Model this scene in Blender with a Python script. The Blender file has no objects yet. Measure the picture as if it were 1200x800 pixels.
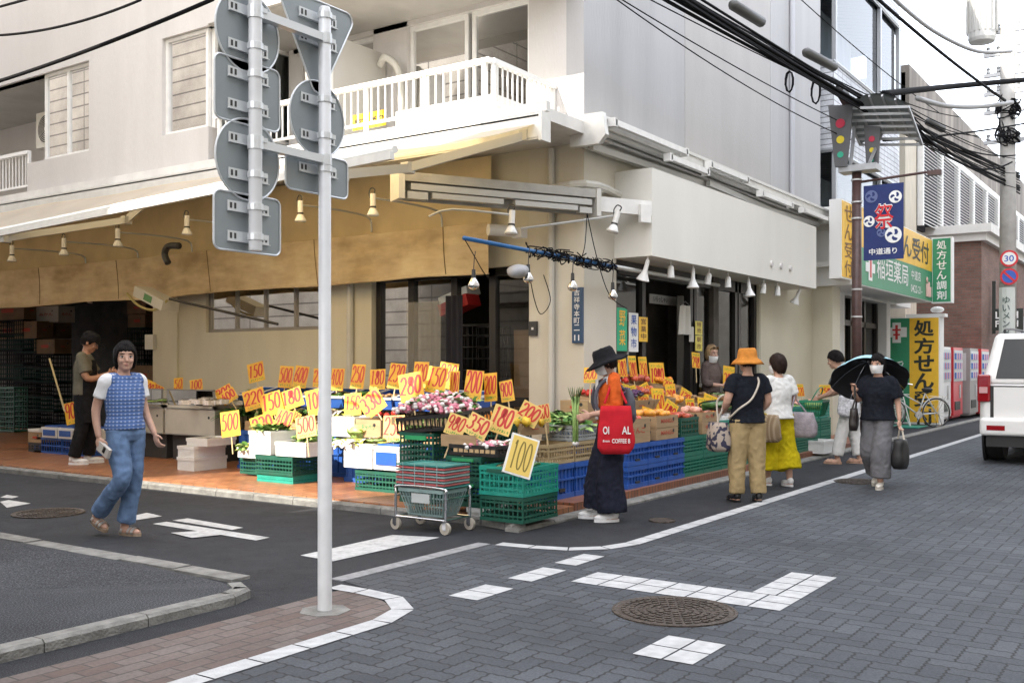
import bpy, math, random
import numpy as np
from mathutils import Vector, Matrix, noise as mnoise
R = math.radians
rnd = random.Random(11)
C = bpy.context.scene.collection
sc = bpy.context.scene
# ---------------------------------------------------------------- camera, sky, sun, exposure
F_, CH, HY = 1180.0, 1.42, 429.0
cd = bpy.data.cameras.new('camera'); cam = bpy.data.objects.new('camera', cd); C.objects.link(cam)
cam.location = (0, 0, CH); cam.rotation_euler = (R(90), 0, -math.atan2(.8258, .5640))
cd.sensor_width = 36; cd.lens = F_ * 36 / 1200; cd.shift_y = (HY - 400) / 1200; cd.clip_end = 2000; cd.clip_start = .05
sc.camera = cam
SUN = Vector((-.949 * math.cos(R(38)), .316 * math.cos(R(38)), math.sin(R(38))))
w = bpy.data.worlds.new('World'); sc.world = w; w.use_nodes = True
nt = w.node_tree; sky = nt.nodes.new('ShaderNodeTexSky'); sky.sky_type = 'NISHITA'; sky.sun_disc = False
sky.sun_elevation = R(38); sky.sun_rotation = math.atan2(SUN.x, SUN.y); sky.dust_density = 3.0; sky.air_density = 1.0
bg = nt.nodes['Background']; hz = nt.nodes.new('ShaderNodeMix'); hz.data_type = 'RGBA'; hz.inputs[0].default_value = .6; hz.inputs[7].default_value = (8.8, 9.0, 9.5, 1)   # bright summer haze over the blue
nt.links.new(sky.outputs[0], hz.inputs[6]); nt.links.new(hz.outputs[2], bg.inputs[0]); bg.inputs[1].default_value = .13
sl = bpy.data.lights.new('sun', 'SUN'); sl.energy = 2.6; sl.angle = R(.5); sl.color = (1, .93, .82)
so = bpy.data.objects.new('sun', sl); C.objects.link(so); so.rotation_euler = SUN.to_track_quat('Z', 'Y').to_euler(); so.location = SUN * 60
sc.view_settings.view_transform = 'Standard'; sc.view_settings.look = 'None'; sc.view_settings.gamma = 1
sc.view_settings.exposure = 2.1
sc.cycles.max_bounces = 8; sc.cycles.diffuse_bounces = 4; sc.cycles.transparent_max_bounces = 12; sc.cycles.use_denoising = True
sc.cycles.sample_clamp_indirect = 6
# ---------------------------------------------------------------- image measurements -> metres
def cw(X, Y): return (.5640 * X + .8258 * Y, -.8258 * X + .5640 * Y)
def at(px, py, Y):
    u, v = cw((px - 600) / F_ * Y, Y); return Vector((u, v, CH + (HY - py) * Y / F_))
def gnd(px, py, z=0.):
    Y = F_ * (CH - z) / (py - HY); u, v = cw((px - 600) / F_ * Y, Y); return Vector((u, v, z))
def v_on(px, u):
    r = (px - 600) / F_; return (.5640 - .8258 * r) * u / (.8258 + .5640 * r)
def u_on(px, v):
    r = (px - 600) / F_; return (.8258 + .5640 * r) * v / (.5640 - .8258 * r)
def dep(u, v): return .8258 * u + .5640 * v
def z_at(py, u, v): return CH + (HY - py) * dep(u, v) / F_
# ---------------------------------------------------------------- materials
MATS = {}
def mat(name, col, rough=.6, metal=0., var=.0, vs=8., bump=0., bs=60., spec=.5, dirt=0., dcol=(.1, .08, .06), trans=0., coat=0., detail=4., stretch=None, alpha=1.):
    if name in MATS: return MATS[name]
    m = bpy.data.materials.new(name); m.use_nodes = True; n = m.node_tree.nodes; L = m.node_tree.links
    p = n['Principled BSDF']; c4 = (*col, 1)
    p.inputs['Base Color'].default_value = c4; p.inputs['Roughness'].default_value = rough; p.inputs['Metallic'].default_value = metal
    p.inputs['Specular IOR Level'].default_value = spec; p.inputs['Transmission Weight'].default_value = trans; p.inputs['Coat Weight'].default_value = coat
    p.inputs['Alpha'].default_value = alpha
    if var or bump or dirt:
        g = n.new('ShaderNodeNewGeometry'); src = g.outputs['Position']
        if stretch:
            mp = n.new('ShaderNodeMapping'); mp.inputs['Scale'].default_value = stretch; L.new(src, mp.inputs[0]); src = mp.outputs[0]
    last = None
    if var:
        t = n.new('ShaderNodeTexNoise'); t.inputs['Scale'].default_value = vs; t.inputs['Detail'].default_value = detail; L.new(src, t.inputs['Vector'])
        r = n.new('ShaderNodeValToRGB'); r.color_ramp.elements[0].position = .3; r.color_ramp.elements[1].position = .7
        r.color_ramp.elements[0].color = (*[max(0, x * (1 - var)) for x in col], 1); r.color_ramp.elements[1].color = (*[min(1, x * (1 + var)) for x in col], 1)
        L.new(t.outputs['Fac'], r.inputs[0]); last = r.outputs[0]
    if dirt:
        t = n.new('ShaderNodeTexNoise'); t.inputs['Scale'].default_value = vs * .37; t.inputs['Detail'].default_value = 8; t.inputs['Roughness'].default_value = .7; L.new(src, t.inputs['Vector'])
        r = n.new('ShaderNodeValToRGB'); r.color_ramp.elements[0].position = .5; r.color_ramp.elements[1].position = .8
        r.color_ramp.elements[0].color = (0, 0, 0, 1); r.color_ramp.elements[1].color = (dirt, dirt, dirt, 1); L.new(t.outputs['Fac'], r.inputs[0])
        mx = n.new('ShaderNodeMix'); mx.data_type = 'RGBA'; L.new(r.outputs[0], mx.inputs[0])
        if last: L.new(last, mx.inputs[6])
        else: mx.inputs[6].default_value = c4
        mx.inputs[7].default_value = (*dcol, 1); last = mx.outputs[2]
    if last: L.new(last, p.inputs['Base Color'])
    if bump:
        t = n.new('ShaderNodeTexNoise'); t.inputs['Scale'].default_value = bs; t.inputs['Detail'].default_value = 5; L.new(src, t.inputs['Vector'])
        b = n.new('ShaderNodeBump'); b.inputs['Strength'].default_value = bump; b.inputs['Distance'].default_value = .02; L.new(t.outputs['Fac'], b.inputs['Height']); L.new(b.outputs[0], p.inputs['Normal'])
    MATS[name] = m; return m
def glass(name, col=(.8, .85, .85), rough=.02, dark=.0):
    if name in MATS: return MATS[name]
    m = bpy.data.materials.new(name); m.use_nodes = True; n = m.node_tree.nodes; L = m.node_tree.links
    n.remove(n['Principled BSDF']); tr = n.new('ShaderNodeBsdfTransparent'); tr.inputs[0].default_value = (*[c * (1 - dark) for c in col], 1)
    gl = n.new('ShaderNodeBsdfGlossy'); gl.inputs['Roughness'].default_value = rough; fr = n.new('ShaderNodeFresnel'); fr.inputs[0].default_value = 1.55
    mx = n.new('ShaderNodeMixShader'); L.new(fr.outputs[0], mx.inputs[0]); L.new(tr.outputs[0], mx.inputs[1]); L.new(gl.outputs[0], mx.inputs[2]); L.new(mx.outputs[0], n['Material Output'].inputs[0])
    MATS[name] = m; return m
def fabric(name, col, tcol, mixf=.5):      # cloth that lets light through
    if name in MATS: return MATS[name]
    m = bpy.data.materials.new(name); m.use_nodes = True; n = m.node_tree.nodes; L = m.node_tree.links
    n.remove(n['Principled BSDF']); d = n.new('ShaderNodeBsdfDiffuse'); t = n.new('ShaderNodeBsdfTranslucent'); mx = n.new('ShaderNodeMixShader')
    g = n.new('ShaderNodeNewGeometry'); no = n.new('ShaderNodeTexNoise'); no.inputs['Scale'].default_value = 2.2; no.inputs['Detail'].default_value = 6; L.new(g.outputs['Position'], no.inputs['Vector'])
    r = n.new('ShaderNodeValToRGB'); r.color_ramp.elements[0].position = .35; r.color_ramp.elements[1].position = .7
    r.color_ramp.elements[0].color = (*[c * .82 for c in col], 1); r.color_ramp.elements[1].color = (*col, 1); L.new(no.outputs[0], r.inputs[0]); L.new(r.outputs[0], d.inputs[0])
    t.inputs[0].default_value = (*tcol, 1); mx.inputs[0].default_value = mixf; L.new(d.outputs[0], mx.inputs[1]); L.new(t.outputs[0], mx.inputs[2]); L.new(mx.outputs[0], n['Material Output'].inputs[0])
    MATS[name] = m; return m
class NG:      # tiny node writer for patterned surfaces
    def __init__(s, name):
        s.m = bpy.data.materials.new(name); s.m.use_nodes = True; s.n = s.m.node_tree.nodes; s.L = s.m.node_tree.links; s.p = s.n['Principled BSDF']; MATS[name] = s.m
        s.pos = s.n.new('ShaderNodeNewGeometry').outputs['Position']
    def put(s, sock, v):
        if hasattr(v, 'is_output'): s.L.new(v, sock)
        else: sock.default_value = v
    def M(s, op, a, b=0., c=0.):
        x = s.n.new('ShaderNodeMath'); x.operation = op
        for i, v in enumerate((a, b, c)): s.put(x.inputs[i], v)
        return x.outputs[0]
    def sep(s, v):
        x = s.n.new('ShaderNodeSeparateXYZ'); s.L.new(v, x.inputs[0]); return x.outputs
    def comb(s, a, b, c=0.):
        x = s.n.new('ShaderNodeCombineXYZ')
        for i, v in enumerate((a, b, c)): s.put(x.inputs[i], v)
        return x.outputs[0]
    def noise(s, v, scale, detail=3., rough=.5):
        x = s.n.new('ShaderNodeTexNoise'); s.L.new(v, x.inputs['Vector']); x.inputs['Scale'].default_value = scale; x.inputs['Detail'].default_value = detail; x.inputs['Roughness'].default_value = rough; return x.outputs[0]
    def white(s, v):
        x = s.n.new('ShaderNodeTexWhiteNoise'); s.L.new(v, x.inputs['Vector']); return x.outputs[0]
    def ramp(s, f, stops):
        x = s.n.new('ShaderNodeValToRGB'); s.L.new(f, x.inputs[0]); e = x.color_ramp.elements
        while len(e) < len(stops): e.new(.5)
        for k, (p, c) in zip(e, stops): k.position = p; k.color = (*c, 1) if len(c) == 3 else c
        return x.outputs[0]
    def mix(s, f, a, b, mode='MIX'):
        x = s.n.new('ShaderNodeMix'); x.data_type = 'RGBA'; x.blend_type = mode; s.put(x.inputs[0], f)
        for i, v in ((6, a), (7, b)): s.put(x.inputs[i], v if hasattr(v, 'is_output') else (*v, 1))
        return x.outputs[2]
    def bump(s, h, st=.5, d=.01):
        x = s.n.new('ShaderNodeBump'); x.inputs['Strength'].default_value = st; x.inputs['Distance'].default_value = d; s.L.new(h, x.inputs['Height']); s.L.new(x.outputs[0], s.p.inputs['Normal'])
    def col(s, c): s.L.new(c, s.p.inputs['Base Color'])
    def rough(s, r): s.put(s.p.inputs['Roughness'], r)
def herringbone(name, size, stops, joint, rough=.75, rot=0.):
    g = NG(name); P = g.pos
    wob = g.noise(P, 9., 2.)
    mp = g.n.new('ShaderNodeMapping'); mp.inputs['Rotation'].default_value = (0, 0, rot); mp.inputs['Scale'].default_value = (1 / size, 1 / size, 1); g.L.new(P, mp.inputs[0])
    x, y, _ = g.sep(mp.outputs[0]); wv = g.M('MULTIPLY', g.M('SINE', g.M('MULTIPLY', x, 12.566)), .035); wv2 = g.M('MULTIPLY', g.M('SINE', g.M('MULTIPLY', y, 12.566)), .035)
    x2 = g.M('ADD', x, wv2); y2 = g.M('ADD', y, wv); x, y = x2, y2
    i = g.M('FLOOR', x); j = g.M('FLOOR', y); fx = g.M('FRACT', x); fy = g.M('FRACT', y)
    k = g.M('FLOORED_MODULO', g.M('SUBTRACT', i, j), 4.)
    eq = lambda q: g.M('COMPARE', k, q, .1)
    d = g.M('MINIMUM', g.M('MINIMUM', g.M('ADD', fx, eq(1.)), g.M('ADD', g.M('SUBTRACT', 1., fx), eq(0.))), g.M('MINIMUM', g.M('ADD', fy, eq(2.)), g.M('ADD', g.M('SUBTRACT', 1., fy), eq(3.))))
    bid = g.white(g.comb(g.M('SUBTRACT', i, eq(1.)), g.M('SUBTRACT', j, eq(2.))))
    c = g.ramp(bid, stops); big = g.noise(P, .6, 6., .65); c = g.mix(.7, c, g.ramp(big, [(.3, (.26,) * 3), (.72, (.76,) * 3)]), 'OVERLAY')
    fine = g.noise(P, 90., 3.); c = g.mix(.5, c, g.ramp(fine, [(.3, (.3,) * 3), (.7, (.7,) * 3)]), 'OVERLAY')
    spot = g.ramp(g.noise(P, 3.1, 6., .7), [(.62, (0, 0, 0)), (.72, (.55,) * 3)]); c = g.mix(spot, c, tuple(q * .55 for q in stops[0][1]))
    e = g.M('SMOOTHSTEP' if False else 'GREATER_THAN', d, .055); jf = g.ramp(d, [(.02, (0, 0, 0)), (.075, (1, 1, 1))])
    c = g.mix(jf, joint, c); g.col(c); g.rough(rough); g.p.inputs['Specular IOR Level'].default_value = .22; h = g.M('ADD', g.M('MULTIPLY', jf, .8), g.M('MULTIPLY', fine, .35)); g.bump(h, .7, .006); return g.m
def brickmat(name, w, h, c1, c2, mortar, plane='xy', msize=.012, rough=.7, offset=.5, bumpst=.5, gl=None, spot=.25):
    g = NG(name); P = g.pos; x, y, z = g.sep(P)
    v = {'xy': g.comb(x, y), 'yx': g.comb(y, x), 'xz': g.comb(g.M('ADD', x, y), z)}[plane]
    b = g.n.new('ShaderNodeTexBrick'); g.L.new(v, b.inputs['Vector']); b.inputs['Scale'].default_value = 1; b.inputs['Brick Width'].default_value = w; b.inputs['Row Height'].default_value = h
    b.inputs['Mortar Size'].default_value = msize; b.inputs['Mortar Smooth'].default_value = .3; b.inputs['Color1'].default_value = (*c1, 1); b.inputs['Color2'].default_value = (*c2, 1); b.inputs['Mortar'].default_value = (*mortar, 1); b.offset = offset
    n1 = g.noise(P, 1.3, 6., .65); c = g.mix(.6, b.outputs[0], g.ramp(n1, [(.3, (.3,) * 3), (.7, (.72,) * 3)]), 'OVERLAY'); n2 = g.noise(P, 45., 3.)
    c = g.mix(spot, c, g.ramp(n2, [(.3, (.2,) * 3), (.7, (.8,) * 3)]), 'OVERLAY'); g.col(c)
    g.rough(rough if gl is None else g.ramp(n1, [(.3, (gl,) * 3), (.7, (rough,) * 3)])); g.bump(g.M('SUBTRACT', g.M('MULTIPLY', n2, .3), b.outputs['Fac']), bumpst, .006); return g.m
# ---------------------------------------------------------------- mesh writer
def frame_of(t):
    t = t.normalized(); a = Vector((0, 0, 1)) if abs(t.z) < .95 else Vector((1, 0, 0)); x = a.cross(t).normalized(); return x, t.cross(x)
class MB:
    def __init__(s): s.v = []; s.f = []; s.m = []; s.k = 0
    def add(s, vs, fs):
        o = len(s.v); s.v += [tuple(q) for q in vs]; s.f += [tuple(i + o for i in q) for q in fs]; s.m += [s.k] * len(fs); return s
    def mi(s, k): s.k = k; return s
    def bx(s, x0, x1, y0, y1, z0, z1):
        return s.add([(x0, y0, z0), (x1, y0, z0), (x1, y1, z0), (x0, y1, z0), (x0, y0, z1), (x1, y0, z1), (x1, y1, z1), (x0, y1, z1)],
                     [(3, 2, 1, 0), (4, 5, 6, 7), (0, 1, 5, 4), (1, 2, 6, 5), (2, 3, 7, 6), (3, 0, 4, 7)])
    def box(s, c, d, M=None):      # centre, size, optional rotation matrix
        h = [Vector((sx * d[0] / 2, sy * d[1] / 2, sz * d[2] / 2)) for sz in (-1, 1) for sx, sy in ((-1, -1), (1, -1), (1, 1), (-1, 1))]
        c = Vector(c); return s.add([c + (M @ q if M else q) for q in h], [(3, 2, 1, 0), (4, 5, 6, 7), (0, 1, 5, 4), (1, 2, 6, 5), (2, 3, 7, 6), (3, 0, 4, 7)])
    def beam(s, a, b, w, h):       # square bar between two points
        a = Vector(a); b = Vector(b); x, y = frame_of(b - a); q = []
        for p in (a, b): q += [p + x * (i * w / 2) + y * (j * h / 2) for i, j in ((-1, -1), (1, -1), (1, 1), (-1, 1))]
        return s.add(q, [(3, 2, 1, 0), (4, 5, 6, 7), (0, 1, 5, 4), (1, 2, 6, 5), (2, 3, 7, 6), (3, 0, 4, 7)])
    def rings(s, rs, cap=True, closed=False):
        n = len(rs[0]); vs = [p for r in rs for p in r]; fs = []
        for i in range(len(rs) - (0 if closed else 1)):
            a = i * n; b = ((i + 1) % len(rs)) * n
            fs += [(a + k, a + (k + 1) % n, b + (k + 1) % n, b + k) for k in range(n)]
        if cap and not closed: fs += [tuple(range(n - 1, -1, -1)), tuple(range((len(rs) - 1) * n, len(rs) * n))]
        return s.add(vs, fs)
    def tube(s, pts, r, n=8, cap=True):
        pts = [Vector(p) for p in pts]; rr = r if isinstance(r, (list, tuple)) else [r] * len(pts); rs = []; x = None
        for i, p in enumerate(pts):
            t = (pts[min(i + 1, len(pts) - 1)] - pts[max(i - 1, 0)]).normalized()
            if x is None: x, y = frame_of(t)
            else:
                x = (x - t * x.dot(t)).normalized(); y = t.cross(x)
            rs.append([p + (x * math.cos(2 * math.pi * k / n) + y * math.sin(2 * math.pi * k / n)) * rr[i] for k in range(n)])
        return s.rings(rs, cap)
    def cyl(s, a, b, r0, r1=None, n=12): return s.tube([a, b], [r0, r0 if r1 is None else r1], n)
    def lathe(s, prof, c=(0, 0, 0), n=20, M=None):
        c = Vector(c); rs = []
        for r, z in prof:
            q = [Vector((r * math.cos(2 * math.pi * k / n), r * math.sin(2 * math.pi * k / n), z)) for k in range(n)]
            rs.append([c + (M @ p if M else p) for p in q])
        return s.rings(rs, True)
    def ell(s, c, r, nu=12, nv=8, M=None, jit=0.):
        c = Vector(c); vs = []; fs = []
        for i in range(1, nv):
            t = math.pi * i / nv
            for k in range(nu):
                a = 2 * math.pi * k / nu; q = Vector((math.sin(t) * math.cos(a), math.sin(t) * math.sin(a), math.cos(t)))
                if jit: q *= 1 + jit * mnoise.noise(q * 2.3 + c * 7)
                q = Vector((q.x * r[0], q.y * r[1], q.z * r[2])); vs.append(c + (M @ q if M else q))
        tp = Vector((0, 0, r[2])); vs += [c + (M @ tp if M else tp), c - (M @ tp if M else tp)]; T = len(vs) - 2
        for i in range(nv - 2): fs += [(i * nu + k, (i + 1) * nu + k, (i + 1) * nu + (k + 1) % nu, i * nu + (k + 1) % nu) for k in range(nu)]
        fs += [(T, k, (k + 1) % nu) for k in range(nu)] + [(T + 1, (nv - 2) * nu + (k + 1) % nu, (nv - 2) * nu + k) for k in range(nu)]
        return s.add(vs, fs)
    def quad(s, *p): return s.add(p, [tuple(range(len(p)))])
    def prism(s, poly, o, ex, ey, ez, d):      # outline in the plane (ex, ey) at o, thick d along ez
        o, ex, ey, ez = Vector(o), Vector(ex), Vector(ey), Vector(ez); n = len(poly)
        A = [o + ex * a + ey * b for a, b in poly]; B = [p + ez * d for p in A]
        return s.add(A + B, [tuple(range(n - 1, -1, -1)), tuple(range(n, 2 * n))] + [(k, (k + 1) % n, n + (k + 1) % n, n + k) for k in range(n)])
    def sheet(s, P, nu, nv):       # P(i, j) -> point
        return s.add([P(i / nu, j / nv) for j in range(nv + 1) for i in range(nu + 1)], [(j * (nu + 1) + i, j * (nu + 1) + i + 1, (j + 1) * (nu + 1) + i + 1, (j + 1) * (nu + 1) + i) for j in range(nv) for i in range(nu)])
    def mesh(s, name, mats, smooth=False):
        me = bpy.data.meshes.new(name); me.from_pydata(s.v, [], s.f)
        for m in (mats if isinstance(mats, (list, tuple)) else [mats]): me.materials.append(m)
        if s.m and max(s.m): me.polygons.foreach_set('material_index', s.m)
        if smooth: me.polygons.foreach_set('use_smooth', [True] * len(s.f))
        me.update(); return me
def link(name, me, parent=None):
    o = bpy.data.objects.new(name, me); C.objects.link(o)
    if parent: o.parent = parent
    return o
def part(parent, name, mb, mats, smooth=False, world=False, label=None, sharp=None):
    o = link(name, mb.mesh(name, mats, smooth), parent)
    if world and parent is not None and parent.type == 'EMPTY': o.location = -parent.location
    if label: o['label'] = label
    if smooth and sharp: o.data.set_sharp_from_angle(angle=R(sharp))
    return o
def tag(o, label, cat, group=None, kind=None):
    o['label'] = label; o['category'] = cat
    if group: o['group'] = group
    if kind: o['kind'] = kind
    return o
def thing(name, label, cat, loc=(0, 0, 0), rz=0., group=None):
    o = bpy.data.objects.new(name, None); C.objects.link(o); o.empty_display_size = .1; o.location = loc; o.rotation_euler = (0, 0, rz); return tag(o, label, cat, group)
def struct(name, mb, mats, smooth=False):
    o = link(name, mb.mesh(name, mats, smooth)); o['kind'] = 'structure'; return o
def solo(name, mb, mats, label, cat, loc=(0, 0, 0), rz=0., group=None, smooth=False, kind=None):
    o = link(name, mb.mesh(name, mats, smooth)); o.location = loc; o.rotation_euler = (0, 0, rz); return tag(o, label, cat, group, kind)
def kids(o): return list(o.children)
def dup(o, loc=None, rz=None, label=None, parent=None, group=None):
    c = o.copy(); C.objects.link(c)
    if parent: c.parent = parent
    if loc is not None: c.location = loc
    if rz is not None: c.rotation_euler = (c.rotation_euler[0], c.rotation_euler[1], rz)
    if label: c['label'] = label
    if group: c['group'] = group
    for k in kids(o): dup(k, parent=c)
    return c
# writing
GLY = {}
def glyphs(s, bold=.0):
    key = (s, bold)
    if key not in GLY:
        cu = bpy.data.curves.new('t', 'FONT'); cu.body = s; cu.size = 1; cu.offset = bold; cu.resolution_u = 3; cu.fill_mode = 'FRONT'
        o = bpy.data.objects.new('t', cu); C.objects.link(o); dg = bpy.context.evaluated_depsgraph_get(); dg.update(); me = bpy.data.meshes.new_from_object(o.evaluated_get(dg))
        GLY[key] = ([v.co.copy() for v in me.vertices], [tuple(p.vertices) for p in me.polygons]); bpy.data.objects.remove(o); bpy.data.curves.remove(cu); bpy.data.meshes.remove(me)
    return GLY[key]
def write(mb, s, o, ex, ey, w, h, bold=.0):      # letters of s fill the rectangle w x h whose lower left corner is o
    vs, fs = glyphs(s, bold)
    if not vs: return mb
    x0 = min(v.x for v in vs); x1 = max(v.x for v in vs); y0 = min(v.y for v in vs); y1 = max(v.y for v in vs)
    o, ex, ey = Vector(o), Vector(ex), Vector(ey)
    return mb.add([o + ex * ((v.x - x0) / max(1e-6, x1 - x0) * w) + ey * ((v.y - y0) / max(1e-6, y1 - y0) * h) for v in vs], fs)
def write_v(mb, s, o, ex, ey, w, step, h, bold=.0):      # a column of characters, o = upper left corner
    o, ex, ey = Vector(o), Vector(ex), Vector(ey)
    for k, ch in enumerate(s):
        if ch != ' ': write(mb, ch, o - ey * (k * step + h), ex, ey, w, h, bold)
    return mb
def cat_rom(pts, n=6):
    pts = [Vector(p) for p in pts]; q = [pts[0]] + pts + [pts[-1]]; out = []
    for i in range(1, len(q) - 2):
        for k in range(n):
            t = k / n; a, b, c, d = q[i - 1:i + 3]
            out.append(.5 * ((2 * b) + (c - a) * t + (2 * a - 5 * b + 4 * c - d) * t * t + (3 * b - a - 3 * c + d) * t ** 3))
    return out + [pts[-1]]
def sag(a, b, s, n=16):
    a, b = Vector(a), Vector(b); return [a.lerp(b, k / n) - Vector((0, 0, s * 4 * (k / n) * (1 - k / n))) for k in range(n + 1)]
# ================================================================ THE SETTING
asph = NG('asphalt'); _n1 = asph.noise(asph.pos, 140., 3.); _n2 = asph.noise(asph.pos, .7, 6., .65); _n3 = asph.noise(asph.pos, 5., 5., .7)
_ck = asph.ramp(asph.noise(asph.pos, .9, 9., .62), [(.488, (0, 0, 0)), (.494, (.8,) * 3), (.5, (0, 0, 0))])
asph.col(asph.mix(_ck, asph.mix(.6, asph.mix(.55, asph.ramp(_n1, [(.3, (.017, .018, .021)), (.5, (.033, .034, .038)), (.72, (.07, .072, .077))]), asph.ramp(_n2, [(.3, (.33,) * 3), (.7, (.68,) * 3)]), 'OVERLAY'), asph.ramp(_n3, [(.35, (.38,) * 3), (.7, (.6,) * 3)]), 'OVERLAY'), (.55,) * 3, 'MULTIPLY')); asph.rough(.85); asph.bump(_n1, .9, .006); asph.p.inputs['Specular IOR Level'].default_value = .15
ASPH = asph.m
a2 = NG('old_asphalt'); _n1 = a2.noise(a2.pos, 120., 3.); _n2 = a2.noise(a2.pos, 1.1, 6., .65)
a2.col(a2.mix(.6, a2.ramp(_n1, [(.3, (.016, .017, .02)), (.5, (.045, .047, .052)), (.7, (.13, .132, .138))]), a2.ramp(_n2, [(.3, (.36,) * 3), (.7, (.66,) * 3)]), 'OVERLAY')); a2.rough(.9); a2.p.inputs['Specular IOR Level'].default_value = .15; a2.bump(_n1, 1., .008)
PAV = herringbone('street_paver', .108, [(0, (.05, .055, .064)), (.5, (.06, .066, .076)), (1, (.071, .078, .089))], (.03, .03, .032))
REDB = brickmat('walkway_brick', .2, .1, (.09, .062, .054), (.12, .098, .09), (.05, .045, .04), 'xy', .006, .8)
BORD = mat('white_block', (.42, .425, .43), .75, var=.15, vs=14, dirt=.7, dcol=(.3, .3, .3), bump=.3, bs=90)
PAINT = mat('road_paint', (.45, .45, .445), .75, var=.15, vs=20, dirt=.9, dcol=(.12, .12, .12), bump=.3, bs=120)
KERB = mat('kerb_stone', (.2, .195, .18), .85, var=.3, vs=9, bump=.6, bs=60, dirt=.6, dcol=(.07, .065, .055))
GREYB = mat('grey_band_stone', (.24, .24, .245), .8, var=.2, vs=18, bump=.4, bs=80, dirt=.4, dcol=(.12, .12, .12))
TILE = brickmat('terracotta_tile', .2, .1, (.25, .095, .04), (.33, .145, .065), (.07, .045, .03), 'yx', .007, .5, gl=.3)
STEP = brickmat('step_tile', .07, .3, (.2, .07, .035), (.26, .1, .05), (.07, .05, .04), 'xz', .008, .5, offset=0.)
g = MB().quad((-300, -300, 0), (300, -300, 0), (300, 300, 0), (-300, 300, 0)); struct('ground', g, ASPH)
g = MB(); g.add([(-60, -2.3, .004), (150, -2.3, .004), (150, 3.69, .004), (7.35, 3.69, .004), (6.85, 3.86, .004), (6.6, 4.2, .004), (6.54, 4.67, .004), (4.86, 4.67, .004), (4.74, 4.2, .004), (4.6, 3.85, .004), (4.3, 3.7, .004), (-60, 3.7, .004)], [tuple(range(12))]); struct('paved_road', g, PAV)
g = MB(); g.add([(-60, 3.79, .004), (4.2, 3.79, .004), (4.5, 3.9, .004), (4.64, 4.2, .004), (4.64, 4.5, .004), (-60, 4.36, .004)], [tuple(range(6))]); struct('walkway', g, REDB)
g = MB()
for k in range(5): g.bx(4.86 + k * .336, 4.86 + k * .336 + .328, 4.67, 4.79, -.02, .006)
struct('stone_band', g, GREYB)
def block_line(pts, wd, z, step):
    g = MB(); P = [Vector((*p, 0)) for p in pts]; L = [0]
    for a, b in zip(P, P[1:]): L.append(L[-1] + (b - a).length)
    def pos(s):
        s = min(max(s, 0), L[-1] - 1e-4)
        for i in range(len(P) - 1):
            if L[i] <= s <= L[i + 1]:
                t = (s - L[i]) / (L[i + 1] - L[i]); return P[i].lerp(P[i + 1], t), (P[i + 1] - P[i]).normalized()
    s = 0
    while s < L[-1] - .02:
        (p, t), (q, t2) = pos(s + .006), pos(min(s + step, L[-1]) - .006); n, n2 = Vector((-t.y, t.x, 0)), Vector((-t2.y, t2.x, 0)); up = Vector((0, 0, z))
        g.quad(p - n * wd / 2 + up, q - n2 * wd / 2 + up, q + n2 * wd / 2 + up, p + n * wd / 2 + up); s += step
    return g
arc = lambda c, r, a0, a1, n=8: [(c[0] + r * math.cos(R(a0 + (a1 - a0) * k / n)), c[1] + r * math.sin(R(a0 + (a1 - a0) * k / n))) for k in range(n + 1)]
struct('white_edge_blocks', block_line([(-30, 3.745), (4.2, 3.745)] + arc((4.2, 4.245), .5, -90, 0)[1:] + [(4.7, 4.6)], .13, .008, .3), BORD)
struct('white_edge_line', block_line([(6.57, 4.62)] + [(6.6, 4.35)] + arc((7.2, 4.34), .6, 180, 270)[1:] + [(60, 3.74)], .13, .008, .3), BORD)
def marks(name, polys, z, m):
    g = MB()
    for p in polys: g.quad(*[(*gnd(*q).xy, z) for q in p])
    return struct(name, g, m)
marks('crossing_bar', [[(352, 651), (390, 658), (515, 630), (460, 627)]], .005, PAINT)
marks('crossing_marks', [[(202, 610), (272, 621), (285, 618.5), (220, 607.5)], [(179, 614), (300, 633.5), (316, 630), (195, 611.5)], [(150, 611), (190, 605), (172, 601), (145, 607)], [(0, 588), (8, 595), (36, 590), (10, 586)], [(0, 583), (14, 584), (22, 582), (8, 580)]], .005, PAINT)
marks('crossing_mark_stem', [[(200, 625), (225, 631), (262, 627), (245, 622)]], .009, PAINT)
def cells(rects, z, n=.2):      # white pavers set in the road
    g = MB()
    for (u0, u1, v0, v1) in rects:
        nu = max(1, round((u1 - u0) / n)); nv = max(1, round((v1 - v0) / n))
        for i in range(nu):
            for j in range(nv):
                a, b = u0 + (u1 - u0) * i / nu, v0 + (v1 - v0) * j / nv; g.quad((a + .006, b + .006, z), (a + (u1 - u0) / nu - .006, b + .006, z), (a + (u1 - u0) / nu - .006, b + (v1 - v0) / nv - .006, z), (a + .006, b + (v1 - v0) / nv - .006, z))
    return g
struct('white_road_pavers', cells([(4.42, 4.84, 1.98, 2.31), (5.68, 6.05, 2.0, 3.42), (6.05, 6.8, 2.0, 2.32), (4.9, 5.3, 3.6, 3.83), (5.53, 5.98, 3.62, 3.82), (6.15, 6.58, 3.65, 3.84)], .008), BORD)
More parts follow.
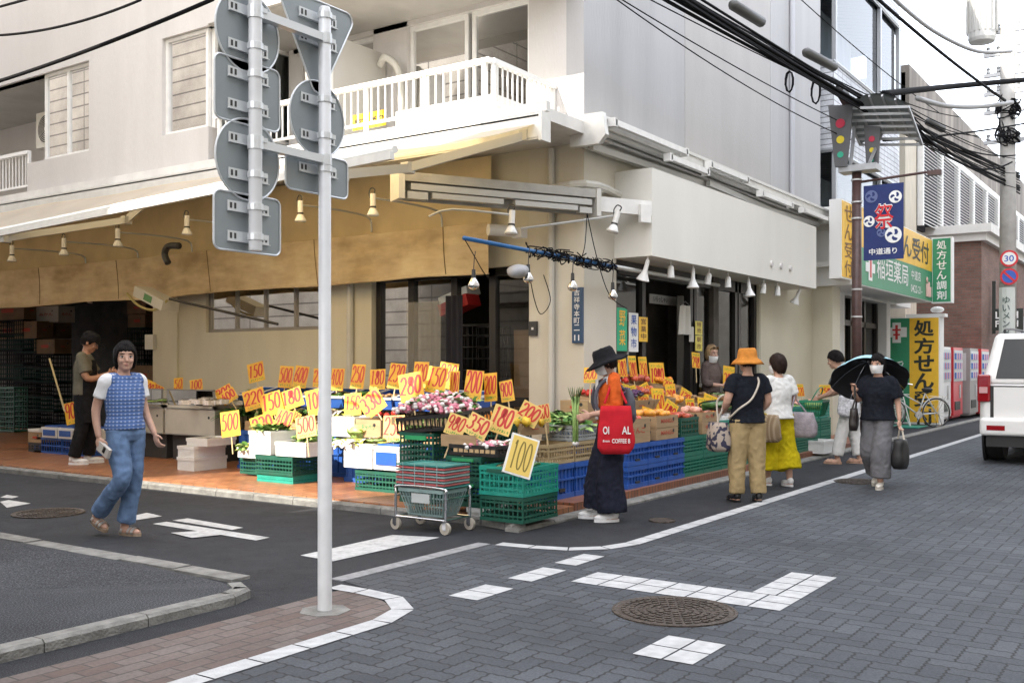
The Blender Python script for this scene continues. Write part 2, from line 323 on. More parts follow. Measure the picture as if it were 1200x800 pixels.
# the side of the lane where the photographer's corner is: raised asphalt walk with a rounded kerb
def kerb_line(name, pts, wd, h, z0=-.05, step=.6):
    g = MB(); P = [Vector((*p, 0)) for p in pts]
    for a, b in zip(P, P[1:]):
        L = (b - a).length; n = max(1, round(L / step)); t = (b - a).normalized(); m = Vector((-t.y, t.x, 0))
        for k in range(n):
            p, q = a + t * (L * k / n + .004), a + t * (L * (k + 1) / n - .004); c = .018
            g.rings([[s + Vector((0, 0, z0)), s + Vector((0, 0, h - c)), s + m * c + Vector((0, 0, h)), s + m * wd + Vector((0, 0, h)), s + m * wd + Vector((0, 0, z0))] for s in (p, q)])
    return struct(name, g, KERB)
kerb_line('corner_kerb', [(-20, 4.68), (4.02, 4.74), (4.2, 4.81), (4.29, 4.98)], .1, .065)
g = MB().add([(-20, 4.77, .058), (4.0, 4.83, .058), (4.16, 4.93, .058), (4.3, 5.2, .03), (4.42, 6.2, .016), (4.42, 30, .016), (-20, 30, .058)], [(0, 1, 2, 6), (2, 3, 4, 5, 6)]); struct('corner_pavement', g, a2.m)
g = MB()
for k in range(40): g.bx(4.42 + .01 * math.sin(k * 2.3), 4.58, 5.25 + k * .62, 5.25 + k * .62 + .6, -.02, .02 + .004 * math.sin(k * 1.7))
struct('gutter_stones', g, KERB)
IRON = mat('cast_iron', (.075, .06, .05), .55, .6, var=.4, vs=30, bump=.8, bs=45)
def manhole(name, c, r, label):
    g = MB(); z0 = .012
    g.lathe([(r, -.02), (r, z0), (r * .96, z0 + .003), (r * .93, z0 - .002), (0.001, z0 - .002)], c, 40)
    if r > .2:
        for q in range(1, 7):
            n = 6 * q
            for k in range(n):
                a = 2 * math.pi * (k + .5 * (q % 2)) / n; d = r * .9 * q / 6.6; g.box((c[0] + d * math.cos(a), c[1] + d * math.sin(a), z0), (r * .07, r * .1, .008), Matrix.Rotation(a, 3, 'Z'))
    return solo(name, g, IRON, label, 'manhole cover')
manhole('manhole_cover', (5.34, 2.51, 0), .36, 'large round iron manhole cover set in the grey paved crossing')
manhole('manhole_cover', (5.5, 9.17, 0), .33, 'round iron manhole cover in the asphalt lane behind the walking young woman')
manhole('manhole_cover', (8.4, 4.07, 0), .12, 'small round cover in the walkway in front of the shopper in the black hat')
manhole('manhole_cover', (12.6, 3.45, 0), .3, 'round cover on the white line under the woman with the umbrella')
# shop forecourt
kerb_line('shop_kerb', [(7.27, 40), (7.27, 5.3), (7.2, 5.0), (7.12, 4.86)], .13, .07)
kerb_line('shop_kerb', [(7.12, 4.8), (40, 4.8)], .14, .035)
g = MB(); g.bx(7.37, 12, 4.95, 60, -.05, .085); struct('forecourt_floor', g, TILE)
g = MB(); g.bx(8.3, 19.8, 4.945, 6.9, .0, .11); struct('raised_floor', g, [STEP])
g = MB(); g.bx(10.4, 20, 6.0, 12, .086, .19); struct('shop_floor', g, mat('concrete_floor', (.22, .21, .2), .6, var=.2, vs=5))
# ---------------------------------------------------------------- the corner building
WALL = mat('stucco', (.57, .545, .52), .85, var=.05, vs=1.6, bump=.4, bs=60, dirt=.38, dcol=(.36, .33, .3), stretch=(1, 1, .14))
WALLG = mat('stucco_cool', (.4, .395, .395), .8, var=.05, vs=2.2, bump=.35, bs=70, dirt=.4, dcol=(.24, .24, .24), stretch=(1, 1, .1))
CREAM = mat('cream_wall', (.6, .56, .44), .75, var=.08, vs=1.6, bump=.2, bs=60, dirt=.25, dcol=(.36, .31, .2), stretch=(1, 1, .3))
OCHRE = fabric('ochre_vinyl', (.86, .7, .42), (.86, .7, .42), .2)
WHITEM = mat('white_aluminium', (.74, .73, .7), .4, .0, var=.06, vs=8, dirt=.15, dcol=(.35, .33, .3))
DARKF = mat('bronze_aluminium', (.035, .032, .03), .4, .5)
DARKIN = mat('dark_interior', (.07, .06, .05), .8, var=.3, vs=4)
GLS = glass('window_glass', (.8, .83, .84), .01)
GLSD = glass('dark_glass', (.45, .46, .47), .01)
CURT = mat('pale_curtain', (.5, .5, .48), .9, var=.15, vs=3, stretch=(6, 6, .2))
PVC = mat('pvc_pipe', (.56, .54, .48), .5, dirt=.2)
UB, UW, VR, UE, VB = 9.17, 10.6, 6.18, 11.37, 5.65
Z2, ZC = 4.28, 6.15
shop = thing('corner_building', 'white two tone stucco corner building with balconies over an open greengrocer shop', 'building', (UW, VR, 0))
pw = lambda n, g, m, **k: part(shop, n, g, m, world=True, **k)
g = MB()      # upper walls
g.bx(UW, 19.8, VR, VR + .25, Z2, 14); pw('street_wall', g, WALLG); g = MB(); g.bx(13.5, 17.0, VR - .008, VR, Z2, 14); pw('wall_panel', g, mat('stucco_warm', (.415, .4, .385), .8, var=.06, vs=1.5, bump=.3, bs=70, dirt=.25, dcol=(.26, .245, .23), stretch=(1, 1, .2))); g = MB(); g.bx(17.0, 19.79, VR - .014, VR, Z2, 14); pw('wall_panel', g, WALLG)
g = MB(); g.bx(UW, UW + .2, VR + .25, 6.98, Z2, 14); g.bx(UW, UW + .2, 6.98, 11.2, ZC - .07, ZC + .2); g.bx(UW, UW + .2, 8.98, 9.6, Z2, ZC); g.bx(UW, UW + .2, 11.0, 11.3, Z2, ZC); g.bx(UW + .3, UW + .5, 11.3, 40, Z2, 14); pw('recessed_wall', g, WALL)
g = MB(); g.bx(UB, UB + .18, 11.37, 15.9, Z2, 4.75); g.bx(UB, UB + .18, 12.39, 14.19, 4.75, ZC); g.bx(UB, UB + .18, 11.37, 40, ZC, 14); g.bx(UB - .012, UB + .18, 6.2, 11.37, ZC + .02, 14)
g.bx(UB + .18, UB + 1.6, 15.8, 15.9, Z2, 4.75); pw('lane_wall', g, WALL)
g = MB(); g.bx(UB + .05, 19, 6.2, 40, ZC, ZC + .12); pw('balcony_ceiling', g, mat('soffit', (.42, .4, .37), .85, var=.1, vs=2))
g = MB(); g.bx(UB, UW + .3, 5.95, 40, 4.14, Z2); g.bx(UB - .05, UB + .02, 5.78, 40, 4.16, 4.27); g.bx(UW + .3, 19.8, VR, 20, 4.14, Z2); g.bx(10.3, 19.8, VR - .06, VR, 4.2, Z2); pw('floor_slab', g, mat('slab_paint', (.66, .64, .6), .7, var=.1, vs=3, dirt=.4, dcol=(.3, .27, .24)))
# ground floor walls
g = MB(); g.bx(UW, UW + .2, 13.2, 13.87, .09, 4.14); g.bx(UW, UW + .2, 9.64, 13.2, .09, 1.96); g.bx(UW, UW + .2, 9.64, 10.56, 1.96, 4.14); g.bx(UW, UW + .2, 10.56, 13.2, 2.75, 4.14); g.bx(UW, UW + .2, 6.98, 9.64, 2.7, 4.14); g.bx(UW, UW + .2, 14.5, 40, 3.0, 4.14); pw('ground_wall', g, CREAM)
g = MB(); g.bx(UW - .05, UW + .3, 13.87, 14.5, .09, 4.14); pw('pillar', g, CREAM)
g = MB(); g.bx(UW, UE + .05, VR, 6.98, .09, 4.14); pw('pillar', g, mat('pillar_paint', (.6, .56, .47), .75, var=.06, vs=1.5, bump=.15, dirt=.2, dcol=(.4, .36, .28)))
g = MB(); g.bx(UE + .05, 19.8, VR, VR + .2, 2.8, 4.14); g.bx(16.5, 19.8, VR, VR + .2, .1, 2.8); g.bx(19.3, 19.78, VR - .4, VR, .1, 3.9); pw('front_wall', g, CREAM)
g = MB(); g.bx(UE, 17.9, VB, VR, 2.8, 3.9); pw('fascia_band', g, mat('band_paint', (.7, .68, .62), .7, var=.04, vs=1.2, bump=.12, dirt=.18, dcol=(.42, .38, .32), stretch=(1, 1, .3)))
g = MB()
for u in (15.6, 16.05, 16.5): g.cyl((u, VB - .03, 3.05), (u, VB, 3.05), .045, .05, 10)
pw('round_vent', g, WALL)
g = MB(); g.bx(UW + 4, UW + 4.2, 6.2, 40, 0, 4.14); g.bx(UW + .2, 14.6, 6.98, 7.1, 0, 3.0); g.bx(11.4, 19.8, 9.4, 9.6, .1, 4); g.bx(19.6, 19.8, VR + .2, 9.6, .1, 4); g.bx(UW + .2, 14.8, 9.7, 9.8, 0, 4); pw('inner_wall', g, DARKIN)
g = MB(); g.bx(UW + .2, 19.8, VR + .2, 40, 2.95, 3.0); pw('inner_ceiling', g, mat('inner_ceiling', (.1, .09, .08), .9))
g = MB(); g.bx(UW, 19.8, VR, 40, 14, 14.3); pw('roof', g, WALLG)
# pipes
g = MB(); g.tube([(UW - .05, 6.62, .1), (UW - .05, 6.62, 3.0), (UW - .05, 6.62, 4.1)], .045, 8); pw('downpipe', g, PVC)
g = MB(); g.tube(cat_rom([(UW - .02, 7.2, 3.55), (UW - .06, 7.0, 3.58), (UW - .06, VR - .06, 3.62), (UE, VR - .06, 3.6), (UE + .35, VR - .06, 3.55)], 4), .05, 8); pw('conduit', g, PVC)
g = MB(); g.tube([(18.0, VR - .06, Z2), (18.0, VR - .06, 14)], .05, 8); pw('downpipe', g, mat('grey_pipe', (.42, .42, .44), .5))
g = MB(); g.tube([(UW - .05, 10.0, .1), (UW - .05, 10.0, 2.6)], .05, 8); pw('downpipe', g, PVC)
g = MB(); g.bx(UW - .04, UW - .003, 14.0, 14.35, .1, 2.6); g.bx(UW - .12, UW - .05, 14.4, 14.62, 1.7, 1.95); pw('cable_duct', g, PVC)
# windows: frame (part) > pane, curtain (sub-parts)
def window(parent, axis, at_, a0, a1, z0, z1, n=2, fr=.05, dp=.07, fm=None, gm=None, mid=None, curtain=None, backing=.5, skip=(), world=True):
    fm = fm or WHITEM; gm = gm or GLS; g = MB()
    def B(a, b, c, d, o0=0., o1=dp):
        if axis == 'u': g.bx(at_ + o0, at_ + o1, a, b, c, d)
        else: g.bx(a, b, at_ + o0, at_ + o1, c, d)
    B(a0, a1, z0, z0 + fr); B(a0, a1, z1 - fr, z1)
    for k in range(n + 1):
        c = a0 + (a1 - a0) * k / n; c0 = c - fr / 2 if 0 < k < n else (c if k == 0 else c - fr); B(c0, c0 + fr, z0 + fr, z1 - fr, .002, dp - .002)
    if mid: B(a0 + fr, a1 - fr, z0 + (z1 - z0) * mid - .015, z0 + (z1 - z0) * mid + .015, .02, .045)
    o = part(parent, 'window', g, fm, world=world); pg = MB()
    if axis == 'u': pg.quad((at_ + .03, a0, z0), (at_ + .03, a1, z0), (at_ + .03, a1, z1), (at_ + .03, a0, z1))
    else: pg.quad((a0, at_ + .03, z0), (a1, at_ + .03, z0), (a1, at_ + .03, z1), (a0, at_ + .03, z1))
    part(o, 'pane', pg, gm)
    if curtain:
        cg = MB(); N = 40
        def P(i, j):
            a = a0 + (a1 - a0) * i; wv = .02 * math.sin(i * 55); zz = z0 + (z1 - z0) * j
            return (at_ + .16 + wv, a, zz) if axis == 'u' else (a, at_ + .16 + wv, zz)
        cg.sheet(P, N, 1); part(o, 'curtain', cg, curtain)
    return o
window(shop, 'u', UB + .06, 11.45, 12.39, 4.75, ZC, 1, .05, curtain=CURT)
window(shop, 'u', UB + .06, 14.19, 15.5, 4.75, ZC, 2, .05, curtain=CURT)
window(shop, 'v', 11.37, UB + .12, UW + .25, 4.75, ZC, 2, .05, curtain=CURT)
DW = glass('door_glass', (.35, .35, .36), .01)
window(shop, 'u', UW + .06, 6.98, 7.92, Z2, ZC - .07, 1, .06, gm=DW); window(shop, 'u', UW + .06, 7.98, 8.98, Z2, ZC - .07, 1, .06, gm=DW)
window(shop, 'u', UW + .06, 9.6, 11.0, Z2, ZC - .07, 2, .06, gm=DW)
window(shop, 'u', UW + .05, 10.56, 13.2, 1.96, 2.75, 4, .05, fm=mat('grey_aluminium', (.3, .28, .25), .4, .3), gm=GLSD)
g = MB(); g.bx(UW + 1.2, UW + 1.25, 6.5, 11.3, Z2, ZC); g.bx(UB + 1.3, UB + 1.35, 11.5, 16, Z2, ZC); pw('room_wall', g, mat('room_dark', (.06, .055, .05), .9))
g = MB(); g.bx(UW + .04, UW + .1, 10.45, 13.3, 1.9, 1.958); pw('window_sill', g, CREAM)
# lane side shop door: dark frames, glass, heavy plastic strips
g = MB()
for v in (9.6, 9.0, 8.25, 7.62, 6.99): g.bx(UW + .1, UW + .2, v - .05, v + .05, .09, 2.7)
g.bx(UW + .1, UW + .2, 6.98, 9.64, 2.6, 2.7); g.bx(UW + .12, UW + .18, 6.99, 7.62, .9, 1.02); g.bx(UW + .12, UW + .18, 8.25, 9.6, .09, .3)
dr = pw('shop_door', g, DARKF); g = MB()
g.quad((UW + .15, 8.25, .09), (UW + .15, 9.6, .09), (UW + .15, 9.6, 2.6), (UW + .15, 8.25, 2.6)); g.quad((UW + .15, 6.99, .09), (UW + .15, 7.62, .09), (UW + .15, 7.62, 2.6), (UW + .15, 6.99, 2.6)); part(dr, 'pane', g, GLS)
g = MB(); g.sheet(lambda i, j: (UW + .07 + .018 * math.sin(i * 40), 8.45 + .62 * i, .5 + 1.8 * j), 50, 1); part(dr, 'strip_curtain', g, mat('clear_vinyl', (.55, .52, .46), .15, alpha=.35, spec=.8), True)
g = MB(); g.bx(UW + .5, UW + .55, 7.1, 7.55, .6, 1.9); pw('inner_board', g, mat('kraft_board', (.26, .17, .1), .8, var=.2, vs=4))
# street front: dark frames, panes, open middle bay
g = MB()
for u in (11.47, 12.3, 13.85, 14.0, 15.6, 15.75, 16.45): g.bx(u - .05, u + .05, VR + .05, VR + .15, .1, 2.8)
g.bx(11.42, 16.5, VR + .05, VR + .15, 2.62, 2.8); fr = pw('shop_front', g, DARKF); g = MB()
for a, b in ((11.47, 12.3), (14.0, 15.6), (15.75, 16.45)): g.quad((a, VR + .1, .1), (b, VR + .1, .1), (b, VR + .1, 2.62), (a, VR + .1, 2.62))
part(fr, 'pane', g, GLS)
g = MB(); g.sheet(lambda i, j: (14.1 + 1.1 * i, VR + .4 + .03 * math.sin(i * 34), .4 + 2.1 * j), 60, 1); part(fr, 'curtain', g, mat('grey_curtain', (.3, .28, .25), .9, var=.1, vs=3))
g = MB(); g.bx(16.52, 19.3, VR - .012, VR - .003, .2, 2.78); pw('front_panel', g, mat('panel_paint', (.56, .52, .4), .6, var=.05, vs=1.5))
# balcony railing: rail (part of the building) with each baluster panel as sub-part
WRAIL = mat('white_railing', (.8, .79, .76), .45, dirt=.12, dcol=(.4, .38, .34))
def railing(p0, p1, z0, z1, n, posts):
    p0, p1 = Vector(p0), Vector(p1); g = MB(); up = Vector((0, 0, 1)); g.beam(p0 + up * z1, p1 + up * z1, .07, .055); g.beam(p0 + up * (z0 + .12), p1 + up * (z0 + .12), .04, .03)
    for k in range(1, n): q = p0.lerp(p1, k / n); g.beam(q + up * (z0 + .13), q + up * (z1 - .024), .016, .016)
    for t in posts: q = p0.lerp(p1, t); g.beam(q + up * z0, q + up * (z1 - .027), .045, .045)
    return pw('balcony_railing', g, WRAIL)
railing((UB + .06, 11.3, 0), (UB + .06, 6.6, 0), Z2, 4.87, 42, (.02, .2, .4, .6, .8, .985)); railing((UB + .1, 6.6, 0), (UW - .01, 6.6, 0), Z2, 4.87, 13, (.02, .98))
railing((UB + .06, 22, 0), (UB + .06, 15.95, 0), Z2, 4.95, 60, (0, .25, .5, .75, 1))
g = MB(); g.bx(UB + .3, UW - .03, 9.35, 9.39, Z2 + .05, 5.75); pw('balcony_partition', g, mat('partition', (.52, .5, .46), .6, var=.05, vs=2))
g = MB(); g.bx(UB + .32, UB + .36, 9.33, 9.41, Z2, 5.77); pw('partition_post', g, WRAIL)
g = MB(); g.tube(cat_rom([(UW - .2, 9.3, 5.55), (UW - .25, 9.15, 5.62), (UW - .15, 9.02, 5.45), (UW - .1, 9.0, 5.0), (UW - .12, 9.05, Z2)], 6), .05, 8); pw('drain_hose', g, PVC, smooth=True)
# things on the balconies
def aircon(loc, label):
    t = thing('air_conditioner', label, 'air conditioner', loc); g = MB(); g.bx(0, .3, -.4, .4, 0, .6); part(t, 'casing', g, mat('aircon_case', (.55, .52, .45), .5, var=.05))
    g = MB(); g.cyl((-.012, .08, .3), (-.002, .08, .3), .24, .24, 24); part(t, 'fan_grille', g, mat('grille_dark', (.07, .065, .06), .6))
    g = MB()
    for k in range(7): g.add([], []); r = .04 + k * .033; g.tube([(-.02, .08 + r * math.cos(a * math.pi / 12), .3 + r * math.sin(a * math.pi / 12)) for a in range(25)], .004, 4)
    g.cyl((-.025, .08, .3), (-.015, .08, .3), .035, .035, 12); part(t, 'guard', g, mat('aircon_case', (.5, .5, .5))); return t
aircon((UB + .75, 9.85, 4.9), 'beige outdoor air conditioner unit behind the signs at the balcony partition'); aircon((UB + .5, 16.1, 5.15), 'beige outdoor air conditioner high in the recess at the end of the lane side wall')
g = MB(); g.bx(0, .006, -.28, .28, -.1, .1); y = MB(); s = thing('notice_board', 'yellow and black notice tied behind the balcony railing', 'notice', (UB + .3, 8.65, 4.52)); part(s, 'board', g, mat('notice_yellow', (.75, .5, .02), .6))
g = MB(); write(g, '空室あり', (-.004, .24, -.05), (0, -1, 0), (0, 0, 1), .48, .1, .02); part(s, 'lettering', g, mat('ink_black', (.02, .02, .02), .6))
g = MB(); g.bx(-.25, .35, -.75, .75, 0, .3); solo('white_sheet', g, mat('white_cloth', (.7, .7, .68), .9), 'white cloth draped low behind the corner of the balcony railing', 'cloth', (UB + .6, 7.5, Z2))
# ================================================================ NEIGHBOURING BUILDINGS
def plain_building(label, x0, x1, y0, y1, h, m, wins, floors=3, name='street_building'):
    t = thing(name, label, 'building', ((x0 + x1) / 2, (y0 + y1) / 2, 0)); g = MB().bx(x0, x1, y0, y1, -.1, h); part(t, 'wall', g, m, world=True)
    g = MB().bx(x0 - .1, x1 + .1, y0 - .1, y1 + .1, h, h + .25); part(t, 'roof', g, m, world=True)
    for side, a0, a1, c in wins:
        n = max(1, int((a1 - a0) / 3))
        for fl in range(floors):
            for k in range(n):
                a = a0 + (a1 - a0) * (k + .2) / n; b = a0 + (a1 - a0) * (k + .8) / n; z0 = 1.0 + fl * 3
                if z0 + 1.6 < h: window(t, side, c, a, b, z0, z0 + 1.5, 2, .06, .08, gm=mat('night_glass', (.08, .1, .12), .05, spec=.9))
    return t
plain_building('pale grey building across the paved street behind the camera', -2.4, 45, -14, -2.45, 10, mat('opposite_wall', (.5, .48, .44), .85, var=.06), [('v', -2, 30, -2.44)], 3)
plain_building('long grey building further along the paved street behind the camera', -30, -2.5, -14, -2.45, 10, mat('opposite_wall', (.4, .4, .4)), [('v', -26, -3, -2.44)], 3)
LSID = brickmat('lane_siding', 3., .3, (.5, .46, .4), (.52, .48, .42), (.2, .18, .16), 'xz', .02, .8, offset=.0)
plain_building('unseen narrow tall building added at the near lane corner to shade the street', -32, 3.4, 6.9, 8.45, 22, mat('corner_wall', (.5, .47, .42), .85, var=.06), [('v', -9, 3, 6.89)], 6)  # unseen mass placed so the street falls in its shade
plain_building('unseen low cream annex added across the narrow lane to shade its asphalt', -10, 3.4, 8.65, 13.25, 2.8, LSID, [], 1)  # unseen; height chosen so sun clears it onto the tiles, not the lane
plain_building('unseen cream building with horizontal siding across the narrow lane, shaped to shade the wall', -1.0, 3.4, 13.3, 40, 12.5, LSID, [], 3)  # unseen; depth and corner shaped to place the shadow edge on the lane wall
# ---------------------------------------------------------------- pharmacy building with rounded window bays
MIRG = glass('bay_glass', (.5, .55, .58), .02); BAYIN = mat('bay_inside', (.5, .5, .5), .8, var=.3, vs=1.4, stretch=(1, 1, .3))
TILEW = brickmat('grey_wall_tile', .3, .11, (.42, .43, .45), (.47, .48, .5), (.16, .16, .17), 'xz', .012, .5, offset=0.)
ph = thing('pharmacy_building', 'tiled building with curved glass corner bays above the pharmacy', 'building', (23, 6, 0))
pp = lambda n, g, m, **k: part(ph, n, g, m, world=True, **k)
def rounded(u0, u1, v0, v1, r, n=8): return [(u0, v1), (u0, v0)] + [(u1 - r + r * math.sin(math.pi / 2 * k / n), v0 + r - r * math.cos(math.pi / 2 * k / n)) for k in range(n + 1)] + [(u1, v1)]
def slab(poly, z0, z1): return MB().prism(poly, (0, 0, z0), (1, 0, 0), (0, 1, 0), (0, 0, 1), z1 - z0)
O = rounded(20.1, 27.0, 6.0, 12, 1.8); I = rounded(20.3, 26.8, 6.25, 12, 1.7)
pp('tile_wall', slab(O, 5.75, 7.45), TILEW); pp('upper_wall', slab(O, 9.6, 13), TILEW); pp('bay_window', slab(rounded(20.15, 26.92, 6.06, 12, 1.76), 7.45, 9.6), MIRG, smooth=False)
pp('bay_window', slab(rounded(20.15, 26.92, 6.06, 12, 1.76), 4.35, 5.75), MIRG); pp('inner_core', slab(rounded(21.0, 26.0, 7.2, 11, .5), 4.2, 9.6), BAYIN)
g = MB()
for z in (4.35, 5.72, 7.47, 9.58): g.tube([(a, b, z) for a, b in O], .05, 6)
for u in (20.2, 23.6, 25.3): g.bx(u - .05, u + .05, 5.97, 6.05, 4.35, 5.75); g.bx(u - .05, u + .05, 5.97, 6.05, 7.45, 9.6)
for k in (4, 7): a, b = O[k]; g.cyl((a, b, 4.35), (a, b, 5.75), .06, .06, 8); g.cyl((a, b, 7.45), (a, b, 9.6), .06, .06, 8)
pp('window_frame', g, mat('steel_grey', (.3, .31, .32), .4, .6))
WHT = mat('white_wall', (.62, .61, .58), .75, var=.06, vs=2, dirt=.2)
g = MB(); g.bx(20.0, 21.2, 6.1, 12, 0, 4.35); g.bx(24.6, 24.95, 6.1, 12, 0, 4.35); g.bx(24.95, 27.0, 7.6, 12, 0, 4.35); g.bx(24.95, 27.0, 6.1, 7.6, 2.9, 4.35); g.bx(21.2, 24.6, 6.1, 12, 2.9, 4.35); g.bx(21.2, 24.6, 8.5, 8.7, 0, 2.9); pp('ground_wall', g, WHT)
g = MB()
for u in (21.25, 22.4, 23.5, 24.55): g.bx(u - .06, u + .06, 6.3, 6.4, .1, 2.9)
g.bx(21.2, 24.6, 6.3, 6.4, 2.3, 2.42); o = pp('entrance', g, DARKF); g = MB(); g.quad((21.2, 6.36, .1), (24.6, 6.36, .1), (24.6, 6.36, 2.9), (21.2, 6.36, 2.9)); part(o, 'pane', g, GLSD)
g = MB(); g.bx(22.0, 24.4, 7.2, 7.7, .1, 1.1); pp('counter', g, WHT)
GRN = mat('sign_green', (.03, .25, .12), .45, var=.05); YEL = mat('sign_yellow', (.85, .5, .03), .45, var=.05); WLT = mat('sign_white', (.8, .8, .78), .5); INK = mat('sign_ink', (.02, .025, .02), .5); BRN = mat('sign_ink_brown', (.2, .09, .02), .5); REDI = mat('sign_red', (.55, .03, .03), .5)
def letters(parent, items, m, o, ex, ey, name='lettering'):      # items: (text, x, y, w, h, bold)
    g = MB(); o, ex, ey = Vector(o), Vector(ex), Vector(ey)
    for tx, x, y, ww, hh, b in items: write(g, tx, o + ex * x + ey * y, ex, ey, ww, hh, b)
    return part(parent, name, g, m, world=True)
U, W_, Z = (1, 0, 0), (0, -1, 0), (0, 0, 1)
s = thing('shop_sign', 'long yellow and green fascia sign over the pharmacy entrance', 'sign', (22.5, 5.6, 2.95)); ps = lambda n, g, m, **k: part(s, n, g, m, world=True, **k)
ps('casing', MB().bx(19.2, 25.6, 5.3, 6.1, 2.95, 4.45), WLT); ps('upper_panel', MB().bx(19.22, 25.58, 5.29, 5.3, 3.68, 4.43), YEL); ps('lower_panel', MB().bx(19.22, 25.58, 5.288, 5.3, 2.97, 3.67), GRN)
letters(s, [('処方せん受付', .9, .12, 5.1, .52, .012)], INK, (19.2, 5.283, 3.68), U, Z); letters(s, [('稲垣薬局', 1.35, .2, 2.6, .46, .006), ('中道店', 4.25, .38, .9, .22, .01), ('0422-21-', 4.2, .1, 1.1, .17, .008)], WLT, (19.2, 5.281, 2.97), U, Z)
g = MB(); g.bx(19.95, 20.2, 5.275, 5.285, 3.08, 3.58); g.bx(19.75, 20.4, 5.276, 5.286, 3.24, 3.42); ps('cross_emblem', g, WLT); g = MB(); g.bx(20.03, 20.12, 5.268, 5.274, 3.14, 3.5); ps('emblem', g, REDI)
g = MB(); g.tube([(24.95, 5.27, 3.05), (24.95, 5.27, 3.35)], .06, 8); g.ell((24.95, 5.27, 3.44), (.06, .02, .07)); g.tube([(25.15, 5.27, 3.05), (25.15, 5.27, 3.28)], .05, 8); g.ell((25.15, 5.27, 3.35), (.05, .02, .06)); ps('figure_emblem', g, mat('emblem_pink', (.7, .45, .4), .6))
s = thing('projecting_sign', 'green vertical sign with white characters at the end of the pharmacy fascia', 'sign', (25.8, 5.1, 2.93)); part(s, 'casing', MB().bx(25.65, 25.9, 4.86, 5.32, 2.93, 4.5), WLT, world=True); part(s, 'panel', MB().bx(25.64, 25.65, 4.89, 5.29, 2.96, 4.47), GRN, world=True)
g = MB(); write_v(g, '処方せん調剤', (25.633, 5.2, 4.42), W_, Z, .22, .24, .21, .015); part(s, 'lettering', g, WLT, world=True)
s = thing('projecting_sign', 'yellow lightbox sign with dark characters beside the brown lamp post', 'sign', (19.4, 5.5, 3.05)); part(s, 'casing', MB().bx(18.56, 20.3, 5.4, 5.62, 3.03, 4.48), WLT, world=True); part(s, 'panel', MB().bx(18.6, 20.26, 5.39, 5.4, 3.06, 4.45), YEL, world=True); part(s, 'bracket', MB().bx(19.0, 19.1, 5.62, 6.1, 3.3, 3.4).bx(19.0, 19.1, 5.62, 6.1, 4.1, 4.2), WLT, world=True)
g = MB(); write_v(g, 'せん受付', (18.72, 5.384, 4.4), U, Z, .52, .34, .3, .01); write_v(g, '調剤薬局', (19.55, 5.384, 4.4), U, Z, .5, .34, .3, .01); part(s, 'lettering', g, BRN, world=True)
# standing board: green with white cross, yellow with black characters
s = thing('sign_board', 'tall yellow and green standing sign board behind the bicycle', 'sign', (26.1, 5.8, 0)); q = lambda n, g, m: part(s, n, g, m, world=True)
vL, vM, vR = v_on(1036, 26), v_on(1066, 26), v_on(1101, 26)
q('casing', MB().bx(26.0, 26.45, vR - .01, vL + .01, .0, 2.62), WLT); q('green_panel', MB().bx(25.99, 26.0, vM, vL, .05, 2.6), GRN); q('yellow_panel', MB().bx(25.99, 26.0, vR + .02, vM, .05, 2.6), YEL)
g = MB(); write_v(g, '処方せん受付', (25.983, vM - .1, 2.55), W_, Z, (vM - vR) * .68, .43, .4, .03); q('lettering', g, INK)
g = MB(); c = (vL + vM) / 2; g.bx(25.98, 25.99, c - .1, c + .1, 2.0, 2.5); g.bx(25.981, 25.99, c - .24, c + .24, 2.14, 2.38); write_v(g, '稲垣薬局', (25.983, c + .17, 1.55), W_, Z, .34, .36, .33, .006); q('cross_emblem', g, WLT); q('emblem', MB().bx(25.975, 25.98, c - .03, c + .03, 2.08, 2.44).bx(25.976, 25.98, c - .1, c + .1, 2.3, 2.34).bx(25.976, 25.98, c - .08, c + .08, 2.18, 2.22), REDI)
g = MB(); g.bx(26.05, 26.4, vM - .8, vM + .1, 2.62, 2.7); g.ell((26.2, vM - .6, 2.8), (.1, .16, .08)); q('lamp', g, WLT)
# ---------------------------------------------------------------- brick building with louvred upper floor
BRICK = brickmat('red_brick', .24, .085, (.14, .074, .056), (.19, .1, .076), (.12, .1, .085), 'xz', .012, .85)
bb = thing('brick_building', 'red brown brick building with white louvred upper floor', 'building', (38, 9, 0)); pb = lambda n, g, m, **k: part(bb, n, g, m, world=True, **k)
g = MB(); g.bx(32, 60, 5.26, 14, 2.6, 5.08); g.bx(32, 36.5, 5.26, 14, 0, 2.6); pb('brick_wall', g, BRICK)
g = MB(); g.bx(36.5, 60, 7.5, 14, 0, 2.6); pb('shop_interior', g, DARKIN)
g = MB(); g.bx(31.85, 60, 5.11, 14, 5.08, 5.3); g.bx(31.7, 60, 4.96, 14, 5.3, 5.55); pb('cornice', g, WHT)
g = MB()
for k in range(10): g.bx(30 + k * 2.6, 30.12 + k * 2.6, 6.44, 6.6, 5.4, 8.0)
g.bx(29.9, 56, 6.46, 6.6, 7.9, 8.05); pb('louvre_frame', g, WHITEM)
g = MB()
for k in range(26): z = 5.5 + k * .095; g.add([(30, 6.46, z), (56, 6.46, z), (56, 6.56, z + .075), (30, 6.56, z + .075)], [(0, 1, 2, 3)]); g.add([(30, 6.46, z - .018), (56, 6.46, z - .018), (56, 6.46, z), (30, 6.46, z)], [(0, 1, 2, 3)])
pb('louvres', g, WHITEM); pb('louvre_backing', MB().bx(30, 56, 6.75, 6.85, 5.4, 8.0), mat('louvre_dark', (.06, .065, .08), .8))
g = MB(); g.bx(28.6, 29.9, 6.6, 14, 0, 9.4); pb('column', g, mat('beige_column', (.5, .45, .36), .8, var=.1, dirt=.35, dcol=(.25, .2, .14), stretch=(1, 1, .2)))
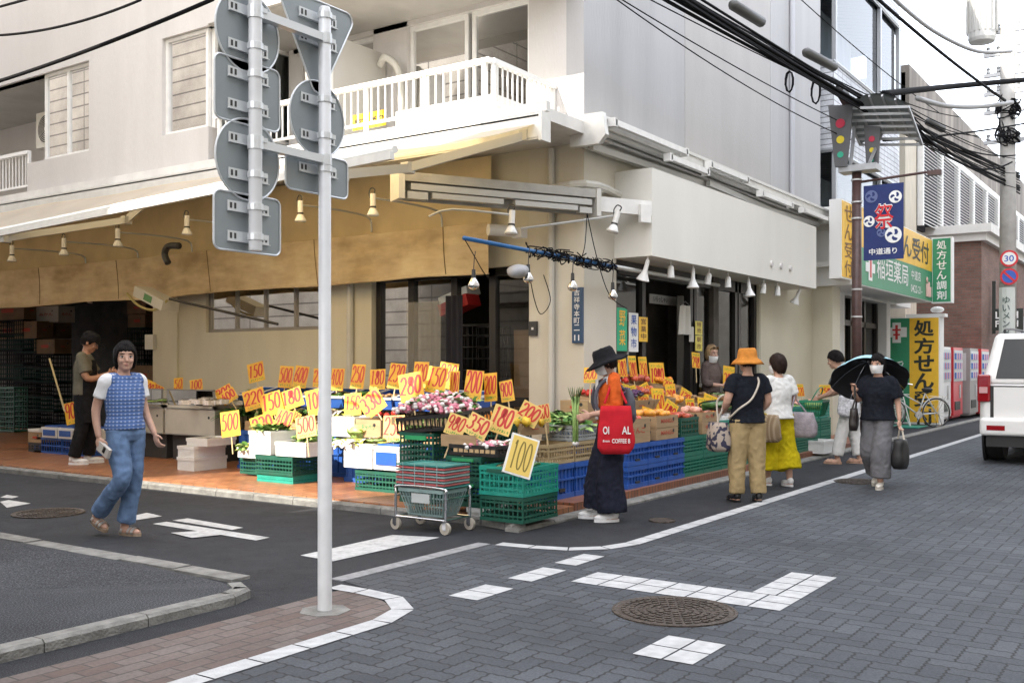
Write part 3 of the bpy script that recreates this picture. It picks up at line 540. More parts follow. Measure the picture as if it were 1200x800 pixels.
g = MB(); g.bx(28.6, 58, 6.5, 7.2, 8.06, 9.6); pb('parapet', g, mat('stained_concrete', (.19, .165, .14), .9, var=.45, vs=1.2, dirt=.8, dcol=(.07, .06, .05), stretch=(1.6, 1, .12)))
for k in range(3): g = MB(); g.bx(36.6 + k * 3, 39.4 + k * 3, 5.2, 5.3, 2.4, 3.2); pb('shop_panel', g, mat('grey_panel', (.3, .3, .31), .6))
s = thing('shop_sign', 'small black sign with white letters on the brick corner', 'sign', (34, 5, 2.9)); part(s, 'board', MB().bx(33.4, 33.5, 4.35, 5.2, 2.5, 3.15), INK, world=True); part(s, 'post', MB().bx(33.42, 33.48, 5.1, 5.2, 2.4, 4.0), INK, world=True); g = MB(); write(g, 'LUSH', (33.39, 5.1, 2.85), W_, Z, .62, .22, .03); write(g, 'FRESH', (33.39, 5.1, 2.6), W_, Z, .62, .2, .02); part(s, 'lettering', g, WLT, world=True)
# far end of the street
FARW = mat('far_wall', (.55, .57, .6), .9, var=.05)
plain_building('pale grey apartment building far down the street', 95, 110, -8, 12, 17, FARW, [('u', -7, 11, 94.95)], 5)
plain_building('white building far down the street behind the utility pole', 62, 80, 5.6, 16, 10, mat('far_white', (.6, .6, .58), .9), [('v', 62, 79, 5.55), ('u', 6, 12, 61.95)], 3)
plain_building('grey building on the far opposite side of the street', 46, 90, -16, -3, 9, mat('far_grey', (.4, .4, .42), .9), [('v', 50, 88, -2.98)], 3)
# vending machines
def vending(u, v, body, label, cases):
    t = thing('vending_machine', label, 'vending machine', (u, v, .08)); L = 1.2
    part(t, 'body', MB().bx(0, L, .0, .75, .06, 1.83).bx(.05, L - .05, .05, .7, 0, .06), body); g = MB()
    part(t, 'display_frame', MB().bx(.04, L - .04, -.015, 0, .95, 1.76), mat('vend_pale', (.55, .6, .6), .4)); B = {}
    for r in range(3):
        for k in range(9): g.mi(k % 3).cyl((.11 + k * .09, -.03, 1.02 + r * .25), (.11 + k * .09, -.03, 1.18 + r * .25), .03, .03, 6)
    part(t, 'drink_samples', g, [mat('can_blue', (.1, .2, .5), .3), mat('can_white', (.7, .7, .7), .3), cases]); part(t, 'dispensing_flap', MB().bx(.15, .8, -.02, 0, .2, .42), INK); part(t, 'coin_panel', MB().bx(.72, .9, -.02, 0, .5, .85), mat('vend_metal', (.5, .5, .5), .3, .8))
    part(t, 'side_panel', MB().bx(-.006, 0, .1, .65, .95, 1.7), mat('vend_pale', (.5, .5, .5)))
    return t
VW = mat('vend_white', (.72, .72, .72), .35); VR_ = mat('vend_red', (.55, .02, .03), .3); CP = mat('can_pink', (.5, .08, .2), .3)
vending(26.62, 5.3, VW, 'white drinks vending machine beside the yellow standing sign board', CP); vending(27.95, 5.26, VR_, 'red drinks vending machine between the white one and grey cabinet', CP); vending(29.6, 5.15, mat('vend_grey', (.3, .29, .28), .4), 'grey drinks vending machine beyond the red one', CP); vending(31.0, 5.1, VR_, 'red vending machine next to the brick corner', CP)
# ---------------------------------------------------------------- street lamp post with traffic light motif and canopy
lp = Vector((u_on(1004, 4.62), 4.62, 0)); t = thing('street_lamp', 'brown street lamp post with curved canopy and coloured dot panels', 'street lamp', lp)
BRP = mat('brown_paint', (.075, .04, .035), .45, var=.2, vs=12); STL = mat('galvanised', (.4, .41, .42), .45, .5, var=.1, vs=10)
zz = lambda py: CH + (HY - py) * dep(lp.x, lp.y) / F_
part(t, 'post', MB().cyl((0, 0, 0), (0, 0, zz(195)), .085, .075, 14), BRP, True); g = MB()
for y in (212, 238, 257, 340, 372): g.cyl((0, 0, zz(y)), (0, 0, zz(y) + .025), .09, .09, 14)
part(t, 'band', g, mat('steel_strap', (.6, .6, .6), .4, .5)); z1 = zz(200); z2 = zz(130)
g = MB(); g.box((0, -.05, z1 + .02), (.34, .6, .1)); part(t, 'cap', g, STL)
for k, (dv, du) in enumerate(((.2, -.2), (-.18, .25))):
    g = MB(); q_ = 1 - .36 * k; g.prism([(-.09, 0), (.1, 0), (.2 * q_, z2 - z1 - .3 * k), (-.2 * q_, z2 - z1 + .05 - .3 * k)], (du - .02, dv, z1 + .05), W_, Z, U, .05); f = part(t, 'light_panel', g, mat('panel_grey', (.1, .1, .105), .5)); g = MB()
    for j, (cz, cc) in enumerate(((.72, (.5, .02, .06)), (.45, (.7, .55, .03)), (.2, (.03, .35, .22)))): gg = MB(); c = (du - .03, dv, z1 + .05 + cz * (z2 - z1 - .3 * k)); gg.cyl(c, (c[0] + .01, c[1], c[2]), (.075 - .012 * j) * q_, (.075 - .012 * j) * q_, 16); part(f, 'coloured_disc', gg, mat('disc_%d' % j, cc, .4))
g = MB(); n = 10
def cnp(i, j): a = -1.0 + 2 * i; return (-.2 + .95 * j, .15 - 1.0 * i, z2 + .02 + .2 * (1 - a * a) - .12 * i - .42 * j)
g.sheet(cnp, n, 4); g.sheet(lambda i, j: tuple(Vector(cnp(i, j)) + Vector((0, 0, .03))), n, 4); part(t, 'canopy', g, mat('canopy_grey', (.2, .22, .22), .4, .2), True); g = MB()
for k in range(7): g.beam(cnp(0, k / 6), cnp(1, k / 6), .03, .04)
for k in range(0, 11, 2): g.beam(cnp(k / 10, 0), cnp(k / 10, 1), .03, .04)
part(t, 'canopy_rib', g, STL); a = z1 + .1; g = MB(); g.tube([(.0, .1, a), (.3, .1, z2)], .03, 6); g.tube([(.0, -.2, a), (.8, -.3, z2)], .03, 6); part(t, 'stay', g, STL)
g = MB(); zb = zz(214); g.tube([(0, 0, zb), (.0, -1.25, zb + .06)], .022, 6); g.box((0, -1.2, zb + .03), (.1, .2, .07)); part(t, 'banner_arm', g, BRP)
# festival banner hanging from the arm
NAVY = mat('banner_navy', (.02, .035, .14), .8, var=.1, vs=6); t = thing('festival_banner', 'navy festival banner with red character hanging on the lamp post', 'banner', (lp.x, lp.y - .5, zz(219)))
v0, v1 = v_on(1012, lp.x) - lp.y + .5, v_on(1059, lp.x) - lp.y + .5; hb = zz(219) - zz(306)
g = MB(); wv = lambda i, j: .006 * math.sin(i * 4 + j * 2) * j; g.sheet(lambda i, j: (wv(i, j), v0 + (v1 - v0) * i, -hb * j), 12, 14); g.sheet(lambda i, j: (wv(i, j) + .004, v0 + (v1 - v0) * i, -hb * j), 12, 14); part(t, 'cloth', g, NAVY, True)
def onb(items, m, name, dx):
    g = MB(); w0 = v0 - v1
    for tx, x, y, ww, hh, b in items: write(g, tx, (0, v0 - x * w0, -y * hb), W_, Z, ww * w0, hh * hb, b)
    g.v = [(wv((v0 - b) / w0, -c / hb) - dx, b, c) for a, b, c in g.v]; return part(t, name, g, m)
onb([('祭', .27, .6, .5, .35, .02)], WLT, 'character_outline', .006); onb([('祭', .28, .595, .48, .33, .004)], mat('banner_red', (.6, .02, .03), .7), 'character', .02); onb([('中道通り', .14, .93, .7, .085, .015)], WLT, 'lettering', .008)
def crest(x, y, r, m, name):
    g = MB(); w0 = v0 - v1; c = Vector((wv(x, y) - .008, v0 - x * w0, -y * hb)); ex = Vector(W_) * r; ez = Vector(Z) * r
    g.prism([(math.cos(a * .2618), math.sin(a * .2618)) for a in range(24)], c, ex, ez, (-.002, 0, 0), 1); o = part(t, name, g, m); g = MB()
    for k in range(3):
        a = 2.094 * k + .5; g.prism([(.42 * math.cos(a + q) * w_, .42 * math.sin(a + q) * w_) for q, w_ in ((-.5, .5), (-.1, .3), (.4, .7), (.9, 1.7), (.5, 1.9), (0, 1.6), (-.4, 1.1))], c + Vector((-.003, 0, 0)), ex, ez, (-.002, 0, 0), 1)
    part(o, 'swirl', g, NAVY)
for x, y, r, mm in ((.8, .18, .1, WLT), (.14, .48, .09, WLT), (.75, .68, .13, WLT), (.2, .15, .1, mat('crest_blue', (.12, .15, .3), .8)), (.45, .64, .07, mat('crest_blue', (.1, .1, .3)))): crest(x, y, r, mm, 'crest')
# ---------------------------------------------------------------- utility pole with transformer, signs and pasted advert
up = Vector((25.5, v_on(1181, 25.5), 0)); t = thing('utility_pole', 'concrete utility pole with transformer and road signs behind the white car', 'utility pole', up); CON = mat('pole_concrete', (.4, .39, .37), .85, var=.12, vs=6, dirt=.3)
zu = lambda py: CH + (HY - py) * dep(up.x, up.y) / F_
part(t, 'pole', MB().cyl((0, 0, 0), (0, 0, 12), .19, .15, 18), CON, True)
g = MB(); c = (-.15, .52, zu(48)); g.lathe([(.01, 0), (.27, .02), (.3, .1), (.3, 1.25), (.22, 1.4), (.01, 1.42)], c, 20)
for k in range(18): a = k * .349; g.box((c[0] + .31 * math.cos(a), c[1] + .31 * math.sin(a), c[2] + .68), (.06, .02, .9), Matrix.Rotation(a, 3, 'Z'))
part(t, 'transformer', g, mat('transformer_grey', (.42, .42, .4), .5, dirt=.2)); rg = random.Random(4)
for y in (36, 62, 86, 108, 130, 165): g = MB(); z = zu(y); g.bx(-.05, .05, -.7, .5, z - .04, z + .04); o = part(t, 'cross_arm', g, STL); g = MB(); [g.lathe([(.01, 0), (.05, .02), (.03, .08), (.05, .12), (.01, .16)], (0, -.64 + .21 * k, z + .04), 8) for k in range(6)]; part(o, 'insulators', g, mat('porcelain', (.35, .36, .36), .3))
for y in (120, 150): g = MB(); z = zu(y); [g.tube(cat_rom([(.1 * math.cos(q), -.2 + .4 * rg.random(), z + .35 * rg.random()), (-.25 * rg.random(), -.3 + .6 * rg.random(), z - .2), (-.2, -.3 + .5 * rg.random(), z - .45 * rg.random()), (0, .15, z + .2 * rg.random())], 4), .016, 5) for q in range(16)]; part(t, 'cable_coil', g, mat('cable_black', (.008, .008, .009), .8, spec=.1))
def disc(p, name, y, r, mats_r):
    g = MB(); z = zu(y); c = Vector((-.22, -.06, z))
    for k, (rr, mm) in enumerate(mats_r):
        g = MB(); g.cyl(c + Vector((-.004 * k, 0, 0)), c + Vector((-.004 * k - .004, 0, 0)), rr, rr, 28)
        if k == 0: o = part(t, name, g, mm)
        else: part(o, 'ring', g, mm)
    return o, c
SR = mat('sign_bright_red', (.6, .02, .03), .4); SB = mat('sign_blue', (.03, .1, .45), .4)
o, c = disc(t, 'speed_limit_sign', 304, .19, ((.19, SR), (.145, WLT))); g = MB(); write(g, '30', c + Vector((-.011, .1, -.07)), W_, Z, .2, .14, .012); part(o, 'lettering', g, SB)
o, c = disc(t, 'no_parking_sign', 325, .19, ((.19, SR), (.145, SB))); g = MB(); g.beam(c + Vector((-.012, .11, .11)), c + Vector((-.012, -.11, -.11)), .004, .045); part(o, 'slash', g, SR)
g = MB(); zt, zb = zu(337), zu(400); g.add([(-.2 * math.cos(a), -.2 * math.sin(a), z) for z in (zb, zt) for a in (-1, -.5, 0, .5, 1)], [(k, k + 1, k + 6, k + 5) for k in range(4)]); o = part(t, 'pasted_advert', g, mat('advert_pale', (.55, .58, .55), .7)); g = MB(); write_v(g, 'ゆいメンタル', (-.206, .08, zt - .22), W_, Z, .15, .18, .15, .01); part(o, 'lettering', g, mat('advert_ink', (.05, .09, .08), .6))
# ================================================================ AWNINGS, CANVAS, LAMPS
AWN = fabric('awning_cloth', (.86, .8, .68), (.97, .74, .4), .58); AWM = mat('awning_metal', (.62, .61, .57), .4, .2, var=.06, vs=8, dirt=.2, dcol=(.3, .27, .22)); ARM = mat('awning_arm', (.5, .5, .48), .4, .4)
a = thing('awning', 'cream retractable awning rolled out over the lane side forecourt', 'awning', (UB, 12, 4.0))
bar = lambda v: Vector((6.62 + .11 * (v - 5.76), v, 3.25))
g = MB(); g.bx(UB - .17, UB - .13, 5.8, 24, 3.86, 4.1); g.bx(UB - .17, UB, 5.8, 24, 4.08, 4.12); g.bx(UB - .16, UB, 5.8, 24, 3.84, 3.86); g.bx(UB - .18, UB, 5.76, 5.8, 3.82, 4.13); part(a, 'cassette', g, AWM, world=True)
g = MB()
def awp(i, j):
    v = 5.86 + 17 * i; b = bar(v) + Vector((.03, 0, .06)); t = Vector((UB - .1, v, 4.02)); p = t.lerp(b, j); p.z -= .07 * 4 * j * (1 - j) * (.75 + .25 * math.sin(v * 1.1)) - .012 * math.sin(v * 2.2 + j * 3); return p
g.sheet(awp, 90, 10); part(a, 'cloth', g, AWN, True, world=True)
g = MB(); A, B = bar(5.76), bar(23); g.tube([A + Vector((.02, 0, .05)), B + Vector((.02, 0, .05))], .035, 8); g.beam(A + Vector((-.02, 0, -.01)), B + Vector((-.02, 0, -.01)), .05, .07); part(a, 'front_bar', g, AWM, world=True)
def arm(pts):
    g = MB(); P = [Vector(p) for p in pts]
    for p, q in zip(P, P[1:]): g.beam(p, q, .07, .09)
    for p in P: g.box(p, (.12, .1, .11))
    part(a, 'folding_arm', g, ARM, world=True)
arm([bar(6.55) + Vector((.08, 0, -.06)), at(478, 197, 10.6), (UB - .12, 6.0, 3.9)]); arm([bar(13.6) + Vector((.05, 0, -.07)), at(148, 258, 14.4), (UB - .12, 12.4, 3.88)])
a = thing('awning', 'closed awning cassette with tube lights along the street front', 'awning', (15, 5.9, 4.2))
g = MB(); g.bx(10.28, 19.1, 5.72, VR - .06, 4.3, 4.34); g.bx(10.28, 19.1, VR - .1, VR - .06, 4.04, 4.3); g.bx(10.28, 19.1, 5.74, 5.78, 4.2, 4.3); part(a, 'cassette', g, AWM, world=True)
g = MB(); g.prism([(5.66, 4.1), (5.7, 4.36), (VR - .04, 4.37), (VR - .04, 4.0), (5.75, 4.0)], (10.2, 0, 0), (0, 1, 0), (0, 0, 1), (1, 0, 0), .08); part(a, 'end_cap', g, AWM, world=True)
g = MB(); g.prism([(5.66, 4.1), (5.7, 4.36), (VR - .04, 4.37), (VR - .04, 4.0), (5.75, 4.0)], (19.1, 0, 0), (0, 1, 0), (0, 0, 1), (1, 0, 0), .06); part(a, 'end_cap', g, AWM, world=True)
g = MB(); g.tube([(10.3, 5.86, 4.21), (19.1, 5.86, 4.21)], .05, 8); g.tube([(10.3, 6.0, 4.18), (19.1, 6.0, 4.18)], .035, 8); part(a, 'roller', g, ARM, world=True)
g = MB(); g.beam((10.5, 6.02, 4.05), (13.6, 5.95, 4.06), .06, .08); g.beam((13.6, 5.86, 4.06), (16.4, 6.0, 4.06), .06, .08); g.beam((16.4, 6.0, 4.05), (18.8, 5.9, 4.06), .06, .08); part(a, 'folding_arm', g, ARM, world=True)
for u0, u1, z in ((10.4, 12.4, 4.27), (11.9, 13.1, 4.12), (13.2, 14.6, 4.24), (15.2, 16.6, 4.12), (17.2, 18.6, 4.12)): g = MB(); g.beam((u0, 5.66, z), (u1, 5.66, z), .06, .07); g.box((u0, 5.68, z), (.07, .1, .1)); g.box((u1, 5.68, z), (.07, .1, .1)); part(a, 'tube_light', g, WHITEM, world=True)
# diagonal closed cassette on its white beam across the corner
p0, p1 = Vector((8.5, 7.31, 3.42)), Vector((11.37, 5.65, 3.40)); e = (p1 - p0).normalized(); nn = Vector((-e.y, e.x, 0)) * -1; L = (p1 - p0).length; Lc = L * .74
a = thing('awning', 'closed awning cassette on a white beam set diagonally across the shop corner', 'awning', p0)
def dia(s, n, z): return p0 + e * s + nn * n + Vector((0, 0, z))
def dbox(g, s0, s1, n0, n1, z0, z1): return g.rings([[dia(s, n0, z0), dia(s, n1, z0), dia(s, n1, z1), dia(s, n0, z1)] for s in (s0, s1)])
g = MB(); dbox(g, .02, Lc, -.16, .1, .11, .14); dbox(g, .02, Lc, -.16, -.12, -.14, .11); dbox(g, .02, Lc, .08, .1, .04, .11); part(a, 'cassette', g, mat('awning_metal_worn', (.4, .39, .36), .5, .2, var=.1, vs=6, dirt=.4, dcol=(.15, .13, .1)), world=True)
g = MB(); dbox(g, -.05, .02, -.18, .12, -.16, .15); o = part(a, 'end_cap', g, AWM, world=True); g = MB(); dbox(g, Lc, Lc + .06, -.18, .12, -.18, .15); part(a, 'end_cap', g, AWM, world=True)
g = MB(); dbox(g, .1, Lc - .05, -.02, .09, -.05, .02); dbox(g, .35, Lc * .5, .02, .1, -.13, -.07); dbox(g, Lc * .56, Lc - .25, .02, .1, -.13, -.07); part(a, 'folding_arm', g, ARM, world=True); g = MB(); dbox(g, .06, .3, .0, .09, -.15, -.07); dbox(g, Lc - .22, Lc - .05, 0, .09, -.15, -.08); part(a, 'motor_box', g, ARM, world=True)
g = MB(); dbox(g, Lc + .06, L, -.1, .0, -.1, .08); part(a, 'beam', g, WHITEM, world=True); g = MB(); dbox(g, L - .2, L - .05, .002, .06, -.2, .02); part(a, 'switch_box', g, WHITEM, world=True)
# ochre vinyl sheet and the sagging canvas valance below it
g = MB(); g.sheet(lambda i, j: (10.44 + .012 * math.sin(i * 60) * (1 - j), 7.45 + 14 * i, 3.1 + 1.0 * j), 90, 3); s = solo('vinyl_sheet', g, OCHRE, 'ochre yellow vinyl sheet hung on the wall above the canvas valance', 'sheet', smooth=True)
CANV = NG('dirty_canvas'); _a = CANV.noise(CANV.pos, 1.1, 5., .6); _mp = CANV.n.new('ShaderNodeMapping'); _mp.inputs['Scale'].default_value = (1, 1.4, 5); _mp.inputs['Rotation'].default_value = (R(35), 0, 0); CANV.L.new(CANV.pos, _mp.inputs[0]); _b = CANV.noise(_mp.outputs[0], 1.6, 4., .5)
CANV.col(CANV.mix(.5, CANV.ramp(_a, [(.3, (.42, .31, .17)), (.5, (.57, .45, .28)), (.7, (.63, .52, .35))]), CANV.ramp(_b, [(.3, (.32,) * 3), (.65, (.66,) * 3)]), 'OVERLAY')); CANV.rough(.85); CANV.bump(_b, .5, .02)
g = MB()
def vp(i, j):
    v = 7.38 + 14 * i; s = .012 * math.sin(v * 1.7) + .012 * math.sin(v * .8 + 1); sgg = .0 if v < 13.2 else -.05 * min(1, (v - 13.2))
    return Vector((10.3 - .05 * j + .03 * math.sin(v * 5 + j * 2) * (1 - j), v, 2.58 + s * (1 - j) + sgg * (1 - j) + (.64 + sgg * .3) * j))
g.sheet(vp, 150, 8); t = thing('canvas_valance', 'dirty beige canvas valance sagging across the lane side of the shop', 'canvas', (10.3, 14, 2.6)); part(t, 'cloth', g, CANV.m, True, world=True); g = MB(); g.tube([vp(k / 60, 0) for k in range(61)], .016, 6); part(t, 'hem', g, CANV.m, world=True); g = MB(); [g.tube([vp(k / 6 + .05, q / 6) + Vector((-.004, 0, 0)) for q in range(7)], .007, 4) for k in range(6)]; part(t, 'seam', g, mat('seam_thread', (.2, .14, .07), .9), world=True); g = MB(); g.tube([(10.36, 7.3, 3.2), (10.36, 21.3, 3.2)], .02, 6); part(t, 'rail', g, ARM, world=True)
# ---- lamps
LW = mat('lamp_white', (.72, .71, .68), .35); LD = mat('lamp_dark', (.03, .03, .03), .4); BULB = mat('bulb_glass', (.72, .72, .7), .15, spec=.8); CHR = mat('chrome', (.75, .75, .76), .12, 1.)
def spot(label, loc, kind=0, tilt=(0, 0), group=None, armto=None):
    t = thing('spot_lamp', label, 'spot lamp', loc, 0, group); M = Matrix.Rotation(tilt[0], 3, 'X') @ Matrix.Rotation(tilt[1], 3, 'Y')
    T = lambda g: (setattr(g, 'v', [tuple(M @ Vector(q)) for q in g.v]), g)[1]
    if kind == 0:      # flood bulb in a white holder with cable loop
        part(t, 'socket', T(MB().cyl((0, 0, -.1), (0, 0, .05), .035, .035, 12)), LW, True, sharp=40); part(t, 'collar', T(MB().cyl((0, 0, -.12), (0, 0, -.1), .04, .04, 12)), LD)
        part(t, 'bulb', T(MB().lathe([(.035, -.12), (.05, -.15), (.075, -.2), (.072, -.215), (.01, -.222)], n=14)), BULB, True); part(t, 'cable', T(MB().tube(cat_rom([(0, -.02, .05), (0, -.03, .1), (0, .03, .12), (0, .06, .06), (0, .04, 0)], 4), .008, 5)), LD)
    elif kind == 1:    # small can lamp
        part(t, 'shade', T(MB().lathe([(.03, .0), (.04, -.02), (.05, -.16), (.046, -.16), (.02, -.02)], n=14)), LW, True, sharp=40); part(t, 'stem', MB().cyl((0, 0, 0), (0, 0, .08), .01, .01, 6), LW)
    else:              # bell lamp
        part(t, 'shade', T(MB().lathe([(.025, .02), (.03, -.12), (.045, -.16), (.085, -.24), (.08, -.25), (.01, -.235)], n=16)), LW, True, sharp=40); part(t, 'stem', MB().cyl((0, 0, 0), (0, 0, .1), .012, .012, 6), LW)
    if armto is not None: part(t, 'bracket_arm', MB().tube(cat_rom([Vector(p) - Vector(loc) for p in armto], 3), .014, 6), ARM)
    return t
for px, py, dn in ((437, 232, 'by the end of the awning'), (352, 240, 'just beside the sign post plates'), (219, 257, 'over the storage bay edge'), (138, 272, 'over the storage bay'), (75, 283, 'above the man in the cap'), (14, 291, 'last along the lane')):
    v = v_on(px, 9.05); p = Vector((9.05, v, z_at(py, 9.05, v))); spot('flood lamp on a wall arm under the awning, ' + dn, p, 0, armto=[p + Vector((.02, 0, 0)), p + Vector((.7, 0, .02)), p + Vector((1.25, 0, 0)), p + Vector((1.33, 0, -.12)), p + Vector((1.33, 0, -.2))], group='flood lamps under the awning')
for k, (px, py, kd, tl) in enumerate(((759, 313, 2, .3), (786, 316, 1, 0), (812, 322, 2, 0), (831, 325, 1, .2), (853, 328, 1, 0), (877, 333, 2, -.1), (895, 337, 1, .1), (911, 339, 1, 0), (937, 343, 2, .4))):
    u = u_on(px, 5.74); spot('small white can lamp in the row under the shop fascia' if kd == 1 else 'white bell shaped lamp in the row under the shop fascia', (u, 5.74, 2.74), kd, (tl, 0), group='can lamps under the fascia' if kd == 1 else 'bell lamps under the fascia')
l1 = at(600, 252, 11.2); spot('white flood lamp on a thin arm below the diagonal cassette', l1, 0, (0, .1), armto=[l1, l1 + Vector((-.5, .45, .04)), l1 + Vector((-.7, .62, -.05))]); l2 = at(723, 252, 12.0); spot('white flood lamp at the end of a long rod beside the fascia corner', l2, 0, (.2, .2), armto=[l2, at(706, 255, 12.0), at(610, 268, 11.7)])
# blue pole wound with cables and clear bulbs
p0, p1 = Vector((7.85, 5.93, 2.67)), Vector((10.95, 5.93, 2.64)); t = thing('lamp_pole', 'blue pole wrapped in tangled black cables in front of the shop corner', 'pole', p0)
part(t, 'pole', MB().tube([p0, p1], .023, 8), mat('blue_paint', (.015, .1, .26), .4, var=.15, vs=14), True, world=True); part(t, 'extension_pole', MB().tube([p1, (14.2, 5.95, 2.63)], .028, 8), ARM, True, world=True)
rg = random.Random(9); g = MB(); BLKC = mat('cable_black', (.012, .012, .013), .5)
for k in range(30):
    s = .38 + .6 * rg.random(); c = p0.lerp(p1, s); g.tube(cat_rom([c + Vector((rg.uniform(-.16, .16), rg.uniform(-.07, .07), rg.uniform(-.08, .08))) for q in range(5)], 5), .007, 4)
g.tube(cat_rom([at(620, 318, 10.6), at(626, 350, 10.6), at(634, 368, 10.6), at(645, 352, 10.6), at(637, 322, 10.6)], 6), .006, 4); g.tube(cat_rom([p0, at(553, 295, 9.9), at(566, 318, 9.9), at(572, 325, 10.2)], 5), .007, 4)
for k in range(10): s = k / 10; c = p0.lerp(p1, .4 + .55 * s); g.tube([c + Vector((.06 * math.cos(a * .7), .04 * math.cos(a), .04 * math.sin(a))) + Vector((.012 * a, 0, 0)) for a in range(14)], .007, 4)
part(t, 'tangled_cable', g, BLKC, world=True); g = MB(); g.tube(cat_rom([at(688, 250, 11.3), at(685, 290, 11.3), at(678, 308, 11.3)], 5), .006, 4); g.tube(cat_rom([at(688, 250, 11.3), at(699, 300, 11.3), at(714, 345, 11.3), at(735, 362, 11.3)], 5), .006, 4); part(t, 'hanging_wire', g, BLKC, world=True)
for px, py, Y, d in ((555, 318, 9.9, 'clear bulb hanging at the free end of the blue pole'), (671, 322, 11, 'clear bulb hanging before the blue street plaque'), (718, 333, 11.4, 'clear bulb hanging where the blue pole meets the fascia'), (619, 312, 10.6, 'clear bulb in the middle of the cable tangle')):
    t = thing('light_bulb', d, 'bulb', at(px, py, Y)); part(t, 'holder', MB().cyl((0, 0, -.06), (0, 0, .02), .022, .018, 10), LD); part(t, 'bulb', MB().lathe([(.02, -.06), (.03, -.08), (.058, -.13), (.05, -.16), (.02, -.18), (.002, -.183)], n=14), CHR, True); part(t, 'wire', MB().tube([(0, 0, .02), (0.01, 0, .12), (.03, 0, .2)], .006, 4), LD)
t = thing('lamp_hood', 'grey wrapped lamp hood hanging under the cable tangle', 'lamp', at(607, 318, 10.5)); part(t, 'hood', MB().ell((0, 0, 0), (.14, .1, .075), 14, 8, Matrix.Rotation(-.15, 3, 'Y'), .2), mat('grey_bag', (.3, .3, .31), .5), True)
t = thing('security_device', 'white cylindrical camera and junction box on the wall under the diagonal cassette', 'device', at(590, 270, 12.2)); part(t, 'barrel', MB().cyl((-.15, .12, 0), (.1, -.05, 0), .07, .07, 12), LW, True, sharp=40); part(t, 'junction_box', MB().box((.2, -.1, -.02), (.14, .14, .12)), LW)
t = thing('street_plaque', 'narrow blue street name plaque with white characters on the corner pillar', 'plaque', (UW - .03, 6.3, 2.2)); vq = v_on(677, UW - .03); zt, zb = z_at(337, UW, vq), z_at(402, UW, vq)
part(t, 'plate', MB().bx(UW - .05, UW - .003, vq - .07, vq + .07, zb, zt), mat('plaque_blue', (.02, .06, .13), .4), world=True); g = MB(); hh = zt - zb; write_v(g, '吉祥寺本町二', (UW - .054, vq + .04, zt - .03), W_, Z, .08, hh * .125, hh * .105, .003); write(g, '11', (UW - .054, vq + .035, zb + .03), W_, Z, .07, .07, .02); part(t, 'lettering', g, WLT, world=True)
t = thing('door_phone', 'small black intercom box beside the lane side door', 'intercom', (UW - .01, v_on(626, UW), z_at(385, UW, 6.9))); part(t, 'box', MB().bx(-.03, 0, -.06, .06, -.09, .09), LD); part(t, 'button', MB().bx(-.034, -.03, -.015, .015, -.015, .015), LW)
# cctv style light on valance, hanging mushroom light box
t = thing('carton_lamp', 'white carton and cables hung under the canvas valance by the storage bay', 'carton', at(183, 350, 15.6)); M = Matrix.Rotation(.35, 3, 'X'); part(t, 'carton', MB().box((0, 0, 0), (.3, .75, .16), M), mat('white_card', (.55, .53, .47), .8)); part(t, 'printed_patch', MB().box((-.153, .0, 0), (.004, .2, .1), M), mat('patch_green', (.1, .25, .1), .7)); g = MB(); g.tube(cat_rom([(-.1, .6, .1), (-.1, .3, -.1), (-.1, -.1, -.18), (-.1, -.4, -.05)], 5), .02, 6); part(t, 'hose', g, mat('hose_yellow', (.4, .33, .12), .5)); part(t, 'rod', MB().tube([(-.05, -.4, -.02), (.1, -2.6, -.45)], .022, 6), LD)
for k, (px, py) in enumerate(((107, 345), (143, 341), (192, 339))): v = v_on(px, 10.9); spot('white can lamp half hidden behind the canvas valance', (10.9, v, z_at(py, 10.9, v)), 1, (.3, 0), group='can lamps behind the valance')
t = thing('wall_fitting', 'black hook shaped bracket on the canvas valance', 'bracket', at(200, 297, 15.0)); part(t, 'hook', MB().tube(cat_rom([(0, -.2, .1), (0, .05, .11), (0, .14, 0), (0, .06, -.14)], 5), .05, 8), LD, True)
# ================================================================ SIGN POST (back of the road signs)
PM, PS = Vector((4.21, 4.19, 0)), Vector((3.69, 4.19, 0)); POLE = mat('pole_white', (.66, .67, .68), .4, .1, var=.05, vs=10, dirt=.2, dcol=(.35, .34, .32)); PLATE = mat('sign_back', (.25, .28, .295), .45, .35, var=.06, vs=5, dirt=.15, dcol=(.5, .52, .52)); CLAMP = mat('clamp_metal', (.6, .62, .63), .4, .5)
t = thing('sign_post', 'white sign post carrying the backs of seven road signs on two poles', 'sign post', PM)
part(t, 'pole', MB().lathe([(.041, 0), (.041, 1.15), (.036, 1.18), (.036, 3.47), (.03, 3.5), (.005, 3.505)], n=18), POLE, True, sharp=40); part(t, 'footing', MB().lathe([(.15, -.02), (.15, .008), (.12, .01), (.01, .011)], n=7), KERB)
g = MB().lathe([(.034, 2.04), (.036, 2.045), (.036, 4.2), (.005, 4.2)], n=16); g.v = [(x - .52, y, z) for x, y, z in g.v]; part(t, 'side_pole', g, POLE, True, sharp=40)
zp = lambda py, P: CH + (HY - py) * dep(P.x, P.y) / F_
for py in (50, 192): g = MB(); z = zp(py + 2, PM); g.beam((-.5, 0, z + .03), (-.02, 0, z + .03), .05, .045); g.cyl((0, 0, z), (0, 0, z + .06), .042, .042, 14); g.cyl((-.52, 0, z), (-.52, 0, z + .06), .042, .042, 14); part(t, 'cross_arm', g, CLAMP)
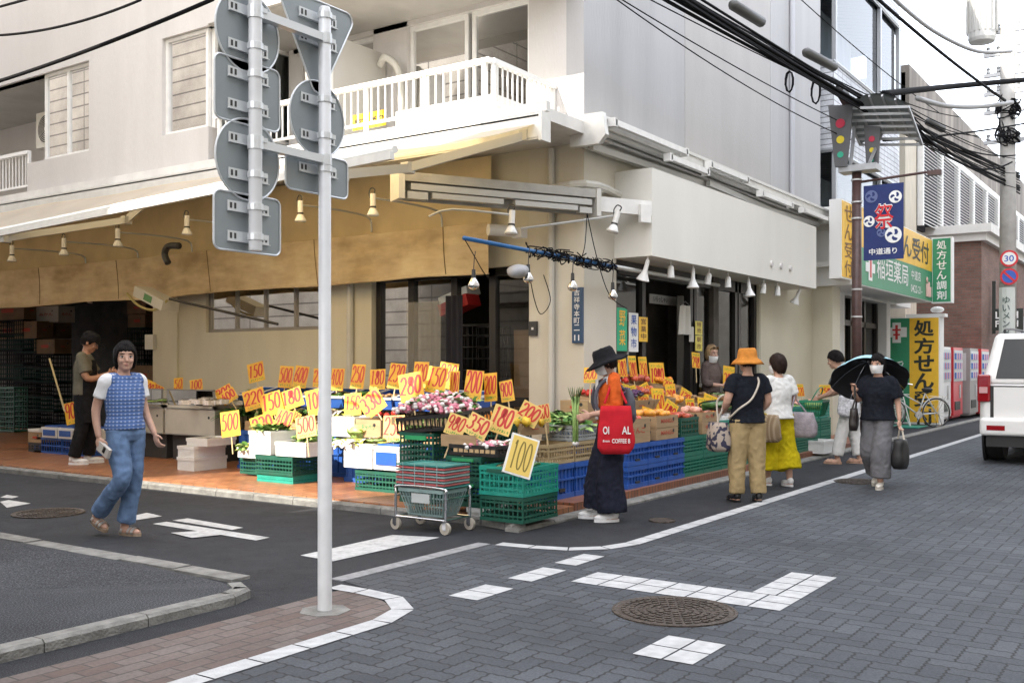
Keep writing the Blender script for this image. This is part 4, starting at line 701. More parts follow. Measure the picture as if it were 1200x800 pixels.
def plate(P, shape, cy, hw, hh, lv):
    x0 = P.x - PM.x; z = zp(cy, P); y = .06
    if shape == 'c': poly = [(hw * math.cos(k * math.pi / 20), hw * math.sin(k * math.pi / 20)) for k in range(40)]
    elif shape == 'r':
        r = .04; poly = []
        for (sx, sy, a0) in ((1, 1, 0), (-1, 1, 90), (-1, -1, 180), (1, -1, 270)): poly += [(sx * (hw - r) + r * math.cos(R(a0 + q * 22.5)), sy * (hh - r) + r * math.sin(R(a0 + q * 22.5))) for q in range(5)]
    else:
        poly = []
        for (cx, cyy, a0) in ((hw - .05, hh * .85, -30), (-hw + .05, hh * .85, 90), (0, -hh * .9, 210)): poly += [(cx + .05 * math.cos(R(a0 + q * 30)), cyy + .05 * math.sin(R(a0 + q * 30))) for q in range(5)]
    o = part(t, 'sign_plate', MB().prism(poly, (x0, y, z), (1, 0, 0), (0, 0, 1), (0, 1, 0), .003), PLATE); g = MB(); n = len(poly); g.tube([(x0 + a, y - .002, z + b) for a, b in poly + poly[:1]], .006, 5, False); part(o, 'rim', g, CLAMP)
    for l in lv:
        w2 = min(hw * .62, .15); g = MB(); g.bx(x0 - w2, x0 + w2, y - .022, y - .001, z + l - .028, z + l - .024); g.bx(x0 - w2, x0 + w2, y - .008, y - .001, z + l - .024, z + l + .03); c = part(o, 'clamp_rail', g, CLAMP)
        g = MB()
        for sx in (-1, 1):
            for q in (0, 1): g.box((x0 + sx * (w2 - .035) - .014 + .028 * q, y - .009, z + l + .004), (.012, .004, .03))
        part(o, 'slot', g, LD); g = MB(); g.cyl((x0, 0, z + l - .014), (x0, 0, z + l + .02), .043, .043, 14); g.bx(x0 + .03, x0 + .06, -.03, -.005, z + l - .01, z + l + .015); part(o, 'clamp', g, CLAMP)
plate(PS, 'c', 36, .22, .22, (.11, -.09)); plate(PS, 'r', 108, .225, .17, (.09, -.08)); plate(PS, 'c', 186, .22, .22, (.1, -.09)); plate(PS, 'r', 261, .23, .155, (.08, -.08)); plate(PM, 't', 52, .29, .25, (.16, .02)); plate(PM, 'c', 138, .22, .22, (.1, -.11)); plate(PM, 'r', 203, .25, .115, (.02,))
# ================================================================ OVERHEAD CABLES
def cable(name, label, pts, r, s=0., group=None, m=None, n=24):
    g = MB()
    if len(pts) == 2: pts = sag(pts[0], pts[1], s, n)
    else: pts = cat_rom(pts, 6)
    g.tube(pts, r, 5); return solo(name, g, m or BLKC, label, 'cable', group=group, smooth=True)
rg = random.Random(5); N_ = 'overhead_cable'
def line(a, b, Ya, Yb, ext=.35): p, q = at(*a, Ya), at(*b, Yb); return [p - (q - p) * ext, q]
for k in range(15): dy = rg.uniform(-14, 14); cable(N_, 'black cable in the thick bundle strung along the shopping street', line((818 + dy, 0), (1195, 205 + dy * .9 + (k % 3) * 6), 12.4, 24), rg.choice((.01, .013, .018, .026)), rg.uniform(.05, .28), 'cables bundled along the street')
for i, (a, b, Ya, Yb, r, s) in enumerate((((742, 0), (1000, 150), 11.5, 17, .008, .1), ((745, 0), (1000, 165), 11.5, 17, .008, .2), ((770, 0), (1010, 120), 11.5, 17, .008, .05))): cable(N_, 'thin wire crossing the pale upper wall of the corner building', line(a, b, Ya, Yb), r, s, 'thin wires across the wall')
cable(N_, 'black twisted cable running down from the top to the utility pole', line((1036, 0), (1178, 118), 16, 21.5), .03, .1); cable(N_, 'thick pale twisted cable looping to the transformer', [at(1020, -30, 16), at(1060, 10, 17.5), at(1100, 40, 19), at(1145, 60, 20.5), at(1185, 60, 21.5)], .04, m=mat('cable_grey', (.3, .3, .3), .6)); cable(N_, 'straight thick black cable sleeve crossing to the utility pole', [at(1035, 110, 17), at(1080, 105, 19), at(1130, 100, 21), at(1230, 91, 23)], .06)
cable(N_, 'grey sagging cable below the black sleeve', [at(1075, 115, 18), at(1110, 124, 19.5), at(1150, 125, 21), at(1186, 120, 22)], .05, m=mat('cable_grey', (.3, .3, .3))); cable(N_, 'black cable sloping up across the louvres', line((1090, 158), (1210, 143), 19, 23), .02, .05); cable(N_, 'cable dipping from the street bundle to the utility pole', line((1060, 118), (1186, 190), 18, 22, .1), .02, .6); cable(N_, 'second cable dipping from the bundle to the utility pole', line((1050, 125), (1190, 182), 18, 22, .1), .016, .3); cable(N_, 'long thin wire slanting across the bay window', line((950, 4), (1100, 132), 15, 20), .008, .1)
for i in range(6): cable(N_, 'fine drop wire fanning out from the cable joint', line((1035 + 3 * i, 108 + i), (1190, 135 + 17 * i), 17, 22, .02), .009, rg.uniform(.1, .4), 'fine drop wires at the utility pole')
cable(N_, 'black cable crossing the lane wall above the windows', line((0, 90), (250, -1), 9.5, 8), .018, .05); cable(N_, 'thin upper cable crossing the top corner of the lane wall', line((0, 31), (165, 0), 10.5, 9.8), .014, .12); cable(N_, 'short cable crossing the topmost corner of the lane wall', line((0, 8), (40, -3), 10.5, 10.2), .014)
for px, py, Y, rr, d in ((925, 96, 15.5, .1, 'loop of spare cable hanging by the downpipe'), (956, 108, 16.5, .12, 'larger loop of spare cable hanging at the building end')): g = MB(); c = at(px, py, Y); g.tube([c + Vector((.02 * math.sin(a), rr * .6 * math.sin(a * .628), rr * 1.6 * math.cos(a * .628))) for a in range(24)], .014, 5); solo('cable_coil', g, BLKC, d, 'cable coil')
for i, (a, b, Ya, Yb, d) in enumerate((((856, 4), (895, 28), 13.3, 14, 'long dark cable joint sleeve high on the street bundle'), ((942, 60), (980, 80), 15.2, 16, 'dark cable joint sleeve over the drop loops'), ((1046, 118), (1066, 130), 18, 18.5, 'brown cable joint sleeve before the louvres'), ((1086, 142), (1106, 152), 19.5, 20, 'grey cable joint sleeve in front of the louvres'))): p, q = at(*a, Ya), at(*b, Yb); solo('cable_joint', MB().tube([p, p.lerp(q, .08), p.lerp(q, .92), q], [.03, .075, .075, .03], 10), mat('sleeve', (.06, .06, .055), .5), d, 'cable joint', smooth=True)
t = thing('junction_box', 'black cable junction box hanging on the street bundle', 'junction box', at(988, 111, 16)); part(t, 'box', MB().box((0, 0, 0), (.4, .12, .14), Matrix.Rotation(.3, 3, 'Y')), LD)
# ================================================================ CRATES, BOXES
def pl(name, col, **k): return mat(name, col, k.pop('rough', .45), var=.12, vs=9, dirt=.25, dcol=(.12, .11, .09), **k)
DG, TQ, BK, BE, GY, BL = pl('crate_dark_green', (.01, .085, .055)), pl('crate_turquoise', (.015, .27, .2)), pl('crate_black', (.018, .016, .016)), pl('crate_beige', (.4, .3, .16)), pl('crate_grey', (.32, .34, .34)), pl('crate_blue', (.02, .09, .36))
LG = pl('crate_light_green', (.03, .3, .11)); FOAM = mat('polystyrene', (.72, .72, .7), .7, bump=.25, bs=220, var=.03, vs=30); KRAFT = mat('cardboard', (.36, .24, .13), .85, var=.12, vs=5, stretch=(1, 1, 6)); KIN = mat('cardboard_inside', (.42, .3, .17), .9); PRN = mat('carton_print', (.45, .06, .03), .8); PRG = mat('carton_print_green', (.05, .25, .1), .8); BLR = mat('carton_print_blue', (.05, .12, .4), .8)
CACHE = {}; DGD, BKD = pl('crate_shaded_green', (.006, .025, .02), spec=.1, rough=.8), pl('crate_shaded_black', (.006, .006, .007), spec=.1, rough=.8)  # crate colours darkened to carry the storage bay's shade
def lattice_mb(w_, d, h, nx, ny, rows):
    key = (round(w_, 3), round(d, 3), round(h, 3)); t = .014
    g = MB(); x, y = w_ / 2, d / 2; g.bx(-x + .01, x - .01, -y + .01, y - .01, .0, .012)
    for sy in (-1, 1):
        for z0, z1 in ((0, .03), (h - .035, h)): g.bx(-x, x, sy * y - (t if sy > 0 else 0), sy * y + (t if sy < 0 else 0), z0, z1)
        for k in range(nx + 1): c = -x + .012 + (w_ - .024) * k / nx; e = .011 if 0 < k < nx else .014; g.bx(c - e / 2, c + e / 2, sy * (y - .003) - (t * .7 if sy > 0 else 0), sy * (y - .003) + (t * .7 if sy < 0 else 0), .03, h - .035)
        for r in range(1, rows): z = h * r / rows; g.bx(-x + .004, x - .004, sy * (y - .002) - (.01 if sy > 0 else 0), sy * (y - .002) + (.01 if sy < 0 else 0), z - .009, z + .009)
    for sx in (-1, 1):
        for z0, z1 in ((0, .0305), (h - .0355, h - .001)): g.bx(sx * x - (t if sx > 0 else 0), sx * x + (t if sx < 0 else 0), -y + t, y - t, z0, z1)
        for k in range(ny + 1): c = -y + .012 + (d - .024) * k / ny; e = .011 if 0 < k < ny else .014; g.bx(sx * (x - .003) - (t * .7 if sx > 0 else 0), sx * (x - .003) + (t * .7 if sx < 0 else 0), c - e / 2, c + e / 2, .03, h - .035)
        for r in range(1, rows): z = h * r / rows; g.bx(sx * (x - .002) - (.01 if sx > 0 else 0), sx * (x - .002) + (.01 if sx < 0 else 0), -y + .004, y - .004, z - .009, z + .009)
    return g
def crate(label, m, c, dims, z, rz=0., grip=None, name='crate', cat_='crate', group=None, tilt=0., rows=4, dens=.05):
    w_, d, h = dims; key = (m.name, round(w_, 2), round(d, 2), round(h, 2), rows, dens); t = thing(name, label, cat_, (c[0], c[1], z), rz, group)
    if tilt: t.rotation_euler = (tilt if abs(tilt) < 5 else 0, 0, rz)
    if key not in CACHE: CACHE[key] = lattice_mb(w_, d, h, max(3, round(w_ / dens)), max(3, round(d / dens)), rows).mesh('basket_body', m)
    link('body', CACHE[key], t)
    if grip:
        for s in (-1, 1): k2 = ('grip', grip.name, round(d, 2), round(h, 2)); g = MB().bx(-.012, .006, -d * .3, d * .3, h * .8, h * .92); o = part(t, 'handle', g, grip); o.location = (s * (w_ / 2 + .004), 0, 0)
    return t
def tub(label, c, dims, z, m=BL, rz=0., group=None):      # closed ribbed plastic container with a slot
    w_, d, h = dims; key = ('tub', m.name, round(w_, 2), round(d, 2), round(h, 2)); t = thing('container', label, 'container', (c[0], c[1], z), rz, group)
    if key not in CACHE:
        g = MB(); x, y = w_ / 2, d / 2; g.bx(-x + .02, x - .02, -y + .02, y - .02, 0, h - .03)
        for s in (-1, 1):
            for z0 in (0, h * .52, h - .05): g.bx(-x, x, s * y - (.02 if s > 0 else 0), s * y + (.02 if s < 0 else 0), z0, z0 + (.02 if z0 and z0 < h * .6 else .05)); g.bx(s * x - (.02 if s > 0 else 0), s * x + (.02 if s < 0 else 0), -y + .02, y - .02, z0, z0 + (.02 if z0 and z0 < h * .6 else .05))
            for k in range(7): a = -x + .03 + (w_ - .06) * k / 6; g.bx(a - .006, a + .006, s * (y - .02) - (0 if s > 0 else .012), s * (y - .02) + (.012 if s > 0 else 0), .05, h - .05)
            for k in range(5): a = -y + .03 + (d - .06) * k / 4; g.bx(s * (x - .02) - (0 if s > 0 else .012), s * (x - .02) + (.012 if s > 0 else 0), a - .006, a + .006, .05, h - .05)
        CACHE[key] = (g.mesh('tub_body', m), MB().bx(-.05, .05, -y - .001, -y + .02, h * .2, h * .3).mesh('tub_slot', LD))
    link('body', CACHE[key][0], t); link('slot', CACHE[key][1], t); return t
def foam(label, c, dims, z, rz=0., liner=None, name='foam_box'):
    w_, d, h = dims; t = thing(name, label, 'foam box', (c[0], c[1], z), rz); x, y, q = w_ / 2, d / 2, .025; g = MB(); g.bx(-x, x, -y, y, 0, .02)
    for a in ((-x, x, -y, -y + q), (-x, x, y - q, y), (-x, -x + q, -y + q, y - q), (x - q, x, -y + q, y - q)): g.bx(*a, .02, h)
    part(t, 'body', g, FOAM); g = MB(); g.bx(-x - .008, x + .008, -y - .008, -y, h - .04, h); g.bx(-x - .008, -x, -y, y + .008, h - .04, h); g.bx(-x - .004, -x, -y * .5, y * .5, h * .25, h * .6); part(t, 'lip', g, FOAM)
    if liner: g = MB(); g.bx(-x + q + .005, x - q - .005, -y + q + .005, y - q - .005, .03, h + .02); g.bx(-x - .01, -x - .008, -y * .8, y * .8, h * .2, h * .75); part(t, 'liner', g, liner)
    return t
def carton(label, c, dims, z, rz=0., mark=None, ink=None, open_=True, group=None, km=None):
    w_, d, h = dims; t = thing('cardboard_box', label, 'cardboard box', (c[0], c[1], z), rz, group); x, y, q = w_ / 2, d / 2, .006; g = MB()
    if open_:
        g.bx(-x, x, -y, y, 0, .01)
        for a in ((-x, x, -y, -y + q), (-x, x, y - q, y), (-x, -x + q, -y + q, y - q), (x - q, x, -y + q, y - q)): g.bx(*a, .01, h)
        g.mi(1); g.bx(-x + .02, x - .02, -y + .02, y - .02, h * .5, h * .55); g.mi(0)
        f = MB(); L = min(.09, d * .3); f.add([(-x, -y, h), (x, -y, h), (x, -y - L, h + .03), (-x, -y - L, h + .03)], [(0, 1, 2, 3)]) if False else None
    else: g.bx(-x, x, -y, y, 0, h)
    part(t, 'box', g, [km or KRAFT, KIN]); g = MB()
    if mark:
        write(g, mark, (-x * .6, -y - .002, h * .4), U, Z, w_ * .6, min(.07, h * .36), .02); write(g, mark, (-x - .002, y * .55, h * .4), W_, Z, d * .55, min(.07, h * .36), .02)
    else: g.bx(-x * .3, x * .2, -y - .002, -y, h * .45, h * .52); g.bx(-x - .002, -x, -y * .4, y * .3, h * .4, h * .6)
    part(t, 'print', g, ink or PRN); g = MB(); g.cyl((x * .55, -y - .003, h * .7), (x * .55, -y, h * .7), .02, .02, 10); g.cyl((-x - .003, -y * .5, h * .7), (-x, -y * .5, h * .7), .02, .02, 10); part(t, 'hand_hole', g, LD); return t
def FB(u0, xl, xr, yt, yb, du):      # lane-facing box from its measured front: centre, size, base height
    v0, v1 = v_on(xr, u0), v_on(xl, u0); vm = (v0 + v1) / 2; z0, z1 = z_at(yb, u0, v0), z_at(yt, u0, v0); return (u0 + du / 2, vm), (du, v1 - v0, z1 - z0), z0
def RB(v0, xl, xr, yt, yb, dv):      # street-facing box
    u0, u1 = u_on(xl, v0), u_on(xr, v0); z0, z1 = z_at(yb, u0, v0), z_at(yt, u0, v0); return ((u0 + u1) / 2, v0 + dv / 2), (u1 - u0, dv, z1 - z0), z0
FL = .085; RF = .11
# --- by the man in the cap
for k, (a, b) in enumerate(((40, 72), (73, 104))): c, d, z = FB(8.75, a, b, 515, 534, .4); crate('blue crate on the tiles before the storage bay, %s' % ('next to the man in the cap' if k else 'at its open end'), BL, c, (d[0], d[1], .24), FL, rows=2, dens=.07)
for k, (a, b) in enumerate(((49, 67), (68, 85), (86, 104))): c, d, z = FB(8.72, a, b, 500, 513, .42); t = foam(('white tray with blue liner nearest the foam tray by the storage bay', 'white tray with blue liner in the middle before the man in the cap', 'white tray with blue liner behind the legs of the man in the cap')[k], c, (d[0], d[1] - .01, .16), FL + .245, liner=BL)
c, d, z = FB(8.75, 33, 48, 501, 513, .4); carton('small carton at the open end of the blue trays', c, (.4, d[1], .16), FL + .15, open_=False); crate('black crate under the small carton by the storage bay', BK, c, (.4, d[1], .15), FL)
foam('flat foam lid lying on the small carton by the storage bay', c, (.42, .3, .05), FL + .31)
# --- refrigerated counters
CABW = mat('counter_white', (.56, .53, .46), .45, var=.05, vs=4, dirt=.2); CABG = mat('counter_steel', (.4, .4, .4), .35, .7)
for k, (a, b, ds) in enumerate(((128, 191, 'pale refrigerated counter partly behind the walking young woman'), (193, 252, 'pale refrigerated counter beside the foam boxes'))):
    u0 = 9.15; v0, v1 = v_on(b, u0), v_on(a, u0); t = thing('display_counter', ds, 'counter', (u0 + .4, (v0 + v1) / 2, FL)); y = (v1 - v0) / 2 - .01
    part(t, 'base', MB().bx(-.3, .4, -y + .04, y - .04, 0, .36), mat('counter_base', (.05, .05, .05), .5)); part(t, 'cabinet', MB().bx(-.4, .4, -y, y, .36, .74).bx(-.4, .4, -y, -y + .05, .74, .8).bx(-.4, .4, y - .05, y, .74, .8).bx(-.4, -.35, -y, y, .74, .78).bx(.3, .4, -y, y, .74, .95), CABW); g = MB()
    g.bx(-.41, .4, -y, y, .73, .745); g.bx(-.39, -.37, -y + .02, -y + .05, .78, 1.0); g.bx(-.39, -.37, y - .05, y - .02, .78, 1.0); g.bx(-.39, -.37, -y + .02, y - .02, .99, 1.01); g.bx(-.41, -.4, -y, y, .36, .375); part(t, 'steel_trim', g, CABG); part(t, 'glass_guard', MB().quad((-.38, -y + .03, .78), (-.38, y - .03, .78), (-.38, y - .03, 1.0), (-.38, -y + .03, 1.0)), GLS)
    part(t, 'lock', MB().cyl((-.405, -y + .12, .62), (-.4, -y + .12, .62), .02, .02, 8), LD); part(t, 'inner_tray', MB().bx(-.34, .29, -y + .06, y - .06, .76, .8), mat('ice_tray', (.2, .2, .17), .6))
# --- foam boxes on the tiles
c = (8.55, 10.72); foam('white foam box on the tiles beside the pale counters, lowest of its stack', c, (.52, .33, .17), FL); foam('white foam box in the middle of the stack by the counters', (8.55, 10.73), (.5, .32, .14), FL + .172); foam('shallow foam tray holding cucumbers on top of the stack by the counters', (8.6, 10.6), (.5, .36, .1), FL + .315, .1)
# --- front row up to the sign post
crate('dark green crate with a turquoise base under the white polystyrene box', DG, (8.25, 8.78), (.5, .62, .22), FL + .09, rows=5); crate('turquoise crate on the tiles, lowest beneath the white polystyrene box', TQ, (8.26, 8.78), (.48, .6, .088), FL, rows=2)
crate('small dark green crate under the foam tray of greens', DG, (8.55, 9.5), (.42, .5, .2), FL + .02, rows=4); foam('foam tray of greens beside the white polystyrene box', (8.5, 9.48), (.45, .46, .12), FL + .225)
foam('deep white polystyrene box in sunlight with a card behind it', (8.2, 9.0), (.42, .36, .27), FL + .315); foam('foam tray of pale vegetables beside the sign post', (8.22, 8.5), (.46, .46, .16), FL + .315, .05)
for k in range(4): tub('blue container under the middle row of lane produce, %s' % ('first from the counters', 'second from the counters', 'third from the counters', 'behind the sign post')[k], (9.05, 10.15 - .55 * k), (.38, .52, .5), FL, group=None)
for k in range(3): carton('flat produce tray carton on the blue containers, %s' % ('beside the counters', 'under the middle cards', 'near the sign post')[k], (9.05, 9.95 - .65 * k), (.4, .6, .12), FL + .505, mark=None)
# raised back row along the wall: blue bins with white rims on black crates
def bin_(label, c, z, w_=.42, d=.36, h=.15, tilt=.22):
    t = thing('produce_bin', label, 'bin', (c[0], c[1], z)); t.rotation_euler = (0, -tilt, 0); x, y = w_ / 2, d / 2; g = MB(); g.bx(-x, x, -y, y, 0, .01)
    for a in ((-x, x, -y, -y + .01), (-x, x, y - .01, y), (-x, -x + .01, -y + .01, y - .01), (x - .01, x, -y + .01, y - .01)): g.bx(*a, .01, h)
    part(t, 'tray', g, BL); g = MB()
    for a in ((-x - .015, x + .015, -y - .015, -y), (-x - .015, x + .015, y, y + .015), (-x - .015, -x, -y, y), (x, x + .015, -y, y)): g.bx(*a, h - .02, h + .005)
    part(t, 'rim', g, FOAM); return t
wv_ = ('beside the herbs', 'second from the herbs', 'third from the herbs', 'fourth from the herbs', 'behind the sign post', 'just past the sign post', 'third past the sign post', 'fourth past the sign post', 'by the pale pipe', 'last before the radishes')
for k in range(10): bin_('tilted blue bin with white rim on the wall row, ' + wv_[k], (9.75 - .028 * k, 11.0 - .44 * k), .93)
for k in range(5): crate('black crate carrying the tilted blue bins, %s from the counters' % ('first', 'second', 'third', 'fourth', 'fifth')[k], BK, (9.8 - .05 * k, 10.75 - .88 * k), (.45, .8, .8), FL, rows=6, dens=.09)
# --- between sign post and corner
c, d, z = FB(8.05, 416, 465, 549, 573, .45); crate('dark green crate under the foam box of yellowing greens', DG, c, d, FL, rows=4)
c, d, z = FB(8.02, 403, 436, 520, 549, .5); foam('white foam box of yellowing greens next to the sign post', c, d, FL + .24); c, d, z = FB(8.03, 438, 468, 521, 549, .45); foam('white tray with bright blue liner before the green crate tower', c, d, FL + .24, liner=BL)
for k in range(3): tub('blue container standing behind the sign post, %s' % ('hidden furthest along the lane', 'middle of three', 'beside the green crate tower')[k], (8.75, 8.0 - .45 * k), (.38, .42, .42), FL)
c, d, z = FB(8.5, 384, 415, 489, 512, .45); foam('white foam box on the blue containers just past the sign post', c, d, z); c, d, z = FB(8.5, 417, 446, 492, 513, .4); carton('cabbage carton with print on the blue containers', c, d, z, mark='キャベツ', ink=PRG)
# green towers, black radish tray
c, d, z = FB(7.6, 468, 508, 505, 545, .45)
for k in range(2): crate(('dark green crate at the foot of the tower behind the basket trolley', 'dark green crate on top of the tower under the radish tray')[k], DG, (7.83, c[1]), (.46, d[1], .34), FL + .345 * k, grip=LG, rows=6)
for k, (a, z0) in enumerate(((.0, FL + .715),)): t = crate('black slatted tray heaped with radishes on the green tower', BK, (7.95, c[1] - .1), (.62, d[1] + .34, .16), z0, rows=1, dens=.055); t.rotation_euler = (-.1, -.06, 0)
c, d, z = FB(7.3, 521, 562, 538, 600, .42); foam('white foam block under the second green tower by the kerb', (7.5, 5.36), (.35, .26, .07), .07, name='foam_block')
for k in range(2): crate(('dark green crate at the foot of the tower beside the turquoise crates', 'dark green crate under the black tray with the tan card')[k], DG, (7.55, c[1]), (.46, d[1], .225), .145 + .23 * k, grip=LG, rows=6)
crate('black slatted tray of radishes with a tan card on the second tower', BK, (7.6, c[1] - .08), (.5, d[1] + .14, .1), .605, rows=1, dens=.055); solo('cardboard_strip', MB().bx(-.006, .006, -.2, .2, 0, .11), KRAFT, 'tan cardboard strip standing in the black tray under two price cards', 'card', (7.38, c[1] + .1, .68))
CRD = mat('card_tan', (.5, .34, .18), .85)
for k, (cx, cy, w_, z0) in enumerate(((7.655, 6.36, .74, .84), (7.352, c[1] - .08, .5, .61))): g = MB(); [g.bx(0, .004, -w_ / 2 + .06 * q, -w_ / 2 + .06 * q + .045, 0, .075) for q in range(int(w_ / .06))]; solo('tray_lining', g, CRD, ('row of tan lining tabs inside the larger radish tray', 'row of tan lining tabs inside the smaller black tray')[k], 'lining', (cx, cy, z0))
# corner crates
crate('dark green crate on the kerb corner under the turquoise one', DG, (7.42, 4.99), (.56, .46, .22), .075, rows=4); crate('bright turquoise crate on the kerb corner holding a leaning board', TQ, (7.42, 4.99), (.57, .47, .25), .3, rows=4, grip=DG)
# street side front, west of the shopper
for k in range(2): tub('blue container behind the turquoise corner crate, %s' % ('under the beige crates', 'under the grey crate')[k], (8.5 + .48 * k, 5.4), (.46, .4, .34), RF)
for k in range(2): crate('beige slatted crate under the %s' % ('lettuces', 'bagged spinach')[k], BE, (8.52 + .5 * k, 5.42), (.48, .4, .2), .455, rows=3); 
crate('dark green crate of lettuces behind the leaning board', DG, (8.1, 5.75), (.62, .5, .2), .66, rows=4, grip=LG); crate('pale grey crate of bagged spinach beside the shopper in the black hat', GY, (9.02, 5.42), (.5, .4, .16), .66, rows=3); crate('black crate under the lettuce crate', BK, (8.1, 5.8), (.6, .46, .54), RF, rows=5, dens=.09)
for k in range(2): carton('loose %s carton stacked by the corner pillar' % ('lower', 'upper tilted')[k], (9.9, 5.78), (.5, .34, .15), .72 + .17 * k, .1 * k, open_=False); tub('blue container holding up the cartons by the corner pillar' if k else 'lower blue container by the corner pillar', (9.9, 5.78), (.5, .4, .3), RF + .305 * k)
# street side front row: blue then green containers, two high
k = 0
for lv in range(2):
    for q in range(3): tub('%s blue container at the street front, %s' % (('lower', 'upper')[lv], ('behind the red tote bag', 'under the taped carton', 'next to the green ones')[q]), (9.75 + .48 * q, 5.2), (.47, .38, .235), RF + .24 * lv)
GRC = pl('container_green', (.012, .16, .1))
us = [11.2 + .56 * q for q in range(5)] + [14.05 + .58 * q for q in range(5)]
ds = ('first', 'second', 'third', 'fourth', 'fifth', 'sixth', 'seventh', 'eighth', 'ninth', 'tenth')
for lv in range(2):
    for q in range(10): crate('%s green crate of the street front, %s from the blue ones' % (('lower', 'upper')[lv], ds[q]), GRC, (us[q], 5.2), (.55, .38, .235), RF + .24 * lv, rows=6, dens=.045)
T2 = RF + .48
carton('big taped carton on the blue containers by the red tote bag', (9.78, 5.2), (.56, .36, .26), T2, mark='りんご', ink=PRN); carton('carton with red print on the blue containers, the upper of two', (10.5, 5.2), (.56, .36, .13), T2 + .135, mark='MANGO', ink=PRN); carton('carton with red print on the blue containers, the lower of two', (10.5, 5.2), (.56, .36, .13), T2, mark='MANGO', ink=PRN, open_=False)
crate('dark green crate of apples between two cartons', DG, (11.12, 5.2), (.5, .36, .22), T2, rows=3); carton('small carton with dark print, lower of two on the green crates', (11.7, 5.2), (.44, .36, .14), T2, mark='もも', open_=False); carton('small carton of peaches, upper of two on the green crates', (11.7, 5.2), (.44, .36, .12), T2 + .142, mark='もも')
for q, (u, w_) in enumerate(((12.35, .6), (13.0, .6), (13.65, .6))): crate('turquoise tray on the green crates, %s from the cartons' % ds[q], TQ, (u, 5.24), (w_, .42, .14), T2, rows=2)
for q in range(4): crate('turquoise crate toward the far end of the street front, %s of four' % ds[q], TQ, (14.6 + .6 * q, 5.24), (.55, .4, .22), T2, rows=4)
# rising second and third rows behind
for q in range(9): crate('black crate holding up the back row of street produce, %s from the pillar' % ds[q], BK, (10.2 + .62 * q, 5.72), (.6, .42, .72), RF, rows=6, dens=.1)
trays = []
for q in range(9): t = carton('shallow carton of produce in the back row, %s from the pillar' % ds[q], (10.2 + .62 * q, 5.72), (.58, .42, .13), .83 + (.1 if q < 3 else 0), 0, mark=None); t.rotation_euler = (.2, 0, 0)
for q in range(3): carton('fruit carton high at the glass beside the pillar, %s' % ds[q], (11.1 + .6 * q, 6.0), (.56, .36, .14), 1.06, mark='みかん', ink=BLR).rotation_euler = (.25, 0, 0)
# --- inside the storage bay and the shop
for q, (px, yt, yb, w_, col) in enumerate(((8, 352, 374, 40, 0), (22, 353, 376, 24, 0), (8, 376, 397, 30, 0), (30, 376, 396, 26, 0), (54, 358, 377, 29, 1), (53, 377, 396, 24, 0), (52, 397, 414, 24, 0), (160, 352, 367, 22, 0), (160, 368, 383, 20, 0), (165, 428, 452, 36, 0))):
    u0 = 12.7 + .3 * (q % 3); c, d, z = FB(u0, px - w_ / 2, px + w_ / 2, yt, yb, .4); carton('carton stacked in the dark storage bay, %s' % ('far up at the open end', 'beside the topmost brown one', 'below the topmost brown one', 'beside the pale edge', 'white with a red mark', 'under the white one', 'lowest under the white one', 'upper of two near the pillar', 'lower of two near the pillar', 'behind the young woman')[q], c, d, z, mark='みかん' if col else None, open_=False, km=mat('white_card', (.55, .53, .47)) if col else mat('shaded_card', (.2, .125, .065), .9, var=.15, vs=4))  # carton brown darkened in the material for the bay's shade
    if q in (0, 3, 6, 8, 9):
        n = max(1, int((z - .1) / .32)); 
        for j in range(n): crate('plastic crate coloured dark for the shade of the storage bay, row %s level %s' % (('one', 'two', 'three', 'four', 'five')[(0, 3, 6, 8, 9).index(q)], ('a', 'b', 'c', 'd', 'e', 'f', 'g')[j]), DGD if j % 2 else BKD, c, (.45, max(.4, d[1]), (z - .1) / n - .005), .1 + (z - .1) / n * j, rows=3, dens=.09)
crate('green crate leaning upright at the edge of the storage bay', DG, (11.2, v_on(12, 11.2)), (.3, .8, .9), .1, rows=9, dens=.1)
solo('leaning_pole', MB().tube([at(58, 420, 14.6), at(76, 482, 14.3)], .014, 6), mat('bamboo', (.5, .4, .2), .6), 'thin pale pole leaning in the storage bay', 'pole')
# ---- produce
def proto(name, mb, mats, smooth=True): return mb.mesh(name, mats, smooth)
PK, PW, GL_, LGN, YG, OR, RD, YE, BR_, PU = [mat('produce_%s' % n, c, .45, var=.25, vs=30, spec=.4) for n, c in (('pink', (.66, .22, .3)), ('white', (.75, .7, .68)), ('green', (.06, .16, .03)), ('pale_green', (.3, .45, .14)), ('yellow_green', (.4, .42, .08)), ('orange', (.75, .25, .02)), ('red', (.5, .03, .02)), ('yellow', (.75, .5, .05)), ('brown', (.25, .14, .06)), ('purple', (.07, .02, .08)))]
BAG = glass('clear_bag', (.92, .93, .93), .12)
def leaf(g, p, d, L, wd, n=5, curl=.5):
    d = Vector(d).normalized(); x, y = frame_of(d); pts = []
    for k in range(n + 1): t = k / n; c = Vector(p) + d * L * t + Vector((0, 0, -curl * L * t * t)); w_ = wd * math.sin(math.pi * (.1 + .88 * t)) ; pts += [c - x * w_ + y * .15 * w_, c, c + x * w_ + y * .15 * w_]
    g.add(pts, [(3 * k, 3 * k + 1, 3 * k + 4, 3 * k + 3) for k in range(n)] + [(3 * k + 1, 3 * k + 2, 3 * k + 5, 3 * k + 4) for k in range(n)])
rg = random.Random(21)
def P_radish():
    g = MB()
    for k in range(9): g.mi(0 if k % 3 else 1).ell((rg.uniform(-.06, .06), rg.uniform(-.06, .06), .02 + rg.uniform(0, .04)), (.022, .022, .02), 8, 6)
    g.mi(2); [leaf(g, (rg.uniform(-.03, .03), .03, .04), (rg.uniform(-.6, .6), 1, .7), .08, .015, 3) for k in range(4)]; return g
